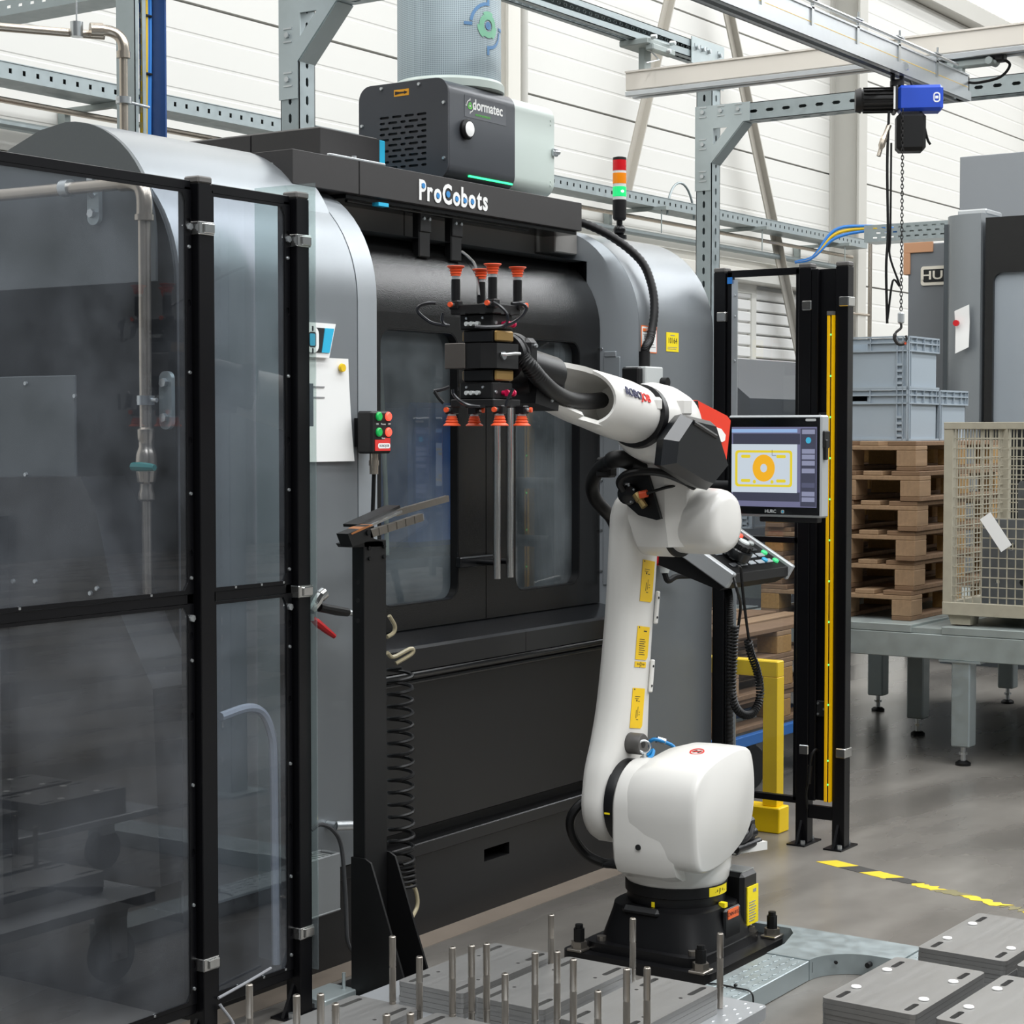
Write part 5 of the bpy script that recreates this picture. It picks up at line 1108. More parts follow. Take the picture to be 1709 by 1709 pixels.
# lower arm: casting between shoulder and elbow
J3X, J3Z, AY0, AY1 = 4.935, 1.285, 2.85, 2.94
def armc(t): return V((J2X + (J3X - J2X) * t, 0, J2Z + (J3Z - J2Z) * t))
L = []; Rr = []; dn = V((J3Z - J2Z, 0, -(J3X - J2X))).normalized()
ws = [(0, .128, .128), (.1, .125, .128), (.2, .105, .128), (.32, .088, .12), (.5, .08, .108), (.7, .08, .103), (.85, .087, .10), (1.0, .095, .095)]
sl_ = [p for p in spline([armc(t) - dn * a for t, a, b in ws], 4)]; sr_ = [p for p in spline([armc(t) + dn * b for t, a, b in ws], 4)]
top = [V((J3X, 0, J3Z)) + V((math.cos(t), 0, math.sin(t))) * .095 for t in [math.pi * (0.05 + .9 * i / 10) - .14 for i in range(11)]]
bot = [V((J2X, 0, J2Z)) + V((math.cos(t), 0, math.sin(t))) * .128 for t in [math.pi + math.pi * (.05 + .9 * i / 12) - .14 for i in range(13)]]
outl = sr_ + top + list(reversed(sl_)) + bot
cen = armc(.5)
def arm_ring(y, inset):
    n = len(outl); out = []
    for i, p in enumerate(outl):
        a, b = outl[i - 1], outl[(i + 1) % n]; d = (b - a).normalized(); nr = V((d.z, 0, -d.x))
        out.append(V((p.x - nr.x * inset, y, p.z - nr.z * inset)))
    return out
mb = MB(); mb.loft([arm_ring(AY1, .022), arm_ring(AY1 - .008, .008), arm_ring(AY1 - .025, 0), arm_ring(AY0 + .032, 0), arm_ring(AY0 + .01, .010), arm_ring(AY0, .028)]); la = mb.build('lower_arm', M_rob, rb, 40)
yl = AY0 - .001
def arm_label(t, w, h, lean, nm, lines):
    c = armc(t) + dn * .022; u = (armc(1) - armc(0)).normalized(); M = frame((c.x, yl, c.z), (dn.x, 0, dn.z), (u.x, 0, u.z))
    mb = MB(); mb.M = M; mb.prism([(-w / 2, -h / 2), (w / 2 - .008, -h / 2), (w / 2, -h / 2 + .008), (w / 2, h / 2), (-w / 2, h / 2)], 'z', 0, .001); lb = mb.build('warning_label', M_ywl, la)
    mb = MB(); mb.M = M
    for x, y, ww, hh in lines: mb.box(x, x + ww, y, y + hh, .001, .0014)
    mb.prism([(-w / 2 + .006, h / 2 - .006), (-w / 2 + .014, h / 2 - .006), (-w / 2 + .01, h / 2 - .0)], 'z', .001, .0013)
    mb.build('label_print', M_blp, lb); return M, lb
M_ywl = mat('yellow_warning_label', 'efc414', .45)
fig = [(-.012, .02, .006, .006), (0, .02, .01, .002), (-.008, -.03, .003, .025), (.002, -.025, .002, .03), (-.004, -.035, .012, .002), (.01, -.02, .006, .002), (.01, -.012, .006, .002), (-.022, .034, .03, .0015), (-.022, .028, .022, .0015)]
arm_label(.79, .072, .125, 0, '', fig); arm_label(.33, .072, .12, 0, '', [(x * .9, y, w_, h_) for x, y, w_, h_ in fig])
Ml, lb = arm_label(.565, .072, .10, 0, '', [(-.02, .01 - i * .0065, .03 + .006 * (i % 2), .002) for i in range(8)] + [(.002, .034, .018, .004)])
mb = MB(); mb.M = Ml; mb.box(-.036, .03, -.073, -.056, 0, .001); mb.build('axis_label', M_ywl, la)
mb = MB(); mb.M = Ml @ T((-.002, -.0645, .0012)); vs, fs = text_mesh('++J2++', .017, ext=.0002, sx=.9); mb.add(vs, fs); mb.build('lettering', M_blp, la, 0)
for t in (.70, .45):
    c = armc(t) + dn * .085; u = (armc(1) - armc(0)).normalized(); mb = MB(); mb.M = frame((c.x, AY0, c.z), (dn.x, 0, dn.z), (u.x, 0, u.z)); mb.box(-.008, .012, -.05, .05, 0, .008, .003); lg = mb.build('cable_boss', M_rob, la)
    mb = MB(); mb.M = frame((c.x, AY0, c.z), (dn.x, 0, dn.z), (u.x, 0, u.z)); mb.cyl((.002, .03, .008), (.002, .03, .009), .004); mb.cyl((.002, -.03, .008), (.002, -.03, .009), .004); mb.build('boss_hole', M_dark, lg)
c = armc(.205) - dn * .005; mb = MB(); mb.lathe([(.03, 0), (.032, .005), (.032, .045), (.029, .05)], (c.x, AY0 + .003, c.z), (0, -1, 0), 24); sp1 = mb.build('stopper', mat('grey_rubber_stopper', '4c4a48', .5), la)
mb = MB(); mb.cyl((c.x, AY0 - .047, c.z), (c.x, AY0 - .048, c.z), .012, n=6); mb.build('stopper_socket', M_dark, sp1)
# elbow joint: drum and domed motor cover along the joint axis
mb = MB(); mb.lathe([(.09, 0), (.097, .008), (.1, .05), (.1, .1), (.095, .116)], (J3X, 2.856, J3Z), (0, -1, 0), 36); 
mb.build('elbow_drum', M_rob, rb, 40)
mb = MB(); mb.lathe([(.1, 0), (.1, .012)], (J3X, 2.745, J3Z), (0, -1, 0), 36); mb.build('drum_gap', M_dark, rb)
def domer(y, k): 
    return [V((J3X + .012 + math.cos(t) * .102 * k * (1.0 + .1 * math.sin(t) ** 2), y, J3Z + .006 + math.sin(t) * .1 * k * (1.02 if math.sin(t) > 0 else .95))) for t in [2 * math.pi * i / 32 for i in range(32)]]
mb = MB(); mb.loft([domer(2.736, .98), domer(2.71, 1.0), domer(2.645, 1.0), domer(2.62, .985), domer(2.6, .94), domer(2.585, .84), domer(2.578, .65)]); mb.build('elbow_motor_cover', M_rob, rb, 60)
# black cavity between drum and arm with the grease fitting
mb = MB(); mb.prism([(p.y, p.z) for p in [at(x, y, X=4.788) for x, y in ((1040, 792), (1080, 788), (1103, 866), (1096, 868), (1066, 860), (1038, 835))]], 'x', 4.786, 4.80); mb.build('cable_well', M_robb, rb)
mb = MB(); a, b = at(1062, 824, X=4.77), at(1076, 846, X=4.77); mb.cyl(a, a.lerp(b, .5), .014, n=10); mb.cyl(a.lerp(b, .45), b, .011, n=8); mb.build('brass_fitting', mat('brass', 'b9a06a', .35, .7), rb)
mb = MB(); a = at(1068, 826, X=4.76); mb.cyl(a, a + V((.004, -.022, .005)), .011); mb.build('orange_collet', M_orange, rb)
mb = MB(); mb.tube(spline([at(1074, 826, X=4.76), at(1090, 820, X=4.77), at(1120, 812, X=4.82), at(1160, 808, X=4.9)]), .0045); mb.build('air_line', M_rubber, rb)
mb = MB(); c = at(1050, 824, X=4.785); mb.lathe([(.03, 0), (.032, .015), (.026, .024), (.012, .028)], c, (-1, -.3, 0), 20); w_ = mb.build('connector_cap', M_blackg, rb)
for t in (1.0, 1.8, 2.6, 4.2): mb = MB(); bolts(mb, [c + V((-.02, -.006 + .026 * math.cos(t), .026 * math.sin(t)))], (-1, -.3, 0), .004, .006); mb.build('cap_screw', M_steel, w_)
mb = MB(); mb.tube(spline([at(1040, 818, X=4.76), at(1034, 805, X=4.74), at(1045, 792, X=4.73), at(1075, 787, X=4.74), at(1108, 790, X=4.78), at(1140, 802, X=4.83), at(1158, 812, X=4.88)]), .0115, 10); mb.build('black_cable', M_rubber, rb)
mb = MB(); mb.tube(spline([at(1078, 790, Y=2.80), at(1060, 774, Y=2.80), at(1036, 766, Y=2.82), at(1018, 770, Y=2.86), at(1000, 783, Y=2.93), at(988, 806, Y=3.0), at(992, 830, Y=3.02), at(1008, 850, Y=3.02), at(1024, 870, Y=3.03), at(1040, 920, Y=3.04)]), [.026] * 18 + [.021] * 37, 12); mb.build('dress_hose', M_rubber, rb)
mb = MB(); a = at(1012, 780, Y=2.90); mb.cbox(a, (.045, .05, .06), .006); mb.build('hose_clamp', M_bb, rb)
# forearm
TA = R_(9.8); ax = V((-math.cos(TA), 0, math.sin(TA))); f0 = V((4.655, RY, 1.603))       # ring centre, axis towards the wrist
up_ = V((math.sin(TA), 0, math.cos(TA))); sd = V((0, 1, 0))
def fr_ring(s_, r, n=40, a0=0, a1=360, ku=1.0, dz=0, dy=0):
    c = f0 + ax * s_; m_ = n if (a1 - a0) >= 360 else n + 1
    return [c + (sd * math.cos(R_(a0 + (a1 - a0) * i / n)) + up_ * math.sin(R_(a0 + (a1 - a0) * i / n)) * ku) * r + up_ * dz + sd * dy for i in range(m_)]
# elbow head behind the ring
mb = MB(); mb.loft([fr_ring(-.012, .090), fr_ring(-.03, .102), fr_ring(-.07, .112, dy=.01), fr_ring(-.14, .118, dy=.015), fr_ring(-.20, .112, dy=.015), fr_ring(-.24, .098, dz=-.01, dy=.015), fr_ring(-.255, .08, dz=-.015, dy=.015)])
mb.loft([[V((x, y, z)) for x, y in ((4.795 + q, 2.852 - q), (5.0 - q, 2.852 - q), (5.0 - q, 2.672 + q * .5), (4.85 + q, 2.672 + q * .5), (4.80 + q, 2.72))] for z, q in ((1.22, .03), (1.30, .01), (1.40, .004), (1.5, .0), (1.57, .02), (1.62, .05))])
mb.build('elbow_casting', M_rob, rb, 35)
mb = MB(); a = V((4.85, RY - .09, 1.62)); mb.box(4.72, 4.79, 2.615, 2.66, 1.60, 1.66, .012); mb.cyl((4.79, 2.70, 1.47), (4.82, 2.70, 1.47), .018); mb.build('casting_boss', M_rob, rb)
mb = MB(); mb.loft([fr_ring(.012, .084), fr_ring(.01, .0915), fr_ring(-.016, .0915), fr_ring(-.018, .082)]); mb.build('forearm_ring', M_robb, rb)
# tube with an open end: outer skin, rim, inner skin; the mouth is cut on a slant
def slant(r, s0, k, n=40, ku=1.0):
    out = []
    for i in range(n):
        a = 2 * math.pi * i / n; v = sd * math.cos(a) + up_ * math.sin(a) * ku
        s_ = s0 + k * (v.dot(sd)) + .012 * v.dot(up_); out.append(f0 + ax * s_ + v * r)
    return out
mb = MB(); mb.loft([fr_ring(.012, .078), fr_ring(.028, .083), fr_ring(.10, .086), fr_ring(.18, .084), slant(.081, .25, .035), slant(.079, .29, .045), slant(.075, .298, .046), slant(.066, .295, .046), slant(.064, .22, .02), slant(.058, .14, .0)], True, False)
mb.add(slant(.058, .14, 0), [tuple(range(40))])
fa = mb.build('forearm_tube', M_rob, rb, 45)
# far-side tongue and underside carried on to the wrist
def tongue(s_, r, a0, a1, th, n=14, dz=0):
    o = fr_ring(s_, r, n, a0, a1, dz=dz); i_ = fr_ring(s_, r - th, n, a0, a1, dz=dz); return o + list(reversed(i_))
mb = MB(); mb.loft([tongue(.25, .081, -118, 112, .014), tongue(.33, .079, -114, 100, .014), tongue(.39, .075, -106, 90, .014), tongue(.43, .072, -100, 84, .014), tongue(.445, .07, -94, 80, .014)])
mb.loft([tongue(.36, .077, -125, -60, .012), tongue(.45, .07, -125, -60, .012), tongue(.53, .058, -120, -62, .012), tongue(.56, .05, -115, -64, .012)])
mb.build('forearm_tongue', M_rob, rb, 40)
mb = MB(); p = f0 + ax * .42 + (sd * .95 + up_ * .3) * .0585; mb.sphere(p, .006, 8, 6); mb.build('tongue_hole', M_dark, fa)
mb = MB(); p = f0 + ax * .03 + (sd * -.9 + up_ * .35) * .082; mb.cbox(p, (.04, .02, .04), .008); mb.build('tube_boss', M_rob, fa)
# word mark on the tube, red second half
aw = R_(158); nw = (sd * math.cos(aw) + up_ * math.sin(aw)); 
for txt_, s_, m_, w_ in (('ROBO', .172, mat('navy_print', '22244a', .5), 1.0), ('JOB', .105, M_redp, 1.0)):
    c = f0 + ax * s_ + nw * .0868 - (nw.cross(ax)).normalized() * 0
    lettering(txt_, .033, c, -ax, nw.cross(-ax), m_, fa, ext=.0012, bold=.0006, sx=.95)
# black bracket + wrist bodies
mb = MB(); c = f0 + ax * .462; M = frame(c + sd * .035 + up_ * .04, ax, up_); mb.M = M; mb.box(-.02, .02, -.045, .04, -.02, .02, .004); mb.build('wrist_bracket', M_bb, rb)
J5 = f0 + ax * .575
mb = MB(); mb.lathe([(.03, -.035), (.044, -.03), (.048, .0), (.044, .05), (.03, .056)], J5 + up_ * -.016, sd, 26)
mb.loft([[J5 + ax * a + sd * b + up_ * c for b, c in ((-.03, -.055), (.045, -.055), (.045, .04), (-.03, .04))] for a in (-.13, -.02)])
mb.loft([[J5 + ax * a + sd * b + up_ * c for b, c in ((-.05, -.075), (.03, -.075), (.03, -.02), (-.05, -.02))] for a in (-.08, .03)]); mb.build('wrist', M_robb, rb, 35)
mb = MB(); bolts(mb, [at(918, 668, Y=2.675)], (0, -1, 0), .007, .008); mb.build('wrist_screw', M_steel, rb)
hpp = spline([at(1005, 668, Y=2.72), at(980, 670, Y=2.71), at(950, 667, Y=2.69), at(925, 655, Y=2.67), at(903, 635, Y=2.66), at(884, 612, Y=2.66), at(868, 595, Y=2.68)], 14)
mb = MB(); mb.tube(hpp, [.0225 if i % 2 else .0208 for i in range(len(hpp))], 14); mb.build('wrist_hose', M_rubber, rb)
# faceted black motor cover on the side of the elbow head
pf = [at(x, y, Y=2.585) for x, y in ((1138, 691), (1109, 733), (1104, 777), (1163, 812), (1181, 818), (1212, 781), (1187, 703))]
cf = sum(pf, V((0, 0, 0))) / 7
mb = MB(); mb.loft([[V((cf.x + (p.x - cf.x) * .9 + .02, 2.63, cf.z + (p.z - cf.z) * .95)) for p in pf], [V((p.x, 2.588, p.z)) for p in pf], [V((cf.x + (p.x - cf.x) * .8 - .004, 2.555, cf.z + (p.z - cf.z) * .82 + .002)) for p in pf]]); cv = mb.build('forearm_motor_cover', M_cov, rb, 15)
mb = MB(); q = pf[0]; mb.tube([V((cf.x + (q.x - cf.x) * .8, 2.557, cf.z + (q.z - cf.z) * .8)), V((cf.x + (pf[6].x - cf.x) * .72, 2.556, cf.z + (pf[6].z - cf.z) * .55))], .008, 8); mb.build('cover_rib', M_blackg, cv)
# red vacuum housing behind the elbow with a white patch
pr_ = [at(x, y, Y=2.70) for x, y in ((1152, 669), (1166, 668), (1216, 694), (1222, 702), (1214, 777), (1180, 790), (1150, 760))]
M_vred = mat('red_lacquer', 'e8391f', .3)
mb = MB(); mb.prism([(p.x, p.z) for p in pr_], 'y', 2.705, 2.80); rv_ = mb.build('red_housing', M_vred, rb, 20)
wp = [at(x, y, Y=2.704) for x, y in ((1189, 711), (1203, 716), (1210, 726), (1209, 735), (1204, 738), (1196, 733))]
mb = MB(); mb.prism([(p.x, p.z) for p in wp], 'y', 2.7015, 2.705); mb.build('white_emblem', mat('white_emblem_print', 'f4f2ee', .4), rv_)
mb = MB(); mb.prism([(p.x, p.z) for p in [at(x, y, Y=2.70) for x, y in ((1150, 669), (1166, 669), (1168, 690), (1152, 688))]], 'y', 2.702, 2.705); mb.build('dark_return', M_bb, rv_)
# blue air line and loop cable at the turret
mb = MB(); mb.tube(spline([at(1085, 1246, Y=2.96), at(1083, 1240, Y=2.94), at(1092, 1234, Y=2.92), at(1108, 1238, Y=2.9), at(1124, 1246, Y=2.88), at(1131, 1262, Y=2.86)]), .006); mb.tube(spline([at(1080, 1262, Y=2.9), at(1090, 1252, Y=2.89), at(1088, 1262, Y=2.88), at(1080, 1268, Y=2.87), at(1095, 1270, Y=2.85)]), .006); mb.build('blue_air_line', mat('blue_pu_hose', '1f86c8', .35), rb)
mb = MB(); mb.cyl(at(1096, 1234, Y=2.92), at(1110, 1238, Y=2.9), .011); mb.build('line_coupling', M_steel, rb)
mb = MB(); mb.tube(spline([at(1034, 1440, Y=2.90), at(1008, 1440, Y=2.93), at(978, 1425, Y=2.98), at(956, 1395, Y=3.0), at(953, 1365, Y=3.0), at(972, 1340, Y=2.98), at(1000, 1330, Y=2.97)]), .0145, 10); mb.build('loop_cable', M_rubber, rb)
mb = MB(); a = at(1030, 1442, Y=2.88); mb.cbox(a, (.08, .06, .012), .003); mb.build('cable_bracket', M_bb, rb)

# ================================================================ double suction gripper
GC = V((3.90, RY, 1.748))
gr = thing('suction_gripper', 'black double sided gripper with orange suction cups on the robot wrist', 'gripper', GC)
def gbox(x0, x1, y0, y1, z0, z1, b, nm, m_, par=gr):
    mb = MB(); mb.M = T(GC); mb.box(x0, x1, y0, y1, z0, z1, b); return mb.build(nm, m_, par)
# swivel body: eight-sided block with its flange towards the wrist
mb = MB(); mb.M = T(GC); mb.prism([(-.07, .075), (-.07, -.03), (-.045, -.062), (.05, -.062), (.075, -.04), (.075, .05), (.04, .085), (-.04, .085)], 'z', -.031, .031); bd = mb.build('swivel_body', M_bb, gr, 20)
gbox(-.074, -.07, .015, .078, -.032, .032, .002, 'side_plate', mat('brown_grey_plate', '55504c', .4, .3), bd)
mb = MB(); mb.M = T(GC); mb.lathe([(.045, 0), (.06, .008), (.062, .02), (.052, .026), (.06, .032), (.06, .052), (.045, .06)], (.072, 0.0, .0), (1, 0, .1), 28); mb.box(.1, .15, -.06, .05, -.045, .05, .012); mb.build('wrist_flange', M_robb, gr)
mb = MB(); mb.M = T(GC); mb.lathe([(.05, 0), (.05, .2)], (.1, .0, -.01), (1, 0, -.15), 22); mb.build('wrist_adapter', M_robb, gr)
mb = MB(); mb.M = T(GC); bolts(mb, [(.13, -.06, .03), (.142, -.06, -.03)], (0, -1, 0), .006, .006); mb.build('flange_screw', M_steel, gr)
mb = MB(); mb.M = T(GC); mb.tube([(-.03, -.063, .004), (-.02, -.072, .003), (.01, -.08, .006), (.03, -.08, .006)], .004); mb.cyl((-.02, -.06, 0), (-.02, -.068, 0), .01); mb.build('lock_lever', M_steel, bd)
M_brz = mat('bronze_jaw', 'a5854f', .38, .6, var=.06)
M_mag = mat('magenta_fitting', 'c4124a', .35)
for s in (1, -1):
    def zz(a, b): return (a * s, b * s) if s > 0 else (b * s, a * s)
    z0, z1 = zz(.033, .064)
    gbox(-.04, .045, -.045, .045, z0, z1, .003, 'changer_block', M_robb)
    gbox(-.035, .045, -.052, -.045, z0 + .003, z1 - .001, .004, 'bronze_jaw', M_brz); gbox(-.035, .045, .045, .052, z0 + .003, z1 - .001, .004, 'bronze_jaw', M_brz)
    z0, z1 = zz(.066, .104 if s > 0 else .108)
    eb = gbox(-.045, .045, -.048, .052, z0, z1, .003, 'ejector_block', M_bb)
    zf = (z0 + z1) / 2 - .005
    mb = MB(); mb.M = T(GC); mb.cyl((-.0, -.048, zf), (0, -.058, zf), .006); mb.cyl((.0, -.058, zf), (.028, -.062, zf), .0065, n=12); mb.cyl((-.002, -.06, zf), (.004, -.06, zf), .0085, n=12); mb.cyl((.024, -.062, zf), (.03, -.062, zf), .0085, n=12); mb.build('magenta_fitting', M_mag, eb)
    mb = MB(); mb.M = T(GC)
    for yy in (.025, .01, -.008): mb.cyl((-.045, yy, zf), (-.056, yy, zf), .0055)
    mb.cyl((-.052, .03, zf), (-.052, -.012, zf), .004); mb.build('white_fitting', M_jb, eb)
    mb = MB(); mb.M = T(GC); bolts(mb, [(-.045, .03, zf + .014), (-.045, -.02, zf + .014)], (-1, 0, 0), .004, .003); bolts(mb, [(-.03, -.048, zf + .002)], (0, -1, 0), .005, .003); mb.build('block_screw', M_steel, eb)
    z0, z1 = zz(.104, .128) if s > 0 else zz(.108, .128)
    cp = gbox(-.062, .06, -.062, .068, z0, z1, .002, 'cup_carrier', M_bb)
    mb = MB(); mb.M = T(GC)
    for yy in (-.03, .03): mb.box(-.0622, -.05, yy - .008, yy + .008, z0 - .001, z0 + .006)
    for xx in (-.02, .02): mb.box(xx - .007, xx + .007, -.0622, -.05, z0 - .001, z0 + .008)
    mb.build('t_slot', M_dark, cp)
    a, b = (.055, .056) if s > 0 else (.049, .073)
    for cx_ in (-a, a):
        for cy_ in (-b, b):
            zb = .12 if s > 0 else .126; o = GC + V((cx_, cy_, 0))
            mb = MB(); mb.cbox(o + V((0, 0, s * (zb + .008))), (.024, .03, .022), .003)
            zt = .192 if s > 0 else .141
            mb.cyl(o + V((0, 0, s * zb)), o + V((0, 0, s * zt)), .0115, n=16); sk = mb.build('cup_stem', M_robb, gr)
            mb = MB(); mb.cyl(o + V((0, 0, s * zt)), o + V((0, 0, s * (zt + .008))), .0105, n=16); mb.build('stem_collar', M_alu, sk)
            p0 = zt + .008; mb = MB(); mb.lathe([(.0125, 0), (.0125, .005), (.0145, .006), (.0145, .009), (.0128, .0105), (.016, .013), (.0165, .015), (.014, .0165), (.02, .021), (.0225, .0235), (.022, .025), (.017, .022), (.006, .02)], o + V((0, 0, s * p0)), (0, 0, s), 20); mb.build('suction_cup', M_orange, gr)
            mb = MB(); d = V((-1, 0, 0)) if cx_ < 0 else V((.3, -1, 0)); d.normalize(); q = o + V((0, 0, s * (zb + .008))) + d * .012; mb.cyl(q, q + d * .01, .005); mb.build('stem_fitting', M_steel, sk)
            mb = MB(); mb.cyl(q + d * .009, q + d * .015, .0065); mb.build('collet', M_orange, sk)
M_phose = mat('black_polyurethane_tube', '1c1d22', .25)
GP = lambda x, y, dx=0, dy=0: at(680 + x / 5.696, 420 + y / 5.696, D=4.62) if not dx else at(680 + x / 5.696, 420 + y / 5.696, D=4.62 + dx)
for pts in ([(268, 490), (190, 490), (110, 520), (100, 570), (160, 630), (240, 680), (380, 705)], [(815, 480), (880, 520), (945, 590), (950, 660), (900, 705), (760, 715), (640, 708)], [(1000, 495), (1080, 495), (1130, 530), (1100, 600), (1030, 660), (920, 715)], [(430, 1310), (440, 1360), (500, 1420), (580, 1460), (690, 1475)], [(400, 1285), (330, 1310), (250, 1325)], [(1005, 1300), (970, 1370), (945, 1430), (935, 1470)], [(340, 585), (330, 640), (350, 690), (400, 705)]):
    mb = MB(); mb.tube(spline([GP(*p) for p in pts]), .0042, 6); mb.build('air_tube', M_phose, gr)
mb = MB(); mb.tube([GP(480, 1290), GP(480, 1320)], .003); mb.tube(spline([GP(260, 1330), GP(300, 1390), GP(345, 1440)]), .005); mb.build('sensor_bracket', M_bb, gr)
mb = MB(); mb.tube(spline([at(680 + 520 / 5.696, 420, D=4.95), at(680 + 590 / 5.696, 420 + 60 / 5.696, D=4.9), at(680 + 650 / 5.696, 420 + 150 / 5.696, D=4.85), GP(680, 420, .1)]), .0035, 6); mb.build('trailing_cable', M_phose, gr)
# ================================================================ control panel of the machine
MX0 = 5.95
ya, yb = at(1215, 780, X=MX0).y, at(1371, 780, X=MX0).y; zt_, zb_ = at(1300, 693, X=MX0).z, at(1300, 863, X=MX0).z
mn = thing('control_monitor', 'black framed control monitor showing a yellow part drawing beside the light curtain', 'monitor', (MX0, (ya + yb) / 2, zb_))
M_mfr = mat('silver_monitor_frame', 'b4b8ba', .35, .3)
mb = MB(); mb.box(MX0, MX0 + .06, yb, ya, zb_, zt_, .006); mb.build('housing', M_mfr, mn)
M_bez = mat('black_glass_bezel', '0b0c0e', .12)
mb = MB(); mb.box(MX0 - .003, MX0, yb + .006, ya - .002, zb_ + .009, zt_ - .008, .001); mb.build('bezel', M_bez, mn)
def scr(u, v): return V((MX0 - .0035, ya + (yb - ya) * u, zt_ + (zb_ - zt_) * v))
def srect(u0, u1, v0, v1, m_, nm, d=0, r=0.0, par=mn):
    a, b = scr(u0, v0), scr(u1, v1); x = MX0 - .0032 - d
    mb = MB()
    if r: mb.prism(rrect(b.y, a.y, b.z, a.z, r, 3), 'x', x - .0003, x)
    else: mb.box(x - .0003, x, b.y, a.y, b.z, a.z)
    return mb.build(nm, m_, par)
E_ = .9
def Ms(n, h, e=E_):
    m_ = mat(n, h, .3, emit=e * .78); b_ = m_.node_tree.nodes['Principled BSDF']; b_.inputs['Base Color'].default_value = (.02, .02, .02, 1); return m_
S0 = srect(.045, .955, .115, .90, Ms('screen_lilac', '8f90b8', .5), 'screen')
srect(.045, .75, .135, .17, Ms('screen_title_blue', '93b4e0'), 'title_bar', .0004, par=S0); srect(.06, .78, .18, .285, Ms('screen_slate', '4c4f66', .5), 'tool_band', .0004, par=S0); srect(.06, .78, .755, .845, Ms('screen_slate', '4c4f66'), 'status_band', .0004, par=S0)
srect(.045, .75, .285, .76, Ms('screen_canvas', 'dbe7f2', .75), 'canvas', .0006, par=S0)
MYs = Ms('screen_yellow', 'f4dc2a', .8); MOs = Ms('screen_orange', 'fbb81c', .85)
def ucirc(u, v, r, k, n=28): c = scr(u, v); return [(c.y + r * math.cos(2 * math.pi * i / n), c.z + r * k * math.sin(2 * math.pi * i / n)) for i in range(n)]
a, b = scr(.085, .345), scr(.70, .705); mb = MB(); mb.prism(rrect(b.y, a.y, b.z, a.z, .012, 4), 'x', MX0 - .0046, MX0 - .0042, [rrect(b.y + .009, a.y - .009, b.z + .008, a.z - .008, .008, 4)]); mb.build('drawing_outline', MYs, S0)
for (u0, u1, v0, v1) in ((.15, .25, .39, .42), (.53, .63, .39, .42), (.15, .25, .63, .66), (.53, .63, .63, .66)): srect(u0, u1, v0, v1, MYs, 'drawing_slot', .0009, .004, S0)
for u in (.295, .485): mb = MB(); mb.prism(ucirc(u, .655, .006, 1.1, 14), 'x', MX0 - .0046, MX0 - .0042); mb.build('drawing_hole', MYs, S0)
mb = MB(); mb.prism(ucirc(.395, .52, .043, 1.1), 'x', MX0 - .0046, MX0 - .0042, [ucirc(.395, .52, .013, 1.15)]); mb.build('drawing_disc', MOs, S0)
mb = MB(); c = scr(.485, .395); mb.box(MX0 - .005, MX0 - .0047, c.y - .0006, c.y + .0006, c.z, c.z + .02); mb.box(MX0 - .005, MX0 - .0047, c.y - .016, c.y, c.z - .0006, c.z + .0006); mb.build('drawing_axis', M_blp, S0)
srect(.785, .95, .13, .89, Ms('screen_side', '5a5d78', .4), 'side_menu', .0004, par=S0)
for i, v in enumerate((.14, .33, .385, .445, .52, .66, .745, .80)):
    srect(.80, .935, v, v + .045, Ms('screen_button', 'a7accb', .6) if i != 5 else Ms('screen_button_dark', '6c7090', .5), 'menu_button', .0008, par=S0)
mb = MB(); mb.prism(ucirc(.868, .245, .01, 1.1, 16), 'x', MX0 - .0049, MX0 - .0044); mb.build('menu_icon', Ms('screen_cyan', '3fb6dc', .8), S0)
lettering('HURC', .016, scr(.47, .945) + V((-.001, 0, 0)), (0, -1, 0), (0, 0, 1), M_jb, mn, ext=.0003, bold=.0003); 
c = scr(.60, .945); mb = MB(); mb.prism(rrect(c.y - .006, c.y + .006, c.z - .006, c.z + .006, .004), 'x', MX0 - .0045, MX0 - .0035, [rrect(c.y - .004, c.y + .004, c.z - .004, c.z + .004, .002)]); mb.build('brand_ring', M_jb, mn)
mb = MB(); mb.prism(rrect(c.y - .003, c.y + .003, c.z - .003, c.z + .003, .001), 'x', MX0 - .0045, MX0 - .0035); mb.build('brand_dot', M_cyan, mn)
srect(.835, .945, .035, .06, M_jb, 'corner_badge', .0002, .003)
mb = MB(); mb.box(MX0 + .005, MX0 + .05, yb - .008, yb, zb_ + .24, zb_ + .3, .003); mb.box(MX0 + .01, MX0 + .03, yb - .012, yb, zb_ + .2, zb_ + .27, .003); mb.build('side_latch', M_bb, mn)
mb = MB(); mb.box(MX0 + .01, MX0 + .05, yb + .02, yb + .24, zb_ - .018, zb_, .003); mb.cyl((MX0 + .09, (ya + yb) / 2 + .08, zb_ + .1), (MX0 + .09, 3.3, zb_ + .1), .022); mb.cyl((MX0 + .06, (ya + yb) / 2 + .08, zb_ + .1), (MX0 + .1, (ya + yb) / 2 + .08, zb_ + .1), .03); mb.cyl((MX0 + .09, 3.3, zb_ + .1), (MX0 + .09, 3.45, zb_ + .1), .022); mb.build('support_arm', M_bb, mn)
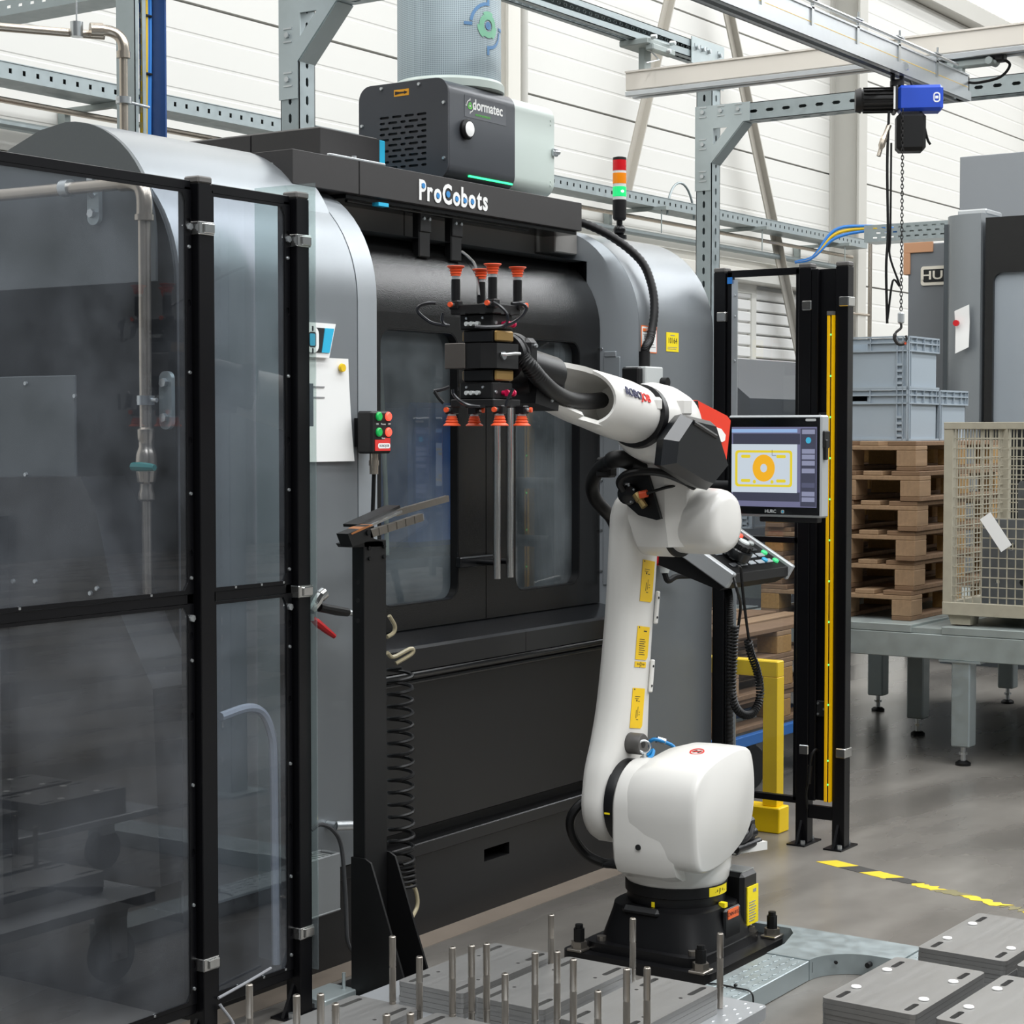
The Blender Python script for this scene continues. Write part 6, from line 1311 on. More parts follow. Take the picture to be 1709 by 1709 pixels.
# ---- sloping keyboard console
CYf, CYb = 2.86, 3.13
xl, xr = at(1222, 962, Y=CYf).x, at(1316, 942, Y=CYf).x; zf = at(1316, 946, Y=CYf).z; zbk = zf + .16
cs = thing('control_console', 'sloping black keyboard console with silver side rails below the monitor', 'console', ((xl + xr) / 2, 3.0, zf))
U_ = V((0, CYb - CYf, zbk - zf)); Ln = U_.length; Mc = frame((xl, CYf, zf), (1, 0, 0), U_); wd = xr - xl
mb = MB(); mb.M = Mc; mb.box(0, wd, 0, Ln, -.012, 0, .003); mb.M = None
mb.loft([[V((x, y, z)) for y, z in ((CYf, zf), (CYb, zbk), (CYb + .01, zbk - .14), (CYf + .05, zf - .055), (CYf, zf - .03))] for x in (xl + .004, xr - .004)]); mb.build('housing', M_bb, cs, 15)
for x, w_ in ((-.025, .0), (wd, wd + .018)):
    mb = MB(); mb.M = Mc; mb.box(min(x, w_), max(x, w_), -.015, Ln + .02, -.045, .012, .004); mb.build('side_rail', M_mfr, cs)
M_key = mat('grey_key', '9aa0a4', .45); M_keyb = mat('dark_key', '35373a', .45)
for i in range(5):
    for j in range(7):
        u = .06 + i * (wd - .1) / 5; v = .035 + j * .036
        if random.random() < .12: continue
        mb = MB(); mb.M = Mc; mb.box(u, u + (wd - .1) / 5 * .72, v, v + .02, 0, .005, .002); mb.build('key', M_key if (i * 7 + j) % 5 else M_keyb, cs)
for u, v, m_, nm in ((wd - .035, .20, M_rl, 'red_button'), (wd - .035, .15, M_jb, 'white_button'), (wd - .035, .09, mat('green_lit_key', '3fc77a', .4, emit=.5), 'green_button'), (wd - .035, .04, mat('green_lit_key', '3fc77a', .4, emit=.5), 'green_button'), (wd - .1, .05, mat('cyan_key', '38a9d6', .4), 'cyan_button')):
    mb = MB(); mb.M = Mc; mb.lathe([(.012, 0), (.012, .006), (.009, .009)], (u, v, 0), (0, 0, 1), 14); mb.build(nm, m_, cs)
mb = MB(); mb.M = Mc; mb.lathe([(.012, 0), (.012, .012), (.02, .015), (.02, .028), (.014, .032)], (wd - .05, Ln - .01, 0), (0, 0, 1), 16); mb.build('emergency_stop', M_red, cs)
mb = MB(); mb.cyl((xr - .06, CYb, zbk - .1), (xr - .06, 3.46, zbk - .1), .022); mb.build('mounting_arm', M_bb, cs)
# handwheel pendant lying on the console
hw = thing('handwheel_pendant', 'black handwheel pendant with a knurled dial resting on the keyboard console', 'pendant', (xl + .02, 2.95, zf + .06))
r0 = V((0, 0, HC)); rd = at(1226, 934, D=1.0) - r0; nz_ = Mc.to_3x3() @ V((0, 0, 1)); tt = (V((xl, CYf, zf)) - r0).dot(nz_) / rd.dot(nz_); hit = Mc.inverted() @ (r0 + rd * tt)
Mw = Mc @ T((hit.x, hit.y + .02, .014)); mb = MB(); mb.M = Mw; mb.box(-.035, .035, -.05, .13, 0, .03, .012); mb.lathe([(.045, .0), (.045, .03), (.042, .034)], (0, -.02, 0), (0, 0, 1), 26); hwb = mb.build('body', M_blackg, hw)
mb = MB(); mb.M = Mw
mb.lathe([(.033, .034), (.033, .05), (.026, .056), (.02, .056)], (0, -.02, 0), (0, 0, 1), 18)
for i in range(12): a = 2 * math.pi * i / 12; mb.cyl((.033 * math.cos(a), -.02 + .033 * math.sin(a), .036), (.033 * math.cos(a), -.02 + .033 * math.sin(a), .05), .005, n=6)
mb.build('dial', M_bb, hw)
mb = MB(); mb.M = Mw; mb.lathe([(.02, .056), (.018, .06), (.006, .062)], (0, -.02, 0), (0, 0, 1), 18); mb.build('dial_cap', M_jb, hw)
CD = CYf - .04
def cp(x, y, yy=CD): return at(x, y, Y=yy)
mb = MB(); mb.tube(spline([cp(1230, 945), cp(1236, 950), cp(1240, 990), cp(1246, 1040), cp(1250, 1068)]), .005, 8); mb.tube(spline([cp(1223, 958, CYf), cp(1230, 985), cp(1236, 1010, CYf), cp(1233, 1040, CYf + .02), cp(1230, 1060, CYf + .02)]), .005, 8); mb.build('straight_lead', M_rubber, hw)
path = spline([cp(1248, 1068), cp(1253, 1090), cp(1262, 1115), cp(1268, 1145), cp(1267, 1170), cp(1256, 1190), cp(1240, 1192), cp(1227, 1178), cp(1222, 1150), cp(1224, 1100), cp(1226, 1045)], 10)
mb = MB(); mb.tube(coil_along(path, .0115, 62, 8), .0038, 5); mb.build('coiled_lead', M_rubber, hw)
# corrugated feed hose to the console
path = spline([at(1212, 975, Y=2.93), at(1217, 1000, Y=2.93), at(1218, 1060, Y=2.94), at(1217, 1150, Y=2.95), at(1217, 1250, Y=2.96), at(1217, 1330, Y=2.97)], 30)
mb = MB(); mb.tube(path, [.0145 if i % 2 else .012 for i in range(len(path))], 10); solo(mb, 'feed_hose', M_rubber, 'black ribbed feed hose hanging straight down from the keyboard console', 'hose')
# red socket on the hood with its cable
t = thing('power_socket', 'red plastic power plug hanging under the console beside the robot', 'plug', (5.95, 3.43, 1.1))
a = at(1109, 924, Y=3.42); mb = MB(); mb.cbox(a, (.075, .05, .085), .01); mb.build('red_shell', M_red, t)
mb = MB(); mb.cyl(a + V((0, 0, -.04)), a + V((0, 0, -.07)), .022, .017); mb.build('grey_gland', M_jb, t)
mb = MB(); mb.tube(spline([a + V((0, 0, -.07)), a + V((.01, -.01, -.1)), at(1130, 962, Y=3.40), at(1165, 960, Y=3.36), at(1195, 950, Y=3.3)]), .011); mb.build('power_cable', M_rubber, t)

# ================================================================ yellow barrier and what stands behind the right fence
BX = 6.605
bt = thing('yellow_barrier', 'bright yellow steel impact barrier behind the narrow guard fence', 'barrier', (BX, 3.3, 0))
yc = at(1297, 1200, X=BX).y; w2 = .062
M_yb = mat('yellow_barrier_paint', 'ffd200', .4, var=.06, scale=12)
mb = MB(); mb.box(BX, BX + .06, yc, yc + w2, .1, .605, .002); mb.build('upright', M_yb, bt)
mb = MB(); mb.box(BX, BX + .06, yc, yc + .6, .605, .668, .004); mb.build('top_rail', M_yb, bt)
mb = MB(); mb.box(BX - .02, BX + .07, yc - .02, yc + .62, 0, .1, .004); mb.build('bottom_rail', M_yb, bt)
mb = MB(); mb.box(BX, BX + .06, yc + .54, yc + .6, .1, .605, .002); mb.build('upright', M_yb, bt)

def make_pallet():
    t = thing('wooden_pallet', '-', 'pallet', (0, 0, 0)); L_, Wd = 1.2, .8
    tp = None
    for i, (y0, w) in enumerate(((0, .145), (.19, .1), (.3275, .145), (.51, .1), (.655, .145))):
        mb = MB(); mb.box(0, L_, y0, y0 + w, .122, .144, .003); mb.build('deck_board', M_wood if i % 2 else M_woodd, t)
    for x0 in (0, .5275, 1.055): mb = MB(); mb.box(x0, x0 + .145, 0, Wd, .1, .122, .003); mb.build('cross_board', M_wood, t)
    for x0 in (0, .5275, 1.055):
        for y0, w in ((0, .1), (.3275, .145), (.7, .1)): mb = MB(); mb.box(x0, x0 + .145, y0, y0 + w, .022, .1, .003); mb.build('block', M_chip if (x0 > .3 or y0 > .5) else M_wood, t)
    for y0, w in ((0, .1), (.3275, .145), (.7, .1)): mb = MB(); mb.box(0, L_, y0, y0 + w, 0, .022, .003); mb.build('bottom_board', M_woodd, t)
    return t
pal = make_pallet(); first = [True]
def put_pallet(x, y, z, rz, label, group):
    o = pal if first[0] else copy_tree(pal); first[0] = False
    o.location = (x, y, z); o.rotation_euler = (0, 0, R_(rz)); o['label'] = label; o['group'] = group; return o
TZ = .648
names6 = ['lowest', 'second', 'third', 'fourth', 'fifth', 'topmost']
for i in range(6):
    put_pallet(8.56 + random.uniform(-.015, .03), 3.46 + random.uniform(-.02, .03), TZ + i * .1442, random.uniform(-1.2, 1.2), ('worn wooden pallet, %s of the tall stack on the galvanised table under the grey crates' % names6[i]), 'pallets stacked on the galvanised table')
# grey stacking crates
M_crate = mat('grey_blue_crate', '9aa5ae', .45, var=.03, scale=3)
def make_crate():
    t = thing('stacking_crate', '-', 'crate', (0, 0, 0)); W_, D_, H_ = .4, .6, .255   # x, y, z
    mb = MB(); s_ = .012
    mb.box(0, W_, 0, D_, 0, .01); mb.box(s_, W_ - s_, s_, s_ + .004, .01, H_ - .01); mb.box(s_, W_ - s_, D_ - s_ - .004, D_ - s_, .01, H_ - .01); mb.box(W_ - s_ - .004, W_ - s_, s_, D_ - s_, .01, H_ - .01)
    hole = [(.22, H_ - .06), (.38, H_ - .06), (.38, H_ - .03), (.22, H_ - .03)]
    mb.prism([(s_, .01), (D_ - s_, .01), (D_ - s_, H_ - .01), (s_, H_ - .01)], 'x', s_, s_ + .004, [hole]); mb.build('shell', M_crate, t, 20)
    mb = MB()
    for z0, z1 in ((H_ - .008, H_), (H_ - .035, H_ - .029), (H_ - .075, H_ - .069)):
        mb.box(0, W_, 0, s_, z0, z1); mb.box(0, W_, D_ - s_, D_, z0, z1); mb.box(0, s_, s_, D_ - s_, z0, z1); mb.box(W_ - s_, W_, s_, D_ - s_, z0, z1)
    for x in (.0, .03, .1, .2, .3, .365, .396): mb.box(x, x + .004, 0, s_, H_ - .07, H_)
    for y in (.0, .03, .06, .2, .396, .56, .596): mb.box(0, s_, y, y + .004, H_ - .07, H_)
    for x in (0, .03): mb.box(x, x + .004, 0, s_, .0, H_ - .07)
    for y in (0, .03, .06): mb.box(0, s_, y, y + .004, 0, H_ - .07)
    for z in (.02, .05, .08, .11): mb.box(0, s_, .03, .06, z, z + .012)
    mb.build('rim_ribs', M_crate, t, 0)
    mb = MB(); mb.tube(spline([(s_, .43, .02), (s_ - .012, .43, .05), (s_ - .004, .43, .085)]), .006); mb.build('label_clip', M_jb, t)
    return t
cr0 = make_crate(); cz = TZ + 6 * .1442 + .001
spots = [(8.70, 3.565, 0, 'grey stacking crate with an open hand hole, under another crate on the pallet stack'), (8.70, 3.565, .256, 'grey stacking crate on top of the crates below the chain hook'), (9.105, 3.565, 0, 'grey stacking crate standing low beside the two stacked ones, next to the second machine')]
for i, (x, y, dz, lab) in enumerate(spots):
    o = cr0 if i == 0 else copy_tree(cr0); o.location = (x, y, cz + dz); o['label'] = lab; o['group'] = 'grey crates on the pallet stack'
# galvanised table
tb = thing('steel_table', 'long galvanised steel table on adjustable legs carrying pallets and the wire cage', 'table', (8.45, 3.2, 0))
mb = MB(); mb.box(8.40, 8.43, 1.4, 4.4, .494, .61, .003); mb.box(8.43, 10.6, 4.37, 4.4, .494, .61); mb.box(8.43, 10.6, 1.4, 1.43, .494, .61); mb.box(10.57, 10.6, 1.4, 4.4, .494, .61); mb.build('frame', M_galvd, tb)
mb = MB(); mb.box(8.40, 10.6, 3.42, 4.4, .612, .648, .002); mb.box(8.40, 10.6, 1.4, 3.27, .612, .648, .002); mb.box(8.41, 10.6, 3.27, 3.42, .612, .635); mb.build('top_plate', M_galvd, tb)
for x, y in ((8.40, 3.13), (9.11, 3.64), (9.79, 4.15), (10.48, 3.65), (8.42, 1.5), (10.48, 1.5)):
    mb = MB(); mb.box(x, x + .09, y, y + .09, .09, .494, .006); lg = mb.build('leg', M_galv, tb)
    mb = MB(); mb.cyl((x + .045, y + .045, .02), (x + .045, y + .045, .09), .012); mb.cyl((x + .045, y + .045, .05), (x + .045, y + .045, .062), .02, n=6); mb.build('levelling_screw', M_steel, lg)
    mb = MB(); mb.lathe([(.036, 0), (.036, .012), (.022, .022)], (x + .045, y + .045, 0)); mb.build('foot_pad', M_rubber, lg)
mb = MB(); mb.box(8.395, 8.5, 3.08, 3.28, .485, .494); mb.build('leg_flange', M_galv, tb)
# wire cage
cg = thing('wire_cage', 'beige painted wire mesh cage box standing on the steel table', 'cage', (8.5, 3.0, TZ))
M_cage = mat('beige_grey_paint', 'a39d8c', .55, var=.15, scale=18)
cx0, cx1, cy1, cy0 = 8.46, 9.26, 3.29, 2.09
for x in (cx0, cx1 - .045):
    for y in (cy1 - .045, cy0): mb = MB(); mb.box(x, x + .045, y, y + .045, .72, 1.58, .003); mb.build('corner_post', M_cage, cg)
for z0, z1 in ((1.57, 1.603), (.70, .76)):
    mb = MB(); mb.box(cx0 - .003, cx0 + .03, cy0, cy1, z0, z1, .002); mb.box(cx1 - .03, cx1, cy0, cy1, z0, z1, .002); mb.box(cx0, cx1, cy1 - .03, cy1, z0, z1, .002); mb.box(cx0, cx1, cy0, cy0 + .03, z0, z1, .002); mb.build('rim_rail', M_cage, cg)
mb = MB(); nz = 17
for face in (cx0 + .015, cx1 - .015):
    for i in range(28): y = cy0 + .045 + i * .0405; mb.box(face - .0025, face + .0025, y - .0025, y + .0025, .76, 1.57)
    for i in range(nz): z = .79 + i * .046; mb.box(face - .0045, face - .0005, cy0 + .02, cy1 - .02, z - .0025, z + .0025)
for face in (cy1 - .015, cy0 + .015):
    for i in range(18): x = cx0 + .045 + i * .0405; mb.box(x - .0025, x + .0025, face - .0025, face + .0025, .76, 1.57)
    for i in range(nz): z = .79 + i * .046; mb.box(cx0 + .02, cx1 - .02, face - .0045, face - .0005, z - .0025, z + .0025)
wm = mb.build('wire_mesh', M_cage, cg, 0); wm['kind'] = 'stuff'
for x in (cx0 + .02, cx1 - .14):
    for y in (cy1 - .13, cy0 + .02): mb = MB(); mb.loft([[V((x + a * k, y + b * k, z)) for a, b in ((0, 0), (.12, 0), (.12, .11), (0, .11))] for z, k in ((.655, .85), (.70, 1.0))]); mb.build('foot', M_cage, cg)
M_steelp = mat('dull_steel_part', '6f7275', .45, .6, var=.2, scale=10)
mb = MB(); mb.box(cx0 + .06, cx1 - .06, cy0 + .06, cy1 - .06, .71, .725); mb.build('floor_sheet', M_galvd, cg)
for k, (x, y, z, w, h, rz) in enumerate(((8.62, 3.02, .727, .05, .42, .2), (8.7, 2.9, .727, .05, .6, -.25), (8.62, 2.75, .727, .04, .5, .1))):
    mb = MB(); mb.M = T((x, y, z)) @ Matrix.Rotation(rz, 4, 'Z'); mb.prism(rrect(-.13, .13, 0, h, .02), 'x', 0, w, [circ(-.06, h * .3, .018, 10), circ(.06, h * .3, .012, 10), circ(0, h * .7, .02, 10)]); solo(mb, 'machined_plate', M_steelp, ('short drilled steel plate standing in the wire cage', 'tall drilled steel plate leaning in the middle of the wire cage', 'drilled steel plate at the open side of the wire cage')[k], 'steel plate', 'steel plates in the wire cage')
p = at(1662, 888, X=8.44); mb = MB(); mb.M = T(p) @ Matrix.Rotation(R_(-35), 4, 'X'); mb.box(-.002, 0, -.03, .03, -.09, .09); solo(mb, 'paper_tag', M_paper, 'white paper tag hanging crooked on the wire cage mesh', 'tag')

# ================================================================ second milling machine
m2 = thing('second_machine', 'second milling machine with a silver rounded door pillar and black door beyond the crates', 'machine', (12.6, 4.2, 0))
X2 = 12.0
def p2(x, y, X=X2): return at(x, y, X=X)
ztop = p2(1640, 355).z; yl_, yr_ = p2(1582, 500).y + .07, p2(1636, 500).y
n = 12; prof2 = [(X2 + .05, yr_), (X2, yr_)] + [(X2 + .22 * (i / n) ** 2.2, yr_ + (yl_ - yr_) * math.sin(math.pi / 2 * i / n) ** .9) for i in range(1, n + 1)] + [(X2 + .5, yl_), (X2 + .5, yr_)]
mb = MB(); mb.prism(prof2, 'z', .1, ztop); mb.build('door_pillar', M_silver, m2, 30)
mb = MB(); a, b = p2(1655, 470), p2(1655, 690); mb.prism([(yr_ - .02, .1), (yr_ - .02, ztop - .03), (2.4, ztop - .03), (2.4, .1)], 'x', X2 + .03, X2 + .06, [rrect(2.7, a.y, b.z - .1, a.z + .06, .06)]); d2 = mb.build('door', M_mblack, m2, 0)
mb = MB(); mb.prism(rrect(2.68, a.y + .02, b.z - .12, a.z + .08, .06), 'x', X2 + .06, X2 + .066); mb.build('window_pane', glass_mat('second_window_glass', (.3, .33, .36), .55, .08), d2)
mb = MB(); mb.box(X2 + .1, X2 + 1.4, 2.4, yl_, .0, ztop - .05); mb.build('cabinet', M_ins, m2)
mb = MB(); mb.box(X2 + .07, X2 + .09, 3.5, 3.62, 1.6, 2.6); mb.build('inner_column', M_alu, m2)
a, b = at(1602, 262, X=13.0), at(1708, 262, X=13.0)
mb = MB(); mb.box(13.0, 13.8, b.y - .35, a.y, ztop - .1, a.z, .004); mb.build('upper_column_cover', mat('slate_grey_paint', '84888c', .45), m2)
mb = MB(); mb.box(12.1, 12.4, yr_ + .0, yr_ + .2, ztop, ztop + .04, .01); mb.build('roller_guide', M_alu, m2)
a = at(1516, 408, X=12.5); c = at(1582, 408, X=12.5)
mb = MB(); mb.box(12.5, 13.6, c.y - .3, a.y, 0, a.z, .006); mb.build('control_cabinet', mat('grey_cabinet_paint', '6d7175', .45), m2)
sa, sb2 = at(1537, 445, X=12.49), at(1600, 474, X=12.49); M_fr = mat('cream_sign_frame', 'd9d3c5', .5)
mb = MB(); mb.prism(rrect(sb2.y, sa.y, sb2.z, sa.z, .02), 'x', 12.488, 12.5); sg = mb.build('brand_sign', M_fr, m2)
mb = MB(); mb.prism(rrect(sb2.y + .02, sa.y - .02, sb2.z + .022, sa.z - .022, .008), 'x', 12.485, 12.488); mb.build('sign_field', M_dark, sg)
lettering('HURCO', .082, (12.484, sa.y - .205, (sa.z + sb2.z) / 2), (0, -1, 0), (0, 0, 1), M_fr, sg, ext=.001, bold=.0015, align='CENTER', sx=1.4)
M_tan = mat('brown_packing_tape', 'b98a68', .6)
mb = MB(); q1, q2 = at(1510, 408, X=12.48), at(1556, 420, X=12.48); mb.box(12.486, 12.5, q2.y, a.y + .03, q2.z, a.z + .01, .002); q3 = at(1518, 458, X=12.48); mb.box(12.484, 12.499, q3.y + .0, a.y + .03, q3.z, q2.z - .001, .002); mb.box(12.5, 12.8, a.y + .001, a.y + .029, q3.z, a.z + .008, .002); mb.build('packing_tape', M_tan, m2)
q = at(1607, 552, X=11.97); t = thing('pinned_notes', 'curled white paper notes under a red magnet on the second machine pillar', 'paper', q)
mb = MB(); vs = []
for i in range(6):
    f = i / 5
    for j in (0, 1): vs.append(q + V((-.03 * abs(f - .4) - .02 * j * f, .055 - .1 * j - .01 * f, .13 - .28 * f + .04 * j)))
mb.add(vs, [(2 * i, 2 * i + 1, 2 * i + 3, 2 * i + 2) for i in range(5)]); mb.build('sheet', M_paper, t)
mb = MB(); mb.cyl(q + V((-.04, .035, .05)), q + V((-.02, .035, .05)), .02); mb.build('red_magnet', M_red, t)

# ---- stack, crate and container seen through the right fence
Y3 = 3.66
xa = at(1228, 1240, Y=Y3).x
dl = thing('pallet_dolly', 'blue steel dolly with black wheels under the pallets behind the yellow barrier', 'dolly', (7.6, 4.0, 0))
M_dol = mat('blue_dolly_paint', '2161a8', .4)
mb = MB(); mb.box(6.98, 8.18, Y3, Y3 + .03, .215, .262, .003); mb.box(6.98, 8.18, Y3 + .85, Y3 + .88, .215, .262, .003); mb.box(6.98, 7.01, Y3 + .03, Y3 + .85, .215, .262, .003); mb.box(8.15, 8.18, Y3 + .03, Y3 + .85, .215, .262, .003); mb.box(7.01, 8.15, Y3 + .4, Y3 + .46, .215, .25); mb.build('frame', M_dol, dl)
for x in (7.3, 8.0):
    for y in (Y3 + .06, Y3 + .78): mb = MB(); mb.lathe([(.05, -.022), (.1, -.02), (.105, 0), (.1, .02), (.05, .022)], (x, y, .105), (.3, 1, 0), 24); mb.box(x - .03, x + .03, y - .03, y + .03, .19, .216); mb.build('wheel', M_rubber, dl)
for i in range(3): put_pallet(7.03 + random.uniform(-.01, .02), Y3 + .03 + random.uniform(0, .02), .263 + i * .1442, random.uniform(-.8, .8), 'pale wooden pallet, %s of the low stack on the blue dolly' % ('bottom', 'middle', 'top')[i], 'pallets on the blue dolly')
ga = at(1325, 1001, Y=4.62); gb = at(1325, 1040, Y=4.62)
t = thing('sheet_rack', 'galvanised sheet metal rack standing behind the stack on the dolly', 'rack', (8.0, 4.9, 0))
mb = MB(); mb.box(6.95, 9.2, 4.62, 5.3, gb.z, ga.z, .003); mb.build('shelf_tray', M_galv, t)
mb = MB()
for x in (7.0, 9.1):
    for y in (4.66, 5.24): mb.box(x, x + .04, y, y + .04, 0, gb.z)
mb.build('legs', M_galv, t) if False else None
for x in (7.0, 9.1):
    for y in (4.66, 5.24): mb = MB(); mb.box(x, x + .04, y, y + .04, 0, gb.z + .001); mb.build('leg', M_galv, t)
c1, c2 = at(1283, 990, Y=4.75), at(1323, 955, Y=4.75)
mb = MB(); mb.box(c1.x, c2.x, 4.75, 5.0, ga.z, c2.z, .004); solo(mb, 'steel_channel', M_galv, 'upright galvanised channel piece on the sheet metal rack', 'steel channel')
for i in range(3): put_pallet(7.75 + .02 * i, 4.66, ga.z + .001 + i * .1442, random.uniform(-.5, .5), 'dark worn pallet, %s of the pile on the sheet metal rack' % ('lowest', 'middle', 'uppermost')[i], 'pallets on the sheet rack')
# grey crate and dark container
pz = ga.z + 3 * .1442 + .002
o = copy_tree(cr0); o.location = (8.25, 4.5, pz); o['label'] = 'grey stacking crate seen through the narrow fence panel above the monitor'; o['group'] = 'grey crates on the sheet rack'
c = at(1257, 655, Y=4.5); sc_ = (c.z - pz) / .255; o.location.x = c.x
t = thing('dark_container', 'dark grey sloping sheet metal container seen through the narrow fence panel', 'container', (9.6, 5.6, 0))
q = [at(x, y, Y=5.6) for x, y in ((1231, 614), (1252, 597), (1330, 598))]
mb = MB(); mb.loft([[V((x, y, z)) for y, z in ((5.6, .0), (5.6, q[2].z - .28), (5.95, q[2].z), (6.7, q[2].z), (6.7, 0))] for x in (q[1].x, q[2].x + 1.0)]); mb.build('body', mat('dark_grey_sheet', '3c3f43', .42, .1, var=.05), t, 10)
mb = MB(); bolts(mb, [(q[1].x + .35, 5.93, q[2].z - .03), (q[1].x + .55, 5.6, q[2].z - .4)], (0, -.7, .7), .012, .01); mb.build('rivet', M_steel, t)
# ================================================================ plates, pins, trolleys
def tread_mat():
    return M_galv
t = thing('plate_trolley', 'low steel trolley with a studded top plate carrying the pinned plate stacks', 'trolley', (3.2, 2.3, 0))
DZ = .2525
M_tread = mat('studded_aluminium', 'b6b9bc', .35, .7, var=.06, scale=20)
mb = MB(); mb.prism(rrect(2.5, 3.848, 1.90, 2.72, .02, 3), 'z', DZ - .028, DZ); dk = mb.build('deck', M_tread, t)
mb = MB()
for i in range(24):
    for j in range(3):
        x = 3.83 - i * .052 - .026 * (j % 2); y = 1.912 + j * .02; mb.sphere((x, y, DZ), .006, 6, 4, (1, .7, .3))
for j in range(10):
    for i in range(2): mb.sphere((3.79 + i * .035, 1.98 + j * .07 + .03 * i, DZ), .006, 6, 4, (1, .7, .3))
st_ = mb.build('studs', M_tread, dk); st_['kind'] = 'stuff'
for x in (2.56, 3.72):
    mb = MB(); mb.box(x, x + .05, 1.95, 2.68, .19, .224, .003); mb.build('cross_beam', M_galvd, t)
for x in (2.62, 3.74):
    for y in (1.98, 2.64):
        mb = MB(); mb.lathe([(.03, -.02), (.075, -.018), (.08, 0), (.075, .018), (.03, .02)], (x, y, .08), (0, 1, 0), 22); wh = mb.build('wheel', M_rubber, t)
        mb = MB(); mb.box(x - .03, x + .03, y - .034, y - .026, .07, .19); mb.box(x - .03, x + .03, y + .026, y + .034, .07, .19); mb.cyl((x, y - .034, .08), (x, y + .034, .08), .01); mb.build('fork', M_steel, wh)
TH = .0115
def plate_mesh(Lx, Ly, slots, holes_):
    me = MB(); me.prism(rrect(0, Lx, 0, Ly, .012, 3), 'z', 0, TH - .0006, slots + holes_)
    # fine chamfered top rim
    return me
def plate_kind(kind):
    if kind == 'a':
        Lx, Ly = .388, .183
        s_ = [slot(.045, Ly - .03, .075, .014), slot(Lx - .05, Ly - .03, .075, .014), slot(.045, .03, .075, .014), slot(Lx - .05, .03, .075, .014)]
        h_ = [circ(.11, Ly - .035, .005, 8), circ(Lx - .115, Ly - .035, .005, 8), circ(.11, .035, .005, 8), circ(Lx - .115, .035, .005, 8)]
    else:
        Lx, Ly = .40, .222
        s_ = [slot(.05, Ly - .03, .06, .014), slot(Lx - .06, Ly - .03, .06, .014), slot(.05, .03, .06, .014), slot(Lx - .06, .03, .06, .014)]
        h_ = [circ(.115, Ly - .03, .009, 10), circ(Lx - .12, Ly - .03, .009, 10), circ(.115, .03, .009, 10), circ(Lx - .12, .03, .009, 10)]
    mb = plate_mesh(Lx, Ly, s_, h_); o = mb.build('steel_plate', M_plate, None, 0); return o, (Lx, Ly)
pA, dA = plate_kind('a'); pB, dB = plate_kind('b'); used = {'a': False, 'b': False}
ordn = ['lowest', 'second', 'third', 'fourth', 'fifth', 'sixth', 'seventh', 'eighth']
PL = [None]; M_dome = mat('white_dome_colour', 'f2f1ee', .3)  # small white domes added for the bright spots at the plate holes
def stack(kind, x, y, z, n, rz, label):
    for i in range(n):
        base = pA if kind == 'a' else pB
        o = base if not used[kind] else base.copy()
        if used[kind]: COL.objects.link(o)
        used[kind] = True
        j = random.uniform(-.0012, .0012) if i < n - 1 else 0
        o.location = (x + j, y + random.uniform(-.001, .001), z + i * TH); o.rotation_euler = (0, 0, R_(rz))
        nm = 'topmost' if i == n - 1 else ordn[i] + ' from below'
        tag(o, label % nm, 'steel plate', 'slotted steel plates in stacks')
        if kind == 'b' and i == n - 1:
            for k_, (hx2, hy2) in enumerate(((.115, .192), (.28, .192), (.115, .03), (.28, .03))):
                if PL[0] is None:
                    mb = MB(); mb.lathe([(.0085, .001), (.0085, TH), (.012, TH + .0005), (.011, TH + .003), (.004, TH + .0042)], (0, 0, 0), n=14); c_ = mb.build('white_dome', M_dome, o); PL[0] = c_.data
                else: c_ = bpy.data.objects.new('white_dome', PL[0]); COL.objects.link(c_); c_.parent = o
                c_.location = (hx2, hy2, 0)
stack('a', 3.371, 2.418, DZ + .0005, 5, 0, 'slotted grey steel plate, %s of the pinned stack nearest the black stand')
stack('a', 3.371, 2.204, DZ + .0005, 5, 0, 'slotted grey steel plate, %s of the middle pinned stack')
stack('a', 3.345, 1.968, DZ + .0005, 5, 0, 'slotted grey steel plate, %s of the pinned stack by the studded edge')
stack('a', 2.845, 2.432, DZ + .0005, 5, 0, 'slotted grey steel plate, %s of the stack before the fence post')
stack('a', 2.845, 2.206, DZ + .0005, 5, 0, 'slotted grey steel plate, %s of the frontmost pinned stack')
far = [(920, 1526), (1056, 1532), (1202, 1557), (700, 1596), (843, 1624), (998, 1653)]
near = [(655, 1562), (755, 1580), (787, 1577), (812, 1574), (893, 1589), (930, 1587), (957, 1600), (1046, 1616), (1080, 1614), (416, 1642), (495, 1660), (535, 1658), (560, 1674), (645, 1692), (685, 1690)]
prof_p = lambda h: [(.0062, 0), (.0075, .002), (.0075, h * .3), (.0068, h * .302), (.0068, h * .31), (.0075, h * .312), (.0075, h * .66), (.0069, h * .665), (.0069, h * .675), (.0075, h * .68), (.0075, h - .002), (.006, h), (.0035, h), (.0035, h - .006)]
pm_ = {}
lab_far = ['in the gap behind the stand-side and middle stacks', 'behind the middle stack, before the robot plate', 'at the corner by the studded trolley edge', 'behind the stack before the fence post', 'in the gap behind the frontmost stack', 'behind the frontmost stack, towards the studded edge']
lab_near = ['alone at the corner beside the black stand gusset', 'first of three close together before the stand-side stack', 'second of three close together before the stand-side stack', 'third of three close together before the stand-side stack', 'first of three close together before the middle stack', 'second of three close together before the middle stack', 'third of three close together before the middle stack', 'left one of a pair before the studded-edge stack', 'right one of a pair before the studded-edge stack', 'alone next to the fence post foot', 'first of three at the stack before the fence post', 'second of three at the stack before the fence post', 'third of three at the stack before the fence post', 'left one of a pair at the frontmost stack', 'right one of a pair at the frontmost stack']
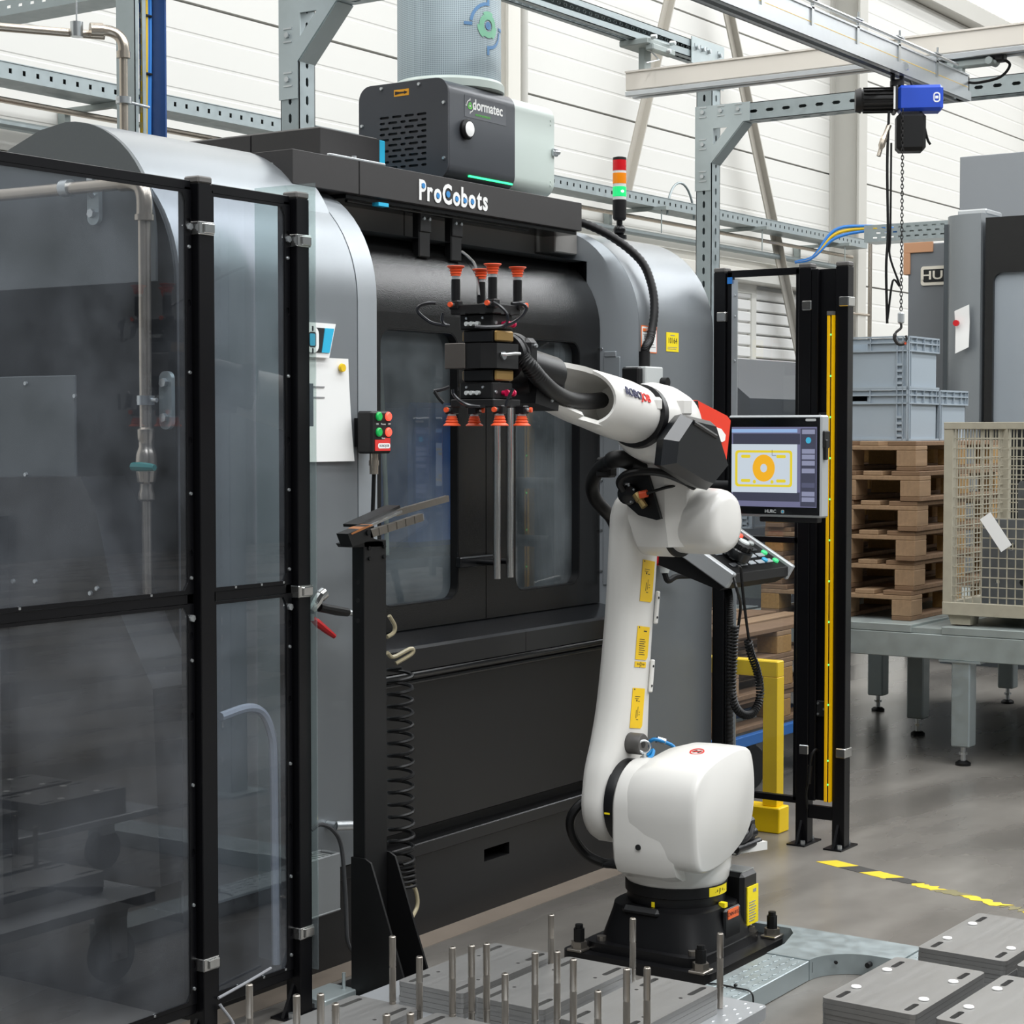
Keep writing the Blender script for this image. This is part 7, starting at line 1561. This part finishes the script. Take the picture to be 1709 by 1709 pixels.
for pts, zp, labs in ((far, .425, lab_far), (near, .46, lab_near)):
    for p, lab in zip(pts, labs):
        q = at(*p, Z=zp); h = zp - DZ
        if zp not in pm_:
            mb = MB(); mb.lathe(prof_p(h), (0, 0, 0), n=14); o = mb.build('locating_pin', M_pin, None); pm_[zp] = o
        else: o = pm_[zp].copy(); COL.objects.link(o)
        o.location = (q.x, q.y, DZ); tag(o, 'turned steel pin ' + lab, 'pin', 'locating pins round the plate stacks')
# second trolley with the bright plates
t = thing('plate_trolley', 'low steel trolley under the bright plate stacks by the floor tape', 'trolley', (4.2, 1.5, 0))
ZR = .31 - 8 * TH
mb = MB(); mb.box(3.80, 4.85, .95, 1.73, ZR - .028, ZR - .0005, .004); mb.build('deck', M_tread, t)
for x in (3.85, 4.7):
    for y in (1.05, 1.6): mb = MB(); mb.lathe([(.03, -.02), (.07, -.018), (.075, 0), (.07, .018), (.03, .02)], (x, y, .075), (0, 1, 0), 20); wh = mb.build('wheel', M_rubber, t); mb = MB(); mb.box(x - .03, x + .03, y - .03, y + .03, .13, ZR - .028); mb.build('fork', M_steel, wh)
stack('b', 3.792, 1.527, ZR, 8, -1.5, 'bright steel plate with white domes, %s of the stack beside the duct')
stack('b', 4.30, 1.507, ZR, 8, -1.0, 'bright steel plate with white domes, %s of the stack nearest the tape')
stack('b', 3.79, 1.262, ZR, 8, -1.5, 'bright steel plate with white domes, %s of the front stack')
stack('b', 4.28, 1.255, ZR, 8, -1.0, 'bright steel plate with white domes, %s of the innermost stack')
# ---- galvanised floor ducts
dt = thing('floor_duct', 'galvanised cable duct with studded cover curving over the floor beside the robot plate', 'cable duct', (4.8, 2.3, 0))
mb = MB(); mb.box(4.0, 4.86, 2.275, 2.41, .001, .058, .002); d1 = mb.build('straight_cover', M_galv, dt)
mb = MB()
for i in range(14):
    for j in range(4):
        x = 4.44 + i * .03 + .015 * (j % 2); y = 2.295 + j * .028; mb.M = T((x, y, .058)) @ Matrix.Rotation(.3 if (i + j) % 2 else -.3, 4, 'Z'); mb.box(-.009, .009, -.0025, .0025, 0, .0022, .001)
s2 = mb.build('tread_studs', M_galv, d1); s2['kind'] = 'stuff'
arc = [(4.864 + .14 * math.sin(R_(a)), 2.135 + .14 * math.cos(R_(a))) for a in range(0, 91, 9)]
poly = [(4.863, 2.41), (4.863, 2.275)] + arc[1:] + [(5.004, 2.06), (5.17, 2.06), (5.17, 2.60), (5.145, 2.60), (5.145, 2.47), (5.10, 2.44), (4.98, 2.41)]
mb = MB(); mb.prism(poly, 'z', .001, .06); d2_ = mb.build('bend_cover', M_galv, dt, 25)
mb = MB(); mb.box(5.004, 5.17, 1.2, 2.057, .001, .058, .002); d3 = mb.build('branch_cover', M_galv, dt)
mb = MB()
for j in range(24):
    for i in range(4): mb.cbox((5.03 + i * .036, 2.035 - j * .034, .0585), (.016, .005, .003), .001)
s3 = mb.build('tread_studs', M_galv, d3); s3['kind'] = 'stuff'
mb = MB()
for x in (4.878, 4.893, 4.905): mb.box(x, x + .0025, 2.2735, 2.2745, .02, .05)
mb.build('seam_slot', M_dark, d2_)
p = V((5.0, 2.15, .036)); mb = MB(); mb.cyl(p, p + V((-.02, .0, 0)), .008); mb.cyl(V((4.95, 2.235, .04)), V((4.945, 2.23, .04)), .005); mb.build('side_screw', M_bb, d2_)
mb = MB(); mb.tube(spline([(4.50, 2.41, .03), (4.50, 2.4, .06), (4.50, 2.32, .0615), (4.49, 2.27, .06), (4.488, 2.262, .02)]), .0025, 6); mb.cbox((4.515, 2.33, .064), (.012, .008, .008), .002); solo(mb, 'cable_tie', M_rubber, 'black cable tie looped over the straight galvanised duct', 'cable tie')
# zinc foot plate near the stand
q = at(547, 1655, Z=.03); mb = MB(); mb.box(q.x - .07, q.x + .07, q.y - .05, q.y + .05, 0, .03, .003); mb.cyl((q.x + .045, q.y - .02, .03), (q.x + .045, q.y - .02, .075), .005); solo(mb, 'zinc_floor_bracket', M_brk, 'small zinc floor bracket with a stud beside the black stand foot', 'bracket')
# brown floor edging along the plinth
mb = MB(); mb.box(3.5, 6.6, 3.385, 3.48, 0, .0015); struct(mb, 'trim_70', mat('brown_stained_concrete', '7c7166', .55, var=.2, scale=8))
# ---- worn hazard tape
tp = thing('hazard_tape', 'worn yellow and black hazard tape on the concrete from the light curtain foot', 'floor tape', (6.1, 2.45, 0))
A0, A1 = at(1374, 1436, Z=0), at(1712, 1521, Z=0); d = (A1 - A0); L_ = d.length; d.normalize(); nn = V((-d.y, d.x, 0)); w = .075; far_end = A0 + d * 1.6
def tseg(s0, s1, m_, ragged, nm):
    k = 10; up_e = []; lo_e = []
    for i in range(k + 1):
        s_ = s0 + (s1 - s0) * i / k; r1 = random.uniform(0, ragged); r2 = random.uniform(0, ragged)
        off = .03 
        up_e.append(A0 + d * (s_ + off) + nn * (w / 2 - r1 * w)); lo_e.append(A0 + d * s_ - nn * (w / 2 - r2 * w))
    mb = MB(); pl = [(p.x, p.y) for p in lo_e] + [(p.x, p.y) for p in reversed(up_e)]; mb.prism(pl, 'z', .0003, .0012); return mb.build(nm, m_, tp, 0)
x = 0.0; i = 0
for ln, kind, rg_ in ((.11, 'y', 0), (.10, 'b', 0), (.115, 'y', .05), (.10, 'b', .2), (.12, 'y', .45), (.09, 'o', .2), (.17, 'y', .4), (.10, 'o', .5), (.12, 'y', .35), (.05, 'o', .5), (.3, 'y', .4)):
    if kind == 'y': tseg(x, x + ln, M_tape, rg_, 'yellow_tape_piece')
    elif kind == 'b': tseg(x, x + ln, M_tapeb, rg_, 'black_tape_piece')
    else: tseg(x, x + ln, mat('glue_residue', '7a7350', .6), rg_, 'glue_residue')
    x += ln
